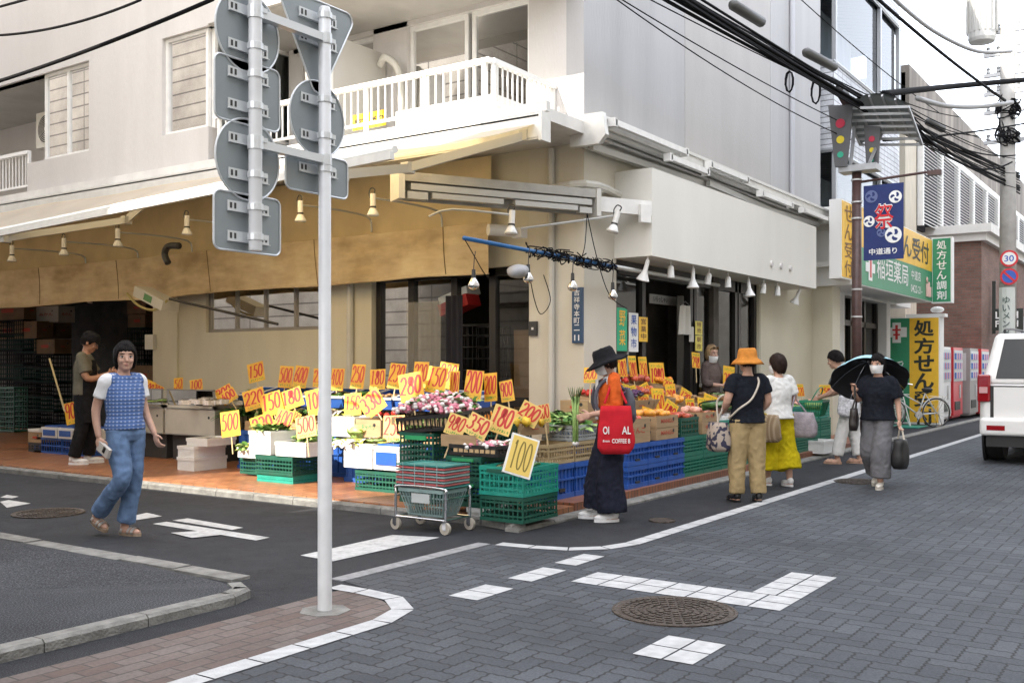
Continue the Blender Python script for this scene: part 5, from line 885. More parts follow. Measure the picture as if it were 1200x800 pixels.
def P_bunch(n=16, L=.2, w_=.035, up=1.2):
    g = MB()
    for k in range(n): g.mi(k % 2); a = rg.uniform(0, 6.28); leaf(g, (.02 * math.cos(a), .02 * math.sin(a), 0), (math.cos(a), math.sin(a), up * rg.uniform(.5, 1.3)), L * rg.uniform(.6, 1.1), w_ * rg.uniform(.6, 1.2), 4)
    return g
def P_cabbage():
    g = MB(); g.ell((0, 0, .09), (.1, .1, .085), 14, 10, None, .12)
    for k in range(7): a = k * .9; g.mi(k % 2); leaf(g, (.05 * math.cos(a), .05 * math.sin(a), .03), (math.cos(a), math.sin(a), 1.3), .15, .08, 5, .1)
    return g
def P_round(r, sq=.85, jit=.08): return MB().ell((0, 0, r * sq), (r, r, r * sq), 12, 8, None, jit)
def P_pack(body, n, r, L):      # a bag of long vegetables
    g = MB()
    for k in range(n): g.mi(0).tube([(-L / 2, (k - n / 2) * r * 1.8, r), (0, (k - n / 2) * r * 1.8, r * 1.4), (L / 2, (k - n / 2) * r * 1.8, r)], [r * .6, r, r * .5], 8)
    g.mi(1).ell((0, 0, r * 1.4), (L * .58, n * r * 1.1, r * 2), 12, 6); return g
PR = {'radish_bunch': proto('radish_bunch', P_radish(), [PK, PW, GL_]), 'leafy_bunch': proto('leafy_bunch', P_bunch(), [GL_, LGN]), 'herb_bunch': proto('herb_bunch', P_bunch(40, .3, .02, 1.0), [GL_, mat('herb_dark', (.02, .06, .02), .6)]), 'cabbage': proto('cabbage', P_cabbage(), [LGN, YG]), 'lettuce': proto('lettuce', P_bunch(30, .16, .07, .6), [LGN, GL_]), 'orange': proto('orange', P_round(.042), OR), 'tomato': proto('tomato', P_round(.035), RD), 'apple': proto('apple', P_round(.043, .9), [mat('apple_skin', (.45, .08, .04), .35, var=.6, vs=14)]), 'peach': proto('peach', P_round(.042, .95), [mat('peach_skin', (.75, .38, .28), .6, var=.35, vs=12)]), 'pepper': proto('pepper', P_round(.036, 1.2, .3), YE), 'mango': proto('mango', P_round(.05, .75), [mat('mango_skin', (.7, .3, .04), .4, var=.35, vs=10)]), 'potato': proto('potato', P_round(.035, .7, .3), BR_), 'grape_pack': proto('grape_pack', P_radish(), [PU, PU, GL_]), 'cucumber_bag': proto('cucumber_bag', P_pack(0, 4, .016, .2), [GL_, BAG]), 'bean_bag': proto('bean_bag', P_pack(0, 5, .012, .16), [LGN, BAG]), 'white_pack': proto('white_pack', MB().box((0, 0, .03), (.14, .1, .06)).mi(1).ell((0, 0, .06), (.06, .045, .02), 10, 6), [PW, BAG], False), 'yellow_greens': proto('yellow_greens', P_bunch(14, .16, .04, .5), [YG, PW])}
def fill(kind, label, cat_, region, z, n, group, zj=.05, flat=False, seed=1, sl=0., sc_=1.):
    r = random.Random(seed); u0, u1, v0, v1 = region
    for k in range(n):
        o = link(kind, PR[kind]); u, v = r.uniform(u0, u1), r.uniform(v0, v1); mid = 1 - (abs((u - u0) / (u1 - u0) - .5) + abs((v - v0) / (v1 - v0) - .5))
        o.location = (u, v, z + zj * mid * r.uniform(.3, 1) + sl * (v - v0)); o.rotation_euler = (r.uniform(-.3, .3), r.uniform(-.3, .3), r.uniform(0, 6.28)) if not flat else (0, 0, r.uniform(-.5, .5)); o.scale = [sc_ * r.uniform(.88, 1.12)] * 3; tag(o, label, cat_, group)
vA = 6.3
fill('radish_bunch', 'bunch of pink radishes heaped in the black tray', 'radishes', (7.68, 8.22, vA - .38, vA + .34), .93, 95, 'radishes in the larger black tray', .24); fill('leafy_bunch', 'leafy green bunch lying behind the radishes', 'greens', (8.0, 8.25, vA - .25, vA + .3), 1.02, 10, 'greens behind the radishes', .12)
fill('radish_bunch', 'bunch of radishes in the smaller black tray', 'radishes', (7.42, 7.8, 5.2, 5.6), .65, 20, 'radishes in the smaller black tray', .03)
fill('orange', 'orange piled behind the radish tray', 'orange', (8.2, 8.55, 5.55, 6.0), .84, 30, 'oranges behind the radishes', .1); fill('tomato', 'red tomato among the oranges', 'tomato', (8.1, 8.3, 5.5, 5.75), .82, 9, 'tomatoes among the oranges', .06); fill('pepper', 'yellow pepper beside the oranges', 'pepper', (8.15, 8.45, 5.35, 5.55), .82, 9, 'peppers beside the oranges', .05)
carton('carton under the pile of oranges', (8.4, 5.75), (.5, .6, .12), .74); tub('blue container under the carton of oranges', (8.45, 6.3), (.42, .5, .4), FL); tub('blue container behind the second green tower', (8.2, 5.9), (.4, .5, .5), .09)
fill('cabbage', 'green cabbage in the printed carton', 'cabbage', (8.55, 8.85, v_on(446, 8.6), v_on(420, 8.6)), .55, 6, 'cabbages in the carton', .14); fill('yellow_greens', 'yellowing leafy greens in the foam box', 'greens', (8.1, 8.45, v_on(436, 8.2), v_on(406, 8.2)), .57, 18, 'greens in the foam box', .04)
fill('lettuce', 'round green lettuce in the dark green crate', 'lettuce', (7.88, 8.35, 5.55, 5.95), .8, 8, 'lettuces in the crate', .05); fill('leafy_bunch', 'bag of spinach in the pale grey crate', 'spinach', (8.82, 9.22, 5.27, 5.57), .76, 16, 'spinach in the grey crate', .06); fill('lettuce', 'lettuce on the carton by the corner pillar', 'lettuce', (9.3, 9.6, 5.6, 5.8), .86, 4, 'lettuces by the pillar', .06)
fill('herb_bunch', 'dark bushy herb bunch beside the pale counters', 'herbs', (9.2, 9.6, 10.6, 11.0), .72, 7, 'herbs by the counters', .05); fill('leafy_bunch', 'greens in the foam tray by the polystyrene box', 'greens', (8.32, 8.68, 9.3, 9.65), .4, 6, 'greens in the foam tray', .03); fill('white_pack', 'white pack of vegetables in the foam tray by the sign post', 'vegetable pack', (8.06, 8.38, 8.33, 8.68), .47, 9, 'white packs by the sign post', .04, True)
fill('cucumber_bag', 'bag of cucumbers on the stacked foam boxes', 'cucumbers', (8.45, 8.75, 10.5, 10.7), .43, 3, 'cucumber bags on the foam boxes', .02, True); fill('cucumber_bag', 'bag of long green vegetables in the turquoise corner crate', 'vegetable bag', (7.3, 7.6, 4.9, 5.1), .5, 5, 'vegetable bags in the corner crate', .06, True)
for q in range(10): fill(('leafy_bunch', 'cucumber_bag', 'bean_bag', 'tomato', 'cucumber_bag', 'leafy_bunch', 'potato', 'yellow_greens', 'bean_bag', 'white_pack')[q], 'produce in the tilted blue bin, %s from the counters' % ds[q], 'vegetables', (9.62 - .028 * q, 9.85 - .028 * q, 10.88 - .44 * q, 11.12 - .44 * q), 1.0, 9, 'produce in blue bin %s' % ds[q], .05, True, 30 + q)
for q in range(3): fill(('bean_bag', 'potato', 'leafy_bunch')[q], 'produce in the flat carton tray, %s from the counters' % ds[q], 'vegetables', (8.9, 9.2, 9.75 - .65 * q, 10.15 - .65 * q), .68, 14, 'produce in carton tray %s' % ds[q], .05, True, 50 + q)
for q, kd in enumerate(('tomato', 'grape_pack', 'apple', 'mango', 'potato', 'potato', 'bean_bag', 'leafy_bunch', 'pepper')): fill(kd, '%s in the back row carton %s from the pillar' % (kd.replace('_', ' '), ds[q]), kd.replace('_', ' '), (9.98 + .62 * q, 10.42 + .62 * q, 5.56, 5.88), .93 + (.1 if q < 3 else 0), 16, 'back row carton %s' % ds[q], .04, False, 70 + q, .2)
for q, kd in enumerate(('tomato', 'apple', 'orange')): fill(kd, '%s in the high fruit carton by the glass' % kd, kd, (10.9 + .6 * q, 11.3 + .6 * q, 5.86, 6.1), 1.18, 16, '%ss by the glass' % kd, .04, False, 80 + q, .25)
fill('mango', 'yellow red mango in the printed carton', 'mango', (10.28, 10.72, 5.06, 5.34), T2 + .25, 16, 'mangoes in the carton', .03); fill('apple', 'apple in the dark green crate between cartons', 'apple', (10.92, 11.32, 5.06, 5.34), T2 + .19, 16, 'apples in the crate', .04); fill('peach', 'peach in the small carton', 'peach', (11.53, 11.87, 5.06, 5.34), T2 + .24, 14, 'peaches in the carton', .03); fill('apple', 'apple in the taped carton', 'apple', (9.56, 10.0, 5.06, 5.34), T2 + .22, 14, 'apples in the taped carton', .03)
for q in range(3): fill('white_pack', 'clear pack of produce in the turquoise tray %s from the cartons' % ds[q], 'produce pack', (12.1 + .65 * q, 12.6 + .65 * q, 5.1, 5.4), T2 + .11, 14, 'packs in turquoise tray %s' % ds[q], .03, True, 90 + q)
for q in range(4): fill(('potato', 'bean_bag', 'peach', 'potato')[q], 'produce in the far turquoise crate %s of four' % ds[q], 'vegetables', (14.4 + .6 * q, 14.8 + .6 * q, 5.1, 5.4), T2 + .19, 14, 'far crate %s' % ds[q], .04, False, 95 + q)
fill('leafy_bunch', 'leafy greens heaped in the deep white polystyrene box', 'greens', (8.1, 8.35, 8.88, 9.12), .64, 9, 'greens in the polystyrene box', .08); fill('leafy_bunch', 'greens behind the white packs by the sign post', 'greens', (8.3, 8.5, 8.32, 8.66), .53, 7, 'greens by the sign post', .06); fill('yellow_greens', 'pale greens in the tray behind the small dark crate', 'greens', (8.36, 8.66, 9.3, 9.66), .42, 9, 'pale greens in the tray', .08)
fill('bean_bag', 'bag of green beans in the tray with the bright blue liner', 'beans', (8.1, 8.4, v_on(465, 8.2), v_on(440, 8.2)), .6, 6, 'bean bags on the blue liner', .04, True); fill('lettuce', 'lettuce in the white foam box past the sign post', 'lettuce', (8.55, 8.9, v_on(414, 8.7), v_on(388, 8.7)), .62, 6, 'lettuces past the sign post', .05)
for q in range(2): fill(('white_pack', 'bean_bag')[q], 'pack of vegetables in the pale counter %s' % ('beside the foam boxes', 'behind the young woman')[q], 'vegetables', (8.95, 9.45, 11.05 + 1.0 * q, 11.75 + 1.0 * q), .88, 14, 'packs in counter %s' % ds[q], .04, True, 110 + q)
for q in range(4): fill(('leafy_bunch', 'cucumber_bag', 'yellow_greens', 'tomato')[q], 'vegetables spread before the blue bins, %s from the counters' % ds[q], 'vegetables', (9.15, 9.5, 9.9 - .62 * q, 10.4 - .62 * q), .78, 10, 'spread before the bins %s' % ds[q], .1, False, 120 + q, 0, 1.1)
for q in range(4): carton('low carton of vegetables before the blue bins, %s from the counters' % ds[q], (9.35, 10.15 - .62 * q), (.34, .58, .14), .64, 0)
fill('leafy_bunch', 'green tops between cabbages and radishes', 'greens', (8.5, 8.9, 6.7, 7.2), .72, 12, 'green tops by the radishes', .12); carton('carton of green tops between cabbages and radishes', (8.7, 6.95), (.46, .6, .16), .56)
# ================================================================ PRICE CARDS
CY = NG('price_card'); _n = CY.noise(CY.pos, 6., 3.); CY.col(CY.ramp(_n, [(.35, (.66, .33, .008)), (.65, (.74, .44, .025))])); CY.rough(.5); CARD = CY.m
CPALE = mat('price_card_pale', (.66, .45, .12), .5, var=.08, vs=6); CRED = mat('card_red', (.5, .025, .015), .5); CGRN = mat('card_green', (.1, .28, .03), .5); WOOD = mat('stick_wood', (.5, .38, .2), .7)
def el(cx, cy, rx, ry, a0, a1, n=12): return [(cx + rx * math.cos(R(a0 + (a1 - a0) * k / n)), cy + ry * math.sin(R(a0 + (a1 - a0) * k / n))) for k in range(n + 1)]
DIG = {'0': [el(.5, .5, .42, .5, 95, 465, 18)], '1': [[(.35, .85), (.55, 1), (.5, 0)]], '2': [el(.48, .72, .4, .28, 170, -30, 10) + [(.3, .2), (.05, .02), (.35, .06), (.95, .02)]], '3': [el(.45, .75, .4, .25, 150, -80, 10) + el(.45, .27, .45, .27, 80, -150, 10)], '4': [[(.6, 1), (.05, .35), (.95, .35)], [(.68, .7), (.62, 0)]],
       '5': [[(.95, 1), (.3, .97), (.22, .58)] + el(.45, .3, .45, .31, 110, -140, 12)], '6': [[(.75, 1), (.3, .65)] + el(.5, .27, .4, .27, 170, -180, 14)], '8': [el(.5, .75, .33, .25, 60, -270, 12) + el(.5, .26, .42, .26, 90, -260, 12) + [(.78, .92)]], '9': [el(.5, .72, .4, .28, 20, 380, 14) + [(.9, .5), (.7, 0)]]}
def ribbon(g, pts, w_, y):
    P = [Vector((a, 0, b)) for a, b in pts]; n = len(P); q = []
    for i in range(n):
        t = (P[min(i + 1, n - 1)] - P[max(i - 1, 0)]); t = t.normalized() if t.length > 1e-6 else Vector((1, 0, 0)); m = Vector((-t.z, 0, t.x)); k = w_ * (1.05 if abs(t.z) > .6 else .72) / 2
        q += [P[i] - m * k + Vector((0, y, 0)), P[i] + m * k + Vector((0, y, 0))]
    g.add(q, [(2 * i, 2 * i + 1, 2 * i + 3, 2 * i + 2) for i in range(n - 1)])
rc = random.Random(77)
def card(num, pos, w_, h, yaw, roll, lean, label, pale=False, stick=True, notetop=False, scale_num=1.):
    t = thing('price_card', label, 'price card', pos); t.rotation_euler = Matrix.Rotation(yaw, 3, 'Z').to_4x4().to_euler() if False else (Matrix.Rotation(yaw, 4, 'Z') @ Matrix.Rotation(lean, 4, 'X') @ Matrix.Rotation(roll, 4, 'Y')).to_euler()
    part(t, 'board', MB().bx(-w_ / 2, w_ / 2, -.002, .002, -h / 2, h / 2), CPALE if pale else CARD); g = MB(); n = len(num); cw_ = w_ * .9 / n; z0 = -h * .24; zh = h * .68
    if notetop: z0 = -h * .46
    sl_ = rc.uniform(.25, 1.1); wb = rc.uniform(.85, 1.12); zh *= rc.uniform(.9, 1.05)
    for k, c in enumerate(num):
        for st in DIG[c]: ribbon(g, [(-w_ * .46 + cw_ * (k + .06 + .86 * a) + .1 * w_ * (b - .5) * sl_, z0 + zh * b) for a, b in st], min(.026, w_ * .088) * wb, -.0035)
    part(t, 'number', g, CRED); g = MB(); x = -w_ * .38; zn = (-h * .45 if not notetop else h * .28); hn = h * .13
    while x < w_ * .36:
        a = rc.uniform(.03, .055) * w_ * 2.2
        for _ in range(3): ribbon(g, [(x + a * rc.random(), zn + hn * rc.random()), (x + a * rc.random(), zn + hn * rc.random())], .006, -.0036 - .0003 * _)
        x += a * 1.25
    part(t, 'note', g, CGRN)
    if stick: part(t, 'stick', MB().bx(-.007, .007, .003, .008, -h / 2 - .22, 0), WOOD)
    return t
def Lc(num, l, t_, r, b, u, where, roll=0., pale=False, lean=-.2, stick=True, fac=.5):
    px, py = (l + r) / 2, (t_ + b) / 2; v = v_on(px, u); Y = dep(u, v); p = at(px, py, Y); cam_a = math.atan2(-p.y, -p.x); base = math.pi if fac is None else math.pi + 0
    d = Vector((-1, 0, 0)) * (1 - fac) + Vector((-p.x, -p.y, 0)).normalized() * fac; yaw = math.atan2(d.y, d.x) + math.pi / 2 + rc.uniform(-.12, .12)
    fo = max(.5, d.normalized().dot(Vector((-p.x, -p.y, 0)).normalized())); card(num, p, (r - l) * Y / F_ / fo * .86, (b - t_) * Y / F_ * .97, yaw, roll, lean, 'yellow price card reading %s %s' % (num, where), pale, stick)
S_ = .1
for a in (('900', 76, 470, 96, 497, 8.8, 'on the blue trays before the man in the cap', -.25), ('250', 90, 471, 107, 497, 8.9, 'partly behind the man in the cap', -.1), ('100', 166, 445, 180, 470, 9.4, 'leaning in the counter behind the young woman', .35), ('200', 175, 450, 190, 471, 9.45, 'second in the counter behind the young woman', .4), ('50', 203, 442, 215, 460, 9.7, 'at the back of the counter', -.1), ('100', 222, 444, 238, 460, 9.7, 'at the back of the counter nearer the herbs', -.15), ('300', 252, 452, 274, 470, 9.3, 'bundled beside the dark herbs', -.5), ('400', 258, 456, 278, 472, 9.25, 'lying at the front of the herb bundle', -.6),
          ('150', 289, 424, 311, 448, 9.9, 'high above the dark herbs', -.25), ('500', 326, 428, 344, 455, 9.8, 'beside the 600 card on the wall', .05), ('600', 343, 428, 362, 455, 9.78, 'on the wall row', .12), ('250', 366, 431, 384, 454, 9.75, 'half hidden by the sign post', 0.), ('220', 284, 455, 312, 480, 9.1, 'below the herbs', -.3), ('150', 305, 459, 332, 487, 9.0, 'in the middle row before the blue bins', -.3), ('180', 328, 455, 356, 479, 9.15, 'in the middle row beside the blue bin', -.35), ('100', 358, 455, 382, 487, 9.1, 'in the middle row touching the sign post', -.25),
          ('500', 258, 481, 282, 512, 8.4, 'on the foam boxes', -.15), ('230', 294, 485, 323, 513, 8.6, 'behind the white polystyrene box', -.35), ('400', 320, 479, 344, 510, 8.5, 'propped in the white polystyrene box', .2), ('300', 340, 482, 352, 494, 8.7, 'small behind the white polystyrene box', .5),
          ('400', 387, 431, 404, 458, 9.6, 'on the wall row past the sign post', .03), ('250', 410, 426, 429, 456, 9.55, 'standing above the wall bins', .03), ('180', 432, 432, 453, 457, 9.5, 'on the wall row next to 250', -.05), ('230', 454, 425, 476, 456, 9.45, 'on the wall row before the vinyl strips', .1), ('150', 402, 460, 425, 487, 8.9, 'above the foam box past the sign post', -.08), ('330', 420, 458, 452, 487, 8.8, 'turned askew behind the cabbages', -.65)):
    Lc(*a)
Lc('500', 345, 487, 372, 513, 8.0, 'in sunlight on the foam tray by the sign post', -.2, True); Lc('250', 447, 486, 476, 518, 8.2, 'pale and sunlit next to the cabbages', -.05, True)
for a in (('280', 466, 436, 498, 471, 8.2, 'over the radish heap', -.2), ('220', 483, 423, 503, 455, 9.3, 'before the vinyl strips', .03), ('150', 498, 429, 525, 461, 8.4, 'largest above the radishes', .12), ('230', 512, 424, 537, 456, 8.9, 'behind the large 150 card', .15), ('180', 526, 434, 539, 468, 8.6, 'narrow and upright beside the large 150 card', -.02), ('200', 543, 433, 567, 470, 8.7, 'tall in front of the dark door', .08), ('200', 566, 436, 584, 471, 8.9, 'smaller beside the door jamb', -.1), ('900', 585, 445, 603, 471, 9.0, 'tilted over the lettuces', -.2)): Lc(*a)
for a in (('980', 521, 485, 548, 511, 7.45, 'on the tan strip of the small radish tray', .3), ('350', 544, 486, 576, 513, 7.45, 'beside the tan strip of the small radish tray', .45), ('180', 573, 475, 604, 509, 7.75, 'leaning on the green lettuce crate', .3), ('200', 605, 472, 636, 498, 8.2, 'over the lettuces', .45), ('900', 629, 473, 646, 496, 8.4, 'between lettuces and spinach', -.2)): Lc(*a, True)
Lc('600', 683, 430, 701, 449, 9.7, 'on the corner pillar behind the black hat', 0.); t = thing('price_board', 'white edged price board reading 100 leaning in the turquoise corner crate', 'price board', gnd(612, 560, .42)); p = at(611, 534, 8.35); t.location = p
t.rotation_euler = (Matrix.Rotation(R(-42), 4, 'Z') @ Matrix.Rotation(-.2, 4, 'X') @ Matrix.Rotation(.32, 4, 'Y')).to_euler(); part(t, 'board', MB().bx(-.12, .12, 0, .03, -.17, .17), FOAM); part(t, 'sheet', MB().bx(-.105, .105, -.003, 0, -.155, .155), mat('sheet_yellow', (.7, .5, .12), .5)); g = MB()
for k, c in enumerate('100'):
    for st in DIG[c]: ribbon(g, [(-.09 + .06 * (k + .86 * a), -.12 + .24 * b) for a, b in st], .012, -.004)
part(t, 'number', g, mat('card_olive', (.2, .15, .03), .5))
# street side cards face the passers-by
def Rc(num, l, t_, r, b, v, where, roll=0., lean=-.2, notetop=True, pale=False):
    px, py = (l + r) / 2, (t_ + b) / 2; u = u_on(px, v); Y = dep(u, v); p = at(px, py, Y); d = Vector((0, -1, 0)) * .55 + Vector((-p.x, -p.y, 0)).normalized() * .45; yaw = math.atan2(d.y, d.x) + math.pi / 2 + rc.uniform(-.1, .1); fo = d.normalized().dot(Vector((-p.x, -p.y, 0)).normalized())
    card(num, p, (r - l) * Y / F_ / fo, (b - t_) * Y / F_ * 1.03, yaw, roll, lean, 'yellow price card reading %s %s' % (num, where), pale, True, notetop)
for a in (('380', 724, 416, 734, 441, 6.0, 'first on the glass beside the green poster', 0.), ('280', 737, 417, 746, 441, 6.0, 'second on the glass by the high fruit', 0.), ('350', 749, 418, 758, 441, 6.0, 'third on the glass by the high fruit', 0.), ('1980', 762, 425, 778, 449, 5.95, 'wide above the high fruit cartons', 0.), ('290', 778, 443, 788, 455, 5.8, 'small at the end of the high fruit', .4), ('450', 764, 455, 779, 485, 5.5, 'large over the mangoes', .05), ('398', 781, 450, 792, 474, 5.7, 'over the back row beside the brown bags', -.05), ('500', 752, 478, 768, 492, 5.3, 'lying on the taped carton', .3), ('180', 778, 470, 793, 487, 5.4, 'leaning over the turquoise tray', .6), ('250', 751, 449, 762, 464, 5.75, 'small and tilted among the tomatoes', -.4), ('300', 748, 462, 760, 473, 5.6, 'with two red marks under the tomatoes', 0.), ('120', 797, 456, 810, 468, 5.7, 'tilted by the potatoes', .5), ('98', 804, 467, 814, 484, 5.45, 'first on the turquoise trays', 0.), ('138', 818, 466, 829, 484, 5.45, 'second on the turquoise trays', .1), ('198', 824, 463, 841, 483, 5.5, 'third leaning on the turquoise trays', .35), ('298', 811, 413, 820, 431, 6.1, 'on the door frame beside the shop assistant', .1), ('380', 848, 429, 860, 455, 5.9, 'behind the shopper in the orange hat', .15), ('150', 728, 450, 737, 462, 5.75, 'among the tomatoes by the pillar', .2), ('200', 736, 452, 746, 466, 5.7, 'second among the tomatoes by the pillar', -.2), ('120', 934, 450, 942, 464, 5.6, 'beyond the woman in white', 0.), ('158', 961, 451, 973, 462, 5.6, 'over the young man\'s green basket', 0.), ('99', 896, 462, 906, 476, 5.6, 'between the two women', .1)): Rc(*a)
# ================================================================ SHOP INSIDE, POSTERS
def poster(label, l, t_, r, b, v, m, ink, txt):
    u0, u1 = u_on(l, v), u_on(r, v); z0, z1 = z_at(b, u0, v), z_at(t_, u0, v); t = thing('poster', label, 'poster', (u0, v, z0)); part(t, 'sheet', MB().bx(u0, u1, v, v + .004, z0, z1), m, world=True); g = MB(); n = len(txt); st = (z1 - z0) * .9 / n
    write_v(g, txt, (u0 + (u1 - u0) * .2, v - .004, z1 - (z1 - z0) * .06), U, Z, (u1 - u0) * .6, st, st * .8, .01); part(t, 'lettering', g, ink, world=True)
poster('green poster on the shop glass next to the corner pillar', 723, 360, 735, 411, VR + .02, mat('poster_green', (.02, .4, .2), .5), YEL, '野菜'); poster('white poster on the shop glass between green and yellow ones', 737, 366, 748, 412, VR + .02, WLT, BLR, '果物市'); poster('yellow handwritten poster on the shop glass frame', 749, 371, 759, 400, VR + .01, YEL, BRN, '営業中'); poster('yellow note on the dark door frame above the assistant', 815, 376, 823, 392, VR + .01, mat('note_yellow', (.7, .6, .12), .6), BRN, '特売'); poster('lower yellow note on the dark door frame by the assistant', 815, 393, 823, 411, VR + .01, mat('note_yellow', (.7, .6, .12)), BRN, '朝市')
t = thing('shop_notice', 'white notice board hung inside above the open shop front', 'notice', (13, 6.7, 2.5)); u0, u1 = u_on(762, 6.75), u_on(803, 6.75); zz0, zz1 = z_at(355, u0, 6.75), z_at(344, u0, 6.75); part(t, 'board', MB().bx(u0, u1, 6.75, 6.77, zz0, zz1), WLT, world=True); g = MB(); write(g, 'いらっしゃい', (u0 + .1, 6.745, zz0 + .03), U, Z, (u1 - u0) * .4, (zz1 - zz0) * .6, .01); part(t, 'lettering', g, INK, world=True)
c = at(803, 358, dep(13.2, 6.6)); t = thing('hanging_shirt', 'pale shirt hanging in the open shop front', 'shirt', c); g = MB(); g.sheet(lambda i, j: ((i - .5) * (.36 + .12 * j), .03 * math.sin(i * 14), -.42 * j), 16, 6); part(t, 'cloth', g, mat('shirt_pale', (.5, .48, .43), .9), True); g = MB(); g.sheet(lambda i, j: (.14 + .18 * i, .02 * math.sin(i * 9), -.3 - .22 * j), 8, 4); part(t, 'sleeve', g, mat('shirt_pale', (.5, .48, .43)), True); part(t, 'hanger', MB().tube([(-.16, 0, 0), (0, 0, .06), (.16, 0, 0)], .008, 5), LD)
t = thing('display_fridge', 'dark glass fridge inside the open shop front', 'fridge', (13.2, 7.6, .2)); part(t, 'body', MB().bx(-.7, .7, 0, .6, 0, 1.75), mat('fridge_dark', (.04, .04, .045), .4)); g = MB(); [g.bx(-.66, .66, -.01, 0, .1 + .4 * k, .13 + .4 * k) for k in range(5)]; [g.bx(c - .02, c + .02, -.012, 0, .1, 1.7) for c in (-.66, 0, .66)]; part(t, 'door_frame', g, CABG)
for k in range(3): carton('carton of brown bags inside the shop, level %s' % ('one', 'two', 'three')[k], (12.9, 6.75), (.7, .5, .25), .2 + .26 * k, 0, mark='米')
t = thing('wire_basket_tray', 'grey tray on the stacked bags inside the shop', 'tray', (12.95, 6.72, 1.0)); part(t, 'tray', MB().lathe([(.25, 0), (.38, .14), (.4, .14), (.26, -.01)], n=16), mat('tray_grey', (.2, .2, .19), .5))
solo('dark_curtain', MB().sheet(lambda i, j: (10.5 + .02 * math.sin(i * 20), 7.95 + .3 * i, .6 + 1.75 * j), 24, 2), mat('curtain_black', (.012, .012, .02), .9), 'black narrow curtain hanging at the lane side door', 'curtain', smooth=True)
t = thing('red_carton', 'red and white carton on a shelf inside the lane side door', 'carton', (10.95, 8.35, 2.25)); part(t, 'box', MB().box((0, 0, 0), (.3, .5, .16), Matrix.Rotation(-.3, 3, 'X')), REDI); part(t, 'lid', MB().box((0, .0, .13), (.3, .5, .1), Matrix.Rotation(-.3, 3, 'X')), WLT); crate('black crates stacked inside the lane side door', BK, (11.3, 8.2), (.5, .6, 1.9), .1, rows=12, dens=.1)
# ================================================================ BASKETS AND TROLLEY
BASK = pl('basket_grey_green', (.22, .31, .3)); BRED = pl('basket_red', (.42, .1, .1)); BTL = pl('basket_teal', (.05, .22, .2))
def basket_mb(w_, d, h, tp=.06):
    g = MB(); x, y = w_ / 2, d / 2
    def ring(z, e, th, hh): a, b = x - tp * (1 - z / h) + e, y - tp * (1 - z / h) + e; g.bx(-a, a, -b, -b + th, z, z + hh); g.bx(-a, a, b - th, b, z, z + hh); g.bx(-a, -a + th, -b + th, b - th, z, z + hh); g.bx(a - th, a, -b + th, b - th, z, z + hh)
    ring(h - .03, .01, .02, .03); ring(0, 0, .012, .02); ring(h * .35, -.002, .008, .012); ring(h * .66, -.002, .008, .012); g.bx(-x + tp, x - tp, -y + tp, y - tp, 0, .006)
    for k in range(15):
        f = k / 14
        for s in (-1, 1): g.beam(((-x + tp) + (w_ - 2 * tp) * f, s * (y - tp), .01), (-x + w_ * f, s * (y - .004), h - .02), .008, .008)
    for k in range(1, 10):
        f = k / 10
        for s in (-1, 1): g.beam((s * (x - tp), (-y + tp) + (d - 2 * tp) * f, .01), (s * (x - .004), -y + d * f, h - .02), .008, .008)
    return g
ang = math.atan2(gnd(521, 630).y - gnd(462, 623).y, gnd(521, 630).x - gnd(462, 623).x)
p0, p1, p2 = gnd(464, 620), gnd(522, 627), gnd(541, 622); cc = (gnd(464, 620) + p2) / 2; ex = (p1 - p0).normalized(); rz = math.atan2(ex.y, ex.x); Lw = (p1 - p0).length; Dw = .34
t = thing('basket_trolley', 'chrome basket trolley on casters beside the kerb', 'trolley', (*((p0 + p1) / 2 + Vector((-ex.y, ex.x, 0)) * Dw / 2).xy, 0), rz); g = MB(); xl, yl = Lw / 2, Dw / 2
for s in (-1, 1): g.tube(cat_rom([(-xl, s * yl, .1), (-xl, s * yl, .33), (-xl + .04, s * yl, .385), (xl - .04, s * yl, .385), (xl, s * yl, .33), (xl, s * yl, .1)], 4), .012, 8); g.tube([(-xl, s * yl, .12), (xl, s * yl, .12)], .01, 6)
for s in (-1, 1): g.tube([(s * xl, -yl, .12), (s * xl, yl, .12)], .01, 6); g.tube([(s * xl, -yl, .3), (s * xl, yl, .3)], .008, 6)
part(t, 'frame', g, CHR, True, sharp=60)
for sx in (-1, 1):
    for sy in (-1, 1): g = MB(); g.cyl((sx * xl, sy * yl - .014, .055), (sx * xl, sy * yl + .014, .055), .052, .052, 16); o = part(t, 'wheel', g, mat('wheel_cream', (.4, .36, .3), .5)); part(o, 'hub', MB().cyl((sx * xl, sy * yl - .018, .055), (sx * xl, sy * yl + .018, .055), .02, .02, 8).bx(sx * xl - .02, sx * xl + .02, sy * yl - .024, sy * yl - .02, .05, .12), CHR)
bm = basket_mb(Lw * .9, Dw * .98, .24); lowb = thing('shopping_basket', 'grey green shopping basket hanging low in the chrome trolley', 'basket', t.location + Vector((0, 0, .13)), rz); part(lowb, 'body', bm, BASK); part(lowb, 'name_panel', MB().bx(-.1, .1, -Dw * .49 - .002, -Dw * .49, .12, .2), mat('panel_pale', (.45, .48, .47), .5)); part(lowb, 'handle', MB().tube([(-.2, .08, .235), (.2, .08, .235)], .007, 6), CHR)
cols = (BTL, BASK, BRED, BASK, BRED, BASK, BASK, BRED, BASK, BRED, BASK, BTL); top = None
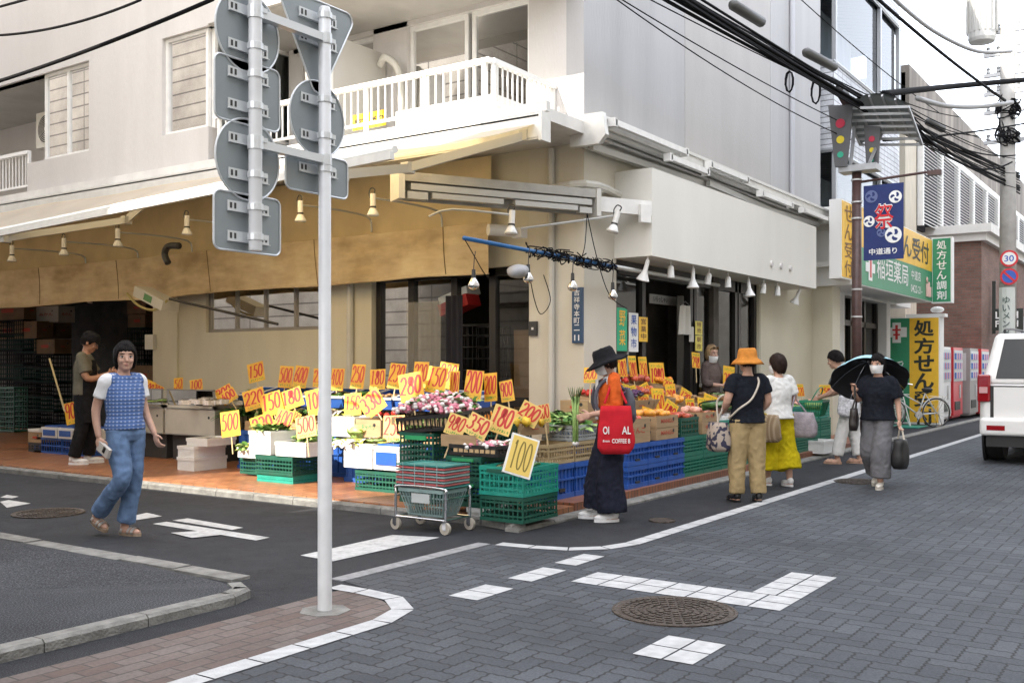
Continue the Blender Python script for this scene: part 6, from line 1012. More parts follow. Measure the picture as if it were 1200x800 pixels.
for k in range(9):
    c = cols[k % 12]; t2 = thing('shopping_basket', 'shopping basket nested in the tall stack on the chrome trolley, ' + ('lowest rim', 'second rim', 'third rim', 'fourth rim', 'fifth rim', 'sixth rim', 'seventh rim', 'eighth rim', 'topmost rim')[k], 'basket', t.location + Vector((0, 0, .385 + .0225 * k)), rz); g = MB(); x, y = Lw * .49, Dw * .52; [g.bx(*q, .0, .014) for q in ((-x, x, -y, -y + .02), (-x, x, y - .02, y), (-x, -x + .02, -y + .02, y - .02), (x - .02, x, -y + .02, y - .02))]; g.bx(-x + .02, x - .02, -y + .02, y - .02, .0, .004); part(t2, 'rim', g, BTL if k in (0, 8) else (BRED if k % 2 else BASK))
    g = MB(); [g.bx(q * x * .7 - .004, q * x * .7 + .004, -y - .002, -y, 0, .0215) for q in (-1, -.3, .3, 1)]; part(t2, 'handle_clip', g, BASK)
# ================================================================ BICYCLE AND STREET ODDS AND ENDS
BW = mat('bike_white', (.55, .56, .56), .35); RUB = mat('rubber', (.02, .02, .02), .7)
rb = Vector(gnd(1097, 501)); rb.z = 0.0; d = Vector((-.55, .62, 0)).normalized(); bz = math.atan2(d.y, d.x)
t = thing('bicycle', 'silver city bicycle parked before the yellow standing sign board', 'bicycle', rb, bz)
def wheel(x, nm='wheel'):
    g = MB(); q = [(x + .33 * math.cos(a * math.pi / 18), 0, .34 + .33 * math.sin(a * math.pi / 18)) for a in range(37)]; g.tube(q, .017, 6, False); o = part(t, nm, g, RUB, True); g = MB(); g.tube([(x + .31 * math.cos(a * math.pi / 18), 0, .34 + .31 * math.sin(a * math.pi / 18)) for a in range(37)], .008, 5, False)
    for k in range(14): a = k * .4488; g.tube([(x, 0, .34), (x + .3 * math.cos(a), 0, .34 + .3 * math.sin(a))], .002, 3)
    g.cyl((x, -.04, .34), (x, .04, .34), .02, .02, 8); part(o, 'rim', g, CHR)
wheel(0); wheel(1.08); g = MB(); BBp, ST, HT, HB = (.44, 0, .3), (.27, 0, .8), (.9, 0, .82), (.94, 0, .66)
for a, b, r in ((BBp, ST, .016), (BBp, HB, .018), ((.36, 0, .55), HT, .014), (HT, HB, .018), (HB, (1.08, 0, .34), .012), (ST, (0, .03, .34), .009), (ST, (0, -.03, .34), .009), (BBp, (0, .03, .34), .01), (BBp, (0, -.03, .34), .01)): g.tube([a, b], r, 8)
part(t, 'frame', g, BW, True); g = MB(); g.tube(cat_rom([(.72, .26, 1.0), (.85, .2, 1.02), (.9, 0, .98), (.85, -.2, 1.02), (.72, -.26, 1.0)], 4), .012, 6); g.tube([(.9, 0, .82), (.9, 0, .98)], .012, 6); part(t, 'handlebar', g, CHR); part(t, 'seat', MB().ell((.22, 0, .88), (.14, .09, .05), 12, 8).cyl((.27, 0, .8), (.25, 0, .88), .012), RUB, True)
g = MB(); [g.box((1.12, 0, .72 + .05 * k), (.3 + .02 * k, .32 + .02 * k, .008)) for k in range(5)]; [g.beam((1.12 + sx * .15, sy * .16, .7), (1.12 + sx * .18, sy * .19, .94), .008, .008) for sx in (-1, 1) for sy in (-1, 0, 1)]; part(t, 'basket', g, BK); g = MB(); [g.beam((-.25, s * .06, .72), (.2, s * .06, .74), .01, .01) for s in (-1, 0, 1)]; g.beam((-.2, .06, .72), (0, .06, .34), .008, .008); g.beam((-.2, -.06, .72), (0, -.06, .34), .008, .008); part(t, 'rack', g, CHR); part(t, 'mudguard', MB().tube([(.36 * math.cos(R(a)), 0, .34 + .36 * math.sin(R(a))) for a in range(20, 190, 10)], .014, 6), BW); part(t, 'crank', MB().cyl((.44, .03, .3), (.44, .04, .3), .09, .09, 16).beam((.44, .07, .3), (.5, .07, .14), .015, .015).beam((.44, -.05, .3), (.38, -.05, .46), .015, .015), CHR); part(t, 'stand', MB().tube([(0, .08, .34), (-.1, .12, 0)], .008).tube([(0, -.08, .34), (-.1, -.12, 0)], .008), CHR)
p = gnd(1062, 500); t = thing('folding_rack', 'white folding rack on the turquoise mat by the bicycle', 'rack', p); g = MB(); [g.tube([(s * .02, y, 0), (s * .3, y + .25, .75)], .014, 6) for s in (-1, 1) for y in (-.1, .12)]; g.tube([(.3, .0, .75), (.3, .45, .75)], .014); part(t, 'frame', g, WHITEM)
solo('mat', MB().bx(-.5, .5, -.4, .4, 0, .015), TQ, 'turquoise mat on the ground by the white folding rack', 'mat', (p.x - .1, p.y, .01))
carton('brown box on the ground beside the far end of the green crates', gnd(955, 528, .0) + Vector((0, .3, 0)), (.6, .4, .35), .075, open_=False); foam('white foam block on the kerb beside the brown box', gnd(960, 530, .07), (.5, .3, .2), .07)
# ================================================================ WHITE CAR
CW = mat('car_white', (.72, .72, .71), .3, coat=.6, var=.01, vs=3); CG = mat('car_glass', (.012, .016, .022), .04, spec=.9); CT = mat('car_trim', (.015, .015, .016), .5); CRL = mat('tail_red', (.25, .006, .01), .12, coat=.8)
wl_ = gnd(1166, 538); t = thing('parked_car', 'white off-road car seen from behind at the edge of the paved street', 'car', (wl_.x - .85, wl_.y + .1, 0)); WDT = 1.86
# local: +X forward (away), -Y to the car's right; the car's left flank is y = 0
def sect(x, pts): return [Vector((x, -q, z)) for q, z in pts]
def prof(x, zb, zs, inset=0.): y0, y1 = inset, WDT - inset; return sect(x, [(y0 + .05, zb), (y0, zb + .12), (y0, zs - .1), (y0 + .03, zs), (y1 - .03, zs), (y1, zs - .1), (y1, zb + .12), (y1 - .05, zb)])
g = MB(); g.rings([prof(-.02, .5, 1.12, .09), prof(.05, .42, 1.16, .02), prof(.3, .38, 1.17), prof(2.4, .38, 1.17), prof(3.4, .38, 1.12), prof(4.3, .4, 1.05, .05), prof(4.65, .46, .95, .16)]); b_ = part(t, 'body', g, CW, True, sharp=35); md = b_.modifiers.new('soft', 'BEVEL'); md.width = .03; md.segments = 2; md.limit_method = 'ANGLE'
def cab(x, z, ins): y0, y1 = ins, WDT - ins; return [Vector((x, -y0, z)), Vector((x, -y1, z))]
g = MB(); lo = [(.05, 1.165, .04), (3.15, 1.165, .06)]; hi = [(.26, 1.9, .19), (2.35, 1.92, .21)]
a, b = cab(*lo[0]); c, d_ = cab(*lo[1]); e_, f_ = cab(*hi[0]); h_, i_ = cab(*hi[1]); g.add([a, b, d_, c, e_, f_, i_, h_], [(0, 1, 2, 3), (4, 7, 6, 5), (0, 4, 5, 1), (1, 5, 6, 2), (2, 6, 7, 3), (3, 7, 4, 0)]); o = part(t, 'cabin', g, CW); md = o.modifiers.new('soft', 'BEVEL'); md.width = .07; md.segments = 3
def on_face(P, Q, R_, S, u, v, off=.006):
    n = (Q - P).cross(S - P).normalized(); return P.lerp(Q, u).lerp(S.lerp(R_, u), v) + n * off
def patch(q4, u0, u1, v0, v1, nm, m, off=.008, par=None):
    P, Q, R_, S = q4; g = MB(); n = (Q - P).cross(S - P).normalized(); A = [on_face(P, Q, R_, S, *q, off) for q in ((u0, v0), (u1, v0), (u1, v1), (u0, v1))]; g.add(A + [x_ - n * .02 for x_ in A], [(0, 1, 2, 3), (7, 6, 5, 4), (0, 4, 5, 1), (1, 5, 6, 2), (2, 6, 7, 3), (3, 7, 4, 0)]); return part(par or t, nm, g, m)
rear = (a, b, f_, e_); rear = (b, a, e_, f_)
patch((b, a, e_, f_), .1, .9, .1, .88, 'rear_window', CG, .008); patch((a, c, h_, e_), .06, .3, .18, .86, 'side_window', CG, .008); patch((a, c, h_, e_), .33, .58, .18, .86, 'side_window', CG, .008); patch((a, c, h_, e_), .61, .86, .18, .86, 'side_window', CG, .008); patch((d_, b, f_, i_), .1, .9, .18, .86, 'side_window', CG, .008); patch((c, d_, i_, h_), .08, .92, .1, .9, 'windscreen', CG, .008)
part(t, 'tailgate_seam', MB().bx(-.024, -.012, -WDT + .17, -.17, .58, 1.14), CT); tg = part(t, 'tailgate', MB().bx(-.045, -.01, -WDT + .22, -.22, .62, 1.12), CW); part(tg, 'number_plate_recess', MB().bx(-.05, -.044, -1.25, -.62, .78, .98), mat('recess', (.55, .55, .55), .4)); part(tg, 'handle', MB().bx(-.075, -.045, -1.2, -.66, .98, 1.03), CHR)
for y0 in (0, -WDT): s = -1 if y0 == 0 else 1; g = MB(); ya, yb = y0 + s * -.0, y0 + s * -.17 if False else y0 + (-.17 if y0 == 0 else .17); ya, yb = min(ya, yb), max(ya, yb); g.bx(-.05, .16, ya - .004, yb + .004, .9, 1.3); o = part(t, 'tail_lamp', g, CRL); part(o, 'lamp_lens', MB().bx(-.066, -.058, ya + .03, yb - .03, 1.03, 1.12), mat('lens_pale', (.55, .3, .3), .2)); md = o.modifiers.new('soft', 'BEVEL'); md.width = .025; md.segments = 2
bp = part(t, 'rear_bumper', MB().bx(-.14, .2, -WDT + .04, -.04, .42, .68), CW); md = bp.modifiers.new('soft', 'BEVEL'); md.width = .05; md.segments = 3
for y in (-.38, -WDT + .14): part(bp, 'reflector', MB().bx(-.146, -.138, y, y + .24, .5, .57), CRL)
part(t, 'underbody', MB().bx(-.05, 4.4, -WDT + .12, -.12, .26, .42), CT)
for x in (.85, 3.65):
    for y in (-.13, -WDT + .13): g = MB(); g.lathe([(.2, -.12), (.36, -.12), (.375, -.08), (.375, .08), (.36, .12), (.2, .12)], (x, y, .375), 28, Matrix.Rotation(R(90), 3, 'X')); o = part(t, 'wheel', g, RUB, True, sharp=40); part(o, 'rim', MB().lathe([(.05, -.1), (.21, -.11), (.21, .11), (.05, .1)], (x, y, .375), 20, Matrix.Rotation(R(90), 3, 'X')), CHR)
for x in (.85, 3.65): part(t, 'wheel_arch', MB().lathe([(.4, -.01), (.47, -.01), (.47, .02), (.4, .02)], (x, -.0, .375), 28, Matrix.Rotation(R(90), 3, 'X')), CT)
for y in (-.3, -WDT + .3): part(t, 'roof_rail', MB().tube(cat_rom([(.45, y, 1.9), (.55, y, 1.97), (2.1, y, 1.99), (2.2, y, 1.91)], 3), .02, 6), CT)
g = MB(); g.prism([(0, 0), (.18, 0), (.03, .1)], (.55, -WDT / 2, 1.91), (1, 0, 0), (0, 0, 1), (0, 1, 0), .04); part(t, 'aerial_fin', g, CT); part(t, 'side_mirror', MB().box((2.75, .12, 1.22), (.12, .2, .16)), CW)
# ================================================================ PEOPLE
def remesh(g, vox, it=3, fn=None):
    me = g.mesh('tmp', mat('skin', (.5, .3, .22), .5)); o = bpy.data.objects.new('tmp', me); C.objects.link(o); m = o.modifiers.new('r', 'REMESH'); m.mode = 'VOXEL'; m.voxel_size = vox; m.use_smooth_shade = True
    s = o.modifiers.new('s', 'SMOOTH'); s.factor = .5; s.iterations = it; dg = bpy.context.evaluated_depsgraph_get(); dg.update(); r = bpy.data.meshes.new_from_object(o.evaluated_get(dg)); bpy.data.objects.remove(o); bpy.data.meshes.remove(me)
    if fn:
        N = [v.normal.copy() for v in r.vertices]
        for v, n in zip(r.vertices, N): v.co += n * fn(v.co, n)
    r.materials.clear(); return r
def wrinkle(amp, sx=9., sz=5., seed=0.):
    def fn(c, n):
        a = mnoise.noise(Vector((c.x * sx + seed, c.y * sx, c.z * sz + seed))); b = mnoise.noise(Vector((c.x * sx * 2.1 + 5, c.y * sx * 2.1 + seed, c.z * sz * 3.2 + c.x * 6))); return amp * (a * .8 + (.5 - abs(b)) * .9)
    return fn
def limb(g, pts, rr, n=12, sub=5):
    P = [Vector(p) for p in pts]; Q = cat_rom(P, sub); m = len(P) - 1; rad = []
    for i in range(len(Q)): t = i / sub; k = min(int(t), m - 1); f = t - k; rad.append(rr[k] * (1 - f) + rr[k + 1] * f)
    g.tube(Q, rad, n); return g
HANDS = {}
def hand(g, w, d, side, curl=.5, sc=1.):      # palm, four fingers and thumb at wrist w pointing along d; side = direction of the thumb
    d = Vector(d).normalized(); s = Vector(side); s = (s - d * s.dot(d)).normalized(); n = d.cross(s).normalized(); w = Vector(w); S = sc
    M = Matrix((d, s, n)).transposed(); g.ell(w + d * .048 * S, (.05 * S, .04 * S, .018 * S), 12, 8, M)
    for k, (L, off) in enumerate(((.072, .028), (.08, .01), (.075, -.009), (.058, -.027))):
        a = w + d * .085 * S + s * off * S; b = a + (d * (1 - .25 * curl) - n * .5 * curl) * L * .5 * S; c = b + (d * (1 - .9 * curl) - n * 1.1 * curl).normalized() * L * .5 * S; g.tube([w + d * .05 * S + s * off * .8 * S, a, b, c], [.0105 * S, .0105 * S, .0095 * S, .0075 * S], 7)
    a = w + d * .03 * S + s * .03 * S; b = a + (d * .6 + s * .75 - n * .25 * curl).normalized() * .035 * S; g.tube([w + d * .02 * S + s * .01 * S, a, b, b + (d * .9 + s * .2 - n * .5 * curl).normalized() * .03 * S], [.014 * S, .0135 * S, .011 * S, .0085 * S], 7)
SKIN = mat('skin', (.5, .3, .22), .5, var=.06, vs=22, spec=.35); LIP = mat('lip', (.4, .17, .14), .5); HAIR = mat('hair_black', (.008, .006, .006), .6, var=.4, vs=40, stretch=(4, 4, 1), spec=.15, bump=.8, bs=60); HAIRB = mat('hair_blonde', (.35, .23, .12), .45, var=.35, vs=40); HAIRN = mat('hair_brown', (.02, .011, .008), .6, spec=.15, var=.4, vs=40); EYEW = mat('eye_white', (.6, .58, .55), .3); EYED = mat('eye_dark', (.01, .007, .006), .2)
def cloth(name, col, var=.12, bump=.25, bs=500, vs=18, **k): return mat(name, col, .9, var=var, vs=vs, bump=bump, bs=bs, spec=.1, **k)
DEF = dict(pelvis=(0, 0, .86), chest=(.01, 0, 1.13), neck=(-.005, 0, 1.335), head=(.015, 0, 1.475), hipL=(0, .08, .84), hipR=(0, -.08, .84), kneeL=(.025, .09, .46), kneeR=(.025, -.09, .46), ankL=(-.02, .09, .085), ankR=(-.02, -.09, .085),
           shL=(-.005, .16, 1.285), shR=(-.005, -.16, 1.285), elL=(-.03, .205, 1.04), elR=(-.03, -.205, 1.04), wrL=(.04, .21, .82), wrR=(.04, -.21, .82), hdL=(.15, 0, -1), hdR=(.15, 0, -1), toeL=(1, .15, 0), toeR=(1, -.15, 0), thL=(1, -.2, 0), thR=(1, .2, 0), cuL=.5, cuR=.5, yaw=0., pitch=0.)
class Human:
    def __init__(s, label, loc, d, H, pose, skin=None, kw=None):
        s.k = H / 1.6; s.J = {}; s.raw = dict(DEF); s.raw.update(pose); k = s.k
        for n, v in s.raw.items(): s.J[n] = Vector(v) * k if isinstance(v, tuple) and n[:2] not in ('hd', 'to', 'th') else (Vector(v) if isinstance(v, tuple) else v)
        s.t = thing('person', label, 'person', loc, math.atan2(d[1], d[0])); s.skin = skin or SKIN; J = s.J
        s.HM = Matrix.Translation(J['head']) @ Matrix.Rotation(J['yaw'], 4, 'Z') @ Matrix.Rotation(J['pitch'], 4, 'Y') @ Matrix.Scale(k, 4); s.world = Matrix.Translation(Vector(loc)) @ Matrix.Rotation(math.atan2(d[1], d[0]), 4, 'Z')
    def W(s, p): return s.world @ Vector(p)
    def torso(s, g, tab, n=20):      # rows: t along pelvis-chest-neck, half depth, half width
        J = s.J; P, Q, N = J['pelvis'], J['chest'], J['neck']; rs = []; sd0 = (J['hipL'] - J['hipR']).normalized(); sd1 = (J['shL'] - J['shR']).normalized(); k = s.k
        for t, rx, ry in tab:
            c = P + (Q - P) * t if t <= 1 else Q + (N - Q) * (t - 1); sd = sd0.lerp(sd1, max(0, min(1, t / 1.6))).normalized(); ax = ((Q - P) if t < 1 else (N - Q)).normalized(); fw = sd.cross(ax).normalized()
            rs.append([c + fw * (rx * k * math.cos(2 * math.pi * q / n)) + sd * (ry * k * math.sin(2 * math.pi * q / n)) for q in range(n)])
        g.rings(rs)
    def H(s, g): g.v = [tuple(s.HM @ Vector(q)) for q in g.v]; return g
    def body(s, arm=1., vox=.0085, ears=True, slim=.86):
        J = s.J; k = s.k; g = MB(); s.torso(g, [(-.25, .07, .11), (0, .1 * slim, .15 * slim), (.45, .085 * slim, .125 * slim), (1, .1 * slim, .145 * slim), (1.45, .088 * slim, .15 * slim), (1.75, .07 * slim, .12 * slim), (2, .05, .055)])
        limb(g, [J['neck'] - Vector((0, 0, .03 * k)), J['neck'] + (J['head'] - J['neck']) * .4, J['head'] - Vector((0, 0, .02))], [.055 * k, .046 * k, .045 * k])
        for a in 'LR':
            limb(g, [J['sh' + a], J['el' + a], J['wr' + a]], [.046 * k * arm, .037 * k * arm, .024 * k * arm]); hand(g, J['wr' + a], J['hd' + a], J['th' + a], J['cu' + a], k); limb(g, [J['hip' + a], J['knee' + a], (J['knee' + a] + J['ank' + a]) / 2 + Vector((-.012, 0, .03)), J['ank' + a]], [.078 * k, .052 * k, .052 * k, .034 * k])
            t = J['toe' + a].normalized(); A = J['ank' + a]; up_ = Vector((0, 0, 1)); M = Matrix((t, up_.cross(t).normalized(), t.cross(up_.cross(t).normalized()))).transposed(); g.ell(A + t * .055 * k - M.col[2] * .052 * k, (.115 * k, .04 * k, .032 * k), 12, 8, M); g.ell(A - t * .01 * k - M.col[2] * .03 * k, (.04 * k, .034 * k, .05 * k), 10, 8, M)
        h = MB(); h.ell((0, 0, .012), (.094, .075, .1), 20, 14); h.ell((.018, 0, -.045), (.07, .058, .07), 16, 12); h.ell((.06, 0, -.085), (.03, .03, .025), 10, 8); h.tube([(.083, 0, .02), (.1, 0, -.015), (.108, 0, -.028), (.085, 0, -.034)], [.009, .012, .015, .008], 8); h.ell((.07, .035, -.028), (.024, .025, .022), 8, 6); h.ell((.07, -.035, -.028), (.024, .025, .022), 8, 6); h.ell((.084, 0, .038), (.012, .05, .012), 8, 6)
        for q in (-1, 1): h.ell((-.005, q * .078, -.01), (.02, .01, .03), 8, 8)
        h.ell((.084, 0, -.06), (.012, .024, .009), 8, 6); s.H(h); g.add(h.v, h.f); me = remesh(g, vox, 2); me.materials.append(s.skin); link('body', me, s.t); return s
    def face(s, mouth=True):
        for q in (-1, 1):
            o = part(s.t, 'eye', s.H(MB().ell((.083, q * .033, .004), (.008, .016, .0065), 10, 8)), EYEW, True); part(o, 'iris', s.H(MB().ell((.0885, q * .033, .004), (.005, .0075, .0062), 8, 6)), EYED, True); part(o, 'eyelid', s.H(MB().tube([(.084, q * .015, .006), (.09, q * .033, .0125), (.08, q * .051, .007)], .0028, 5)), EYED, True); part(s.t, 'eyebrow', s.H(MB().tube([(.09, q * .014, .026), (.09, q * .034, .031), (.078, q * .054, .026)], [.003, .004, .002], 5)), HAIR)
        if mouth: part(s.t, 'mouth', s.H(MB().ell((.094, 0, -.058), (.005, .017, .0035), 10, 6).ell((.092, 0, -.065), (.005, .014, .004), 10, 6)), LIP, True)
        return s
    def hair(s, m, fringe=.05, side=-.02, back=-.06, full=1.12, length=0., seed=1., nm='hair'):
        g = MB(); nu, nv = 72, 40
        def P(i, j):
            a = 2 * math.pi * i; t = math.pi * (.001 + .998 * j); x, y, z = math.sin(t) * math.cos(a), math.sin(t) * math.sin(a), math.cos(t); ca = abs((a + math.pi) % (2 * math.pi) - math.pi); lim = fringe if ca < .75 else (fringe + (side - fringe) * (ca - .75) / .35 if ca < 1.1 else side + (back - side) * min(1, (ca - 1.1) / .7)); Zr = z * .115 + .012
            st = .006 * math.sin(a * 29 + 3 * math.sin(t * 4 + seed)) + .004 * math.sin(a * 67 + 5 * t) + .009 * mnoise.noise(Vector((x * 5, y * 5, z * 2 + seed)))
            on = min(1, max(0, (Zr - lim - .006 * math.sin(a * 17)) / .014)); r = full + st * 6 if on > 0 else .8; r = .8 + (full + st * 5 - .8) * on
            zz = z * .112 * r + .012
            return (x * .098 * r - .008, y * .082 * r, zz - (length * max(0, (.2 - z)) * on if ca > 1.2 else 0))
        g.sheet(P, nu, nv); return part(s.t, nm, s.H(g), m, True)
    def mask(s, m=None, low=0.):
        g = MB()
        def P(i, j): a = (i - .5) * 2.5; t = j; z = -.1 + .098 * t - low; r = 1.06 + .05 * math.sin(math.pi * t) ; b = .102 * r * (1 - .22 * (1 - t)); return (b * math.cos(a) * (1.06 + .14 * math.exp(-(a * 3) ** 2) * math.sin(math.pi * min(1, t * 1.1))), .084 * r * (1 - .26 * (1 - t)) * math.sin(a), z)
        g.sheet(P, 20, 10); g.sheet(lambda i, j: tuple(Vector(P(i, j)) * .99), 20, 10)
        for q in (-1, 1): g.tube([P(.5 + q * .5, .9), (.0, q * .088, -.0), (-.01, q * .086, .02)], .0018, 4)
        part(s.t, 'face_mask', s.H(g), m or mat('mask_white', (.72, .72, .72), .85), True); return s
    def top(s, m, name='shirt', sleeve=.55, ease=1.12, hem=-.25, amp=.009, seed=1., vox=.0095, wide=1.25, neckr=.07, sl_r=.06, open_=None, loose=0.):
        J = s.J; k = s.k; g = MB(); e = ease; s.torso(g, [(hem, (.112 + loose) * e, (.155 + loose) * e), (max(hem + .15, 0), (.11 + loose * .7) * e, .155 * e), (.45, .1 * e, .14 * e), (1, .107 * e, .155 * e), (1.45, .092 * e, .16 * e), (1.72, .075 * e, .135 * e), (1.93, neckr, neckr + .012)])
        for a in 'LR':
            S_, E, Wr = J['sh' + a], J['el' + a], J['wr' + a]; inn = S_ + (J['neck'] - S_) * .45 - Vector((0, 0, .02 * k))
            if sleeve <= 0: limb(g, [inn + (J['neck'] - inn) * .35, inn.lerp(S_, .5), S_ + (inn - S_) * .12], [.05 * k, .064 * k, .066 * k])
            elif sleeve <= 1: limb(g, [inn, S_, S_.lerp(E, sleeve * .5), S_.lerp(E, sleeve)], [.056 * k, .058 * k, sl_r * k * wide * .92, sl_r * k * wide])
            else: limb(g, [inn, S_, E, E.lerp(Wr, sleeve - 1)], [.058 * k, .062 * k, sl_r * .9 * k, sl_r * .75 * k])
        me = remesh(g, vox, 3, wrinkle(amp, 8, 5, seed)); me.materials.append(m); link(name, me, s.t); return s
    def trousers(s, m, rad=(.1, .078, .062), end=.95, amp=.011, seed=2., name='trousers', waist=.14, vox=.0095):
        J = s.J; k = s.k; g = MB(); s.torso(g, [(-.3, .09, .12), (-.1, .117, .165), (.1, .112, .158), (.34, .1, waist)])
        for a in 'LR':
            h, kn, an = J['hip' + a], J['knee' + a], J['ank' + a]; e = kn.lerp(an, end); limb(g, [h + Vector((0, 0, .03)), h.lerp(kn, .4), kn, kn.lerp(an, .5 * end), e], [rad[0] * k, rad[0] * k * .97, rad[1] * k, (rad[1] * .45 + rad[2] * .55) * k, rad[2] * k], 16)
        me = remesh(g, vox, 3, wrinkle(amp, 9, 4.5, seed)); me.materials.append(m); link(name, me, s.t); return s
    def shoes(s, m, sole=None, sandal=False):
        k = s.k
        for a in 'LR':
            t = s.J['toe' + a].normalized(); up_ = Vector((0, 0, 1)); sd = up_.cross(t).normalized(); n = t.cross(sd); A = s.J['ank' + a]; M = Matrix((t, sd, n)).transposed(); g = MB()
            if not sandal: g.ell(A + t * .06 * k - n * .045 * k, (.118 * k, .042 * k, .034 * k), 14, 10, M); g.ell(A - t * .015 * k - n * .02 * k, (.046 * k, .04 * k, .05 * k), 12, 8, M); me = remesh(g, .008, 3); me.materials.append(m); o = link('shoe', me, s.t)
            else:
                for x0, x1 in ((.1, .13), (.06, .085), (-.02, .005)): g.rings([[A + t * x * k + sd * (.047 * k * math.cos(q)) + n * ((-.065 + .05 * math.sin(q)) * k) for q in [math.pi * w_ / 8 for w_ in range(9)]] for x in (x0, x1)], False)
                o = part(s.t, 'sandal', g, m, True)
            g = MB(); g.prism([(.055 + .122 * math.cos(q) * (1 if math.cos(q) > 0 else .98), .044 * math.sin(q)) for q in [w_ * math.pi / 10 for w_ in range(20)]], A - n * .086 * k, t * k, sd * k, n, .026 * k); part(o, 'sole', g, sole or m)
        return s
LEFT = Vector((-.564, .8258, 0)); RIGHT = -LEFT
def facing(p, a):      # a = 0 looks at the camera, 90 = to the picture's right
    c = Vector((-p[0], -p[1], 0)).normalized(); r = Vector((-c.y, c.x, 0)); return c * math.cos(R(a)) + r * math.sin(R(a))
def tote(name, label, cat_, P, w_, d, h, m, rz, straps=None, sag_=.02, sm=None, extra=None):      # soft bag hanging with its top centre at P
    t = thing(name, label, cat_, P, rz); g = MB(); n = 24; rs = []
    for j in range(9): f = j / 8; e = .82 + .25 * math.sin(math.pi * min(1, f * .62 + .1)) if f < .95 else .8; rs.append([Vector(((w_ / 2) * e * (abs(math.cos(q)) ** .6) * (1 if math.cos(q) > 0 else -1), (d / 2) * (.35 + .75 * math.sin(math.pi * min(1, .15 + f * .6))) * (abs(math.sin(q)) ** .7) * (1 if math.sin(q) > 0 else -1), -h * f)) for q in [2 * math.pi * x / n for x in range(n)]])
    g.rings(rs); g.v = [tuple(Vector(v) + Vector((mnoise.noise(Vector(v) * 9), mnoise.noise(Vector(v) * 9 + Vector((5, 0, 0))), 0)) * sag_) for v in g.v]; part(t, 'bag', g, m, True)
    if straps: g = MB(); [g.tube(cat_rom([Vector(q) - Vector(P) for q in st], 5), .011, 6) for st in straps]; o = part(t, 'strap', g, sm or m, True); o.rotation_euler = (0, 0, -rz)
    return t
# 1 --- young woman crossing the lane
p = gnd(136, 627); d = facing(p, 36); SILV = mat('silver_leather', (.55, .53, .5), .3, .6); DEN = cloth('denim', (.13, .2, .33), .3, .3, 400, 10); VEST = NG('woven_vest'); _x, _y, _z = VEST.sep(VEST.pos); _s = VEST.M('SINE', VEST.M('MULTIPLY', _z, 210.)); _q = VEST.M('SINE', VEST.M('MULTIPLY', VEST.M('SUBTRACT', _x, _y), 150.)); VEST.col(VEST.ramp(VEST.M('MULTIPLY', VEST.M('ADD', _s, _q), .5), [(.2, (.07, .13, .3)), (.5, (.13, .2, .4)), (.85, (.3, .34, .48))])); VEST.rough(.9); VEST.bump(_s, .4, .004)
girl = Human('young woman with bobbed black hair walking in a blue woven vest and jeans', p + Vector((d.x, d.y, 0)) * .1, d, 1.62, dict(pelvis=(.02, 0, .87), hipL=(.02, .08, .85), hipR=(.02, -.08, .85), kneeL=(.02, .08, .47), kneeR=(.09, -.08, .49), ankL=(-.06, .06, .085), ankR=(-.26, -.06, .17), toeR=(1, -.1, -.35), toeL=(1, .1, 0), elL=(.0, .2, 1.05), wrL=(.11, .22, .84), elR=(-.08, -.2, 1.05), wrR=(-.03, -.21, .83), hdL=(.45, .0, -1), cuL=.8, hdR=(.2, 0, -1), yaw=R(-30), head=(.02, 0, 1.475), cuR=.9))
WHITET = cloth('white_cotton', (.7, .7, .7), .04, .15); girl.body().face().hair(HAIR, .035, -.05, -.085, 1.13, .02, 3.); girl.top(WHITET, 'shirt', .6, .95, .35, .004, 1., wide=1.02); girl.top(VEST.m, 'vest', 0, 1.13, .05, .006, 4., neckr=.082); girl.trousers(DEN, (.09, .07, .07), .93, .012, 2.); girl.shoes(SILV, mat('sole_tan', (.3, .22, .15), .7), True)
w = girl.W(girl.J['wrR'] + Vector((.04, 0, -.1))); t = thing('phone', 'pale phone and pouch held in the hand of the walking young woman', 'phone', w, math.atan2(d.y, d.x)); part(t, 'case', MB().box((.03, 0, 0), (.15, .03, .08), Matrix.Rotation(.5, 3, 'Y')), mat('pouch_pale', (.5, .46, .42), .6)); part(t, 'camera', MB().box((.05, -.017, .0), (.03, .004, .05), Matrix.Rotation(.5, 3, 'Y')), EYED)
# 2 --- man in a cap
p = gnd(99, 543, .085); d = facing(p, 78); OLV = cloth('olive_polo', (.13, .12, .09)); BLK = cloth('black_cloth', (.014, .014, .016), .3); SK2 = mat('skin_tan', (.36, .19, .12), .5, var=.06, vs=22, spec=.35)
man = Human('man in a black cap and dark apron looking down at the storage bay', p, d, 1.82, dict(elL=(.1, .2, 1.04), wrL=(.29, .08, 1.1), elR=(.08, -.22, 1.03), wrR=(.28, -.1, 1.08), hdL=(.6, -.8, .1), hdR=(.6, .8, .1), thL=(0, 0, 1), thR=(0, 0, 1), kneeL=(.06, .09, .46), ankL=(.03, .09, .085), ankR=(-.1, -.09, .085), kneeR=(-.01, -.09, .46), head=(.06, 0, 1.46), pitch=.45, chest=(.0, 0, 1.13), neck=(.01, 0, 1.33), cuL=.9, cuR=.9), SK2)
man.body(1.1).face().hair(HAIR, .03, -.02, -.06, 1.06); man.top(OLV, 'shirt', .75, 1.16, -.1, .008, 3., wide=1.25); man.trousers(BLK, (.098, .078, .07), .97, .01, 5.); man.shoes(WHITET); g = MB(); rs = []
for z, rx, ry in ((.5, .16, .19), (.8, .155, .19), (1.0, .14, .17), (1.16, .14, .13), (1.25, .13, .1)): rs.append([Vector((rx * math.cos(a), ry * math.sin(a), z)) * man.k for a in [-1.45 + 2.9 * q / 12 for q in range(13)]])
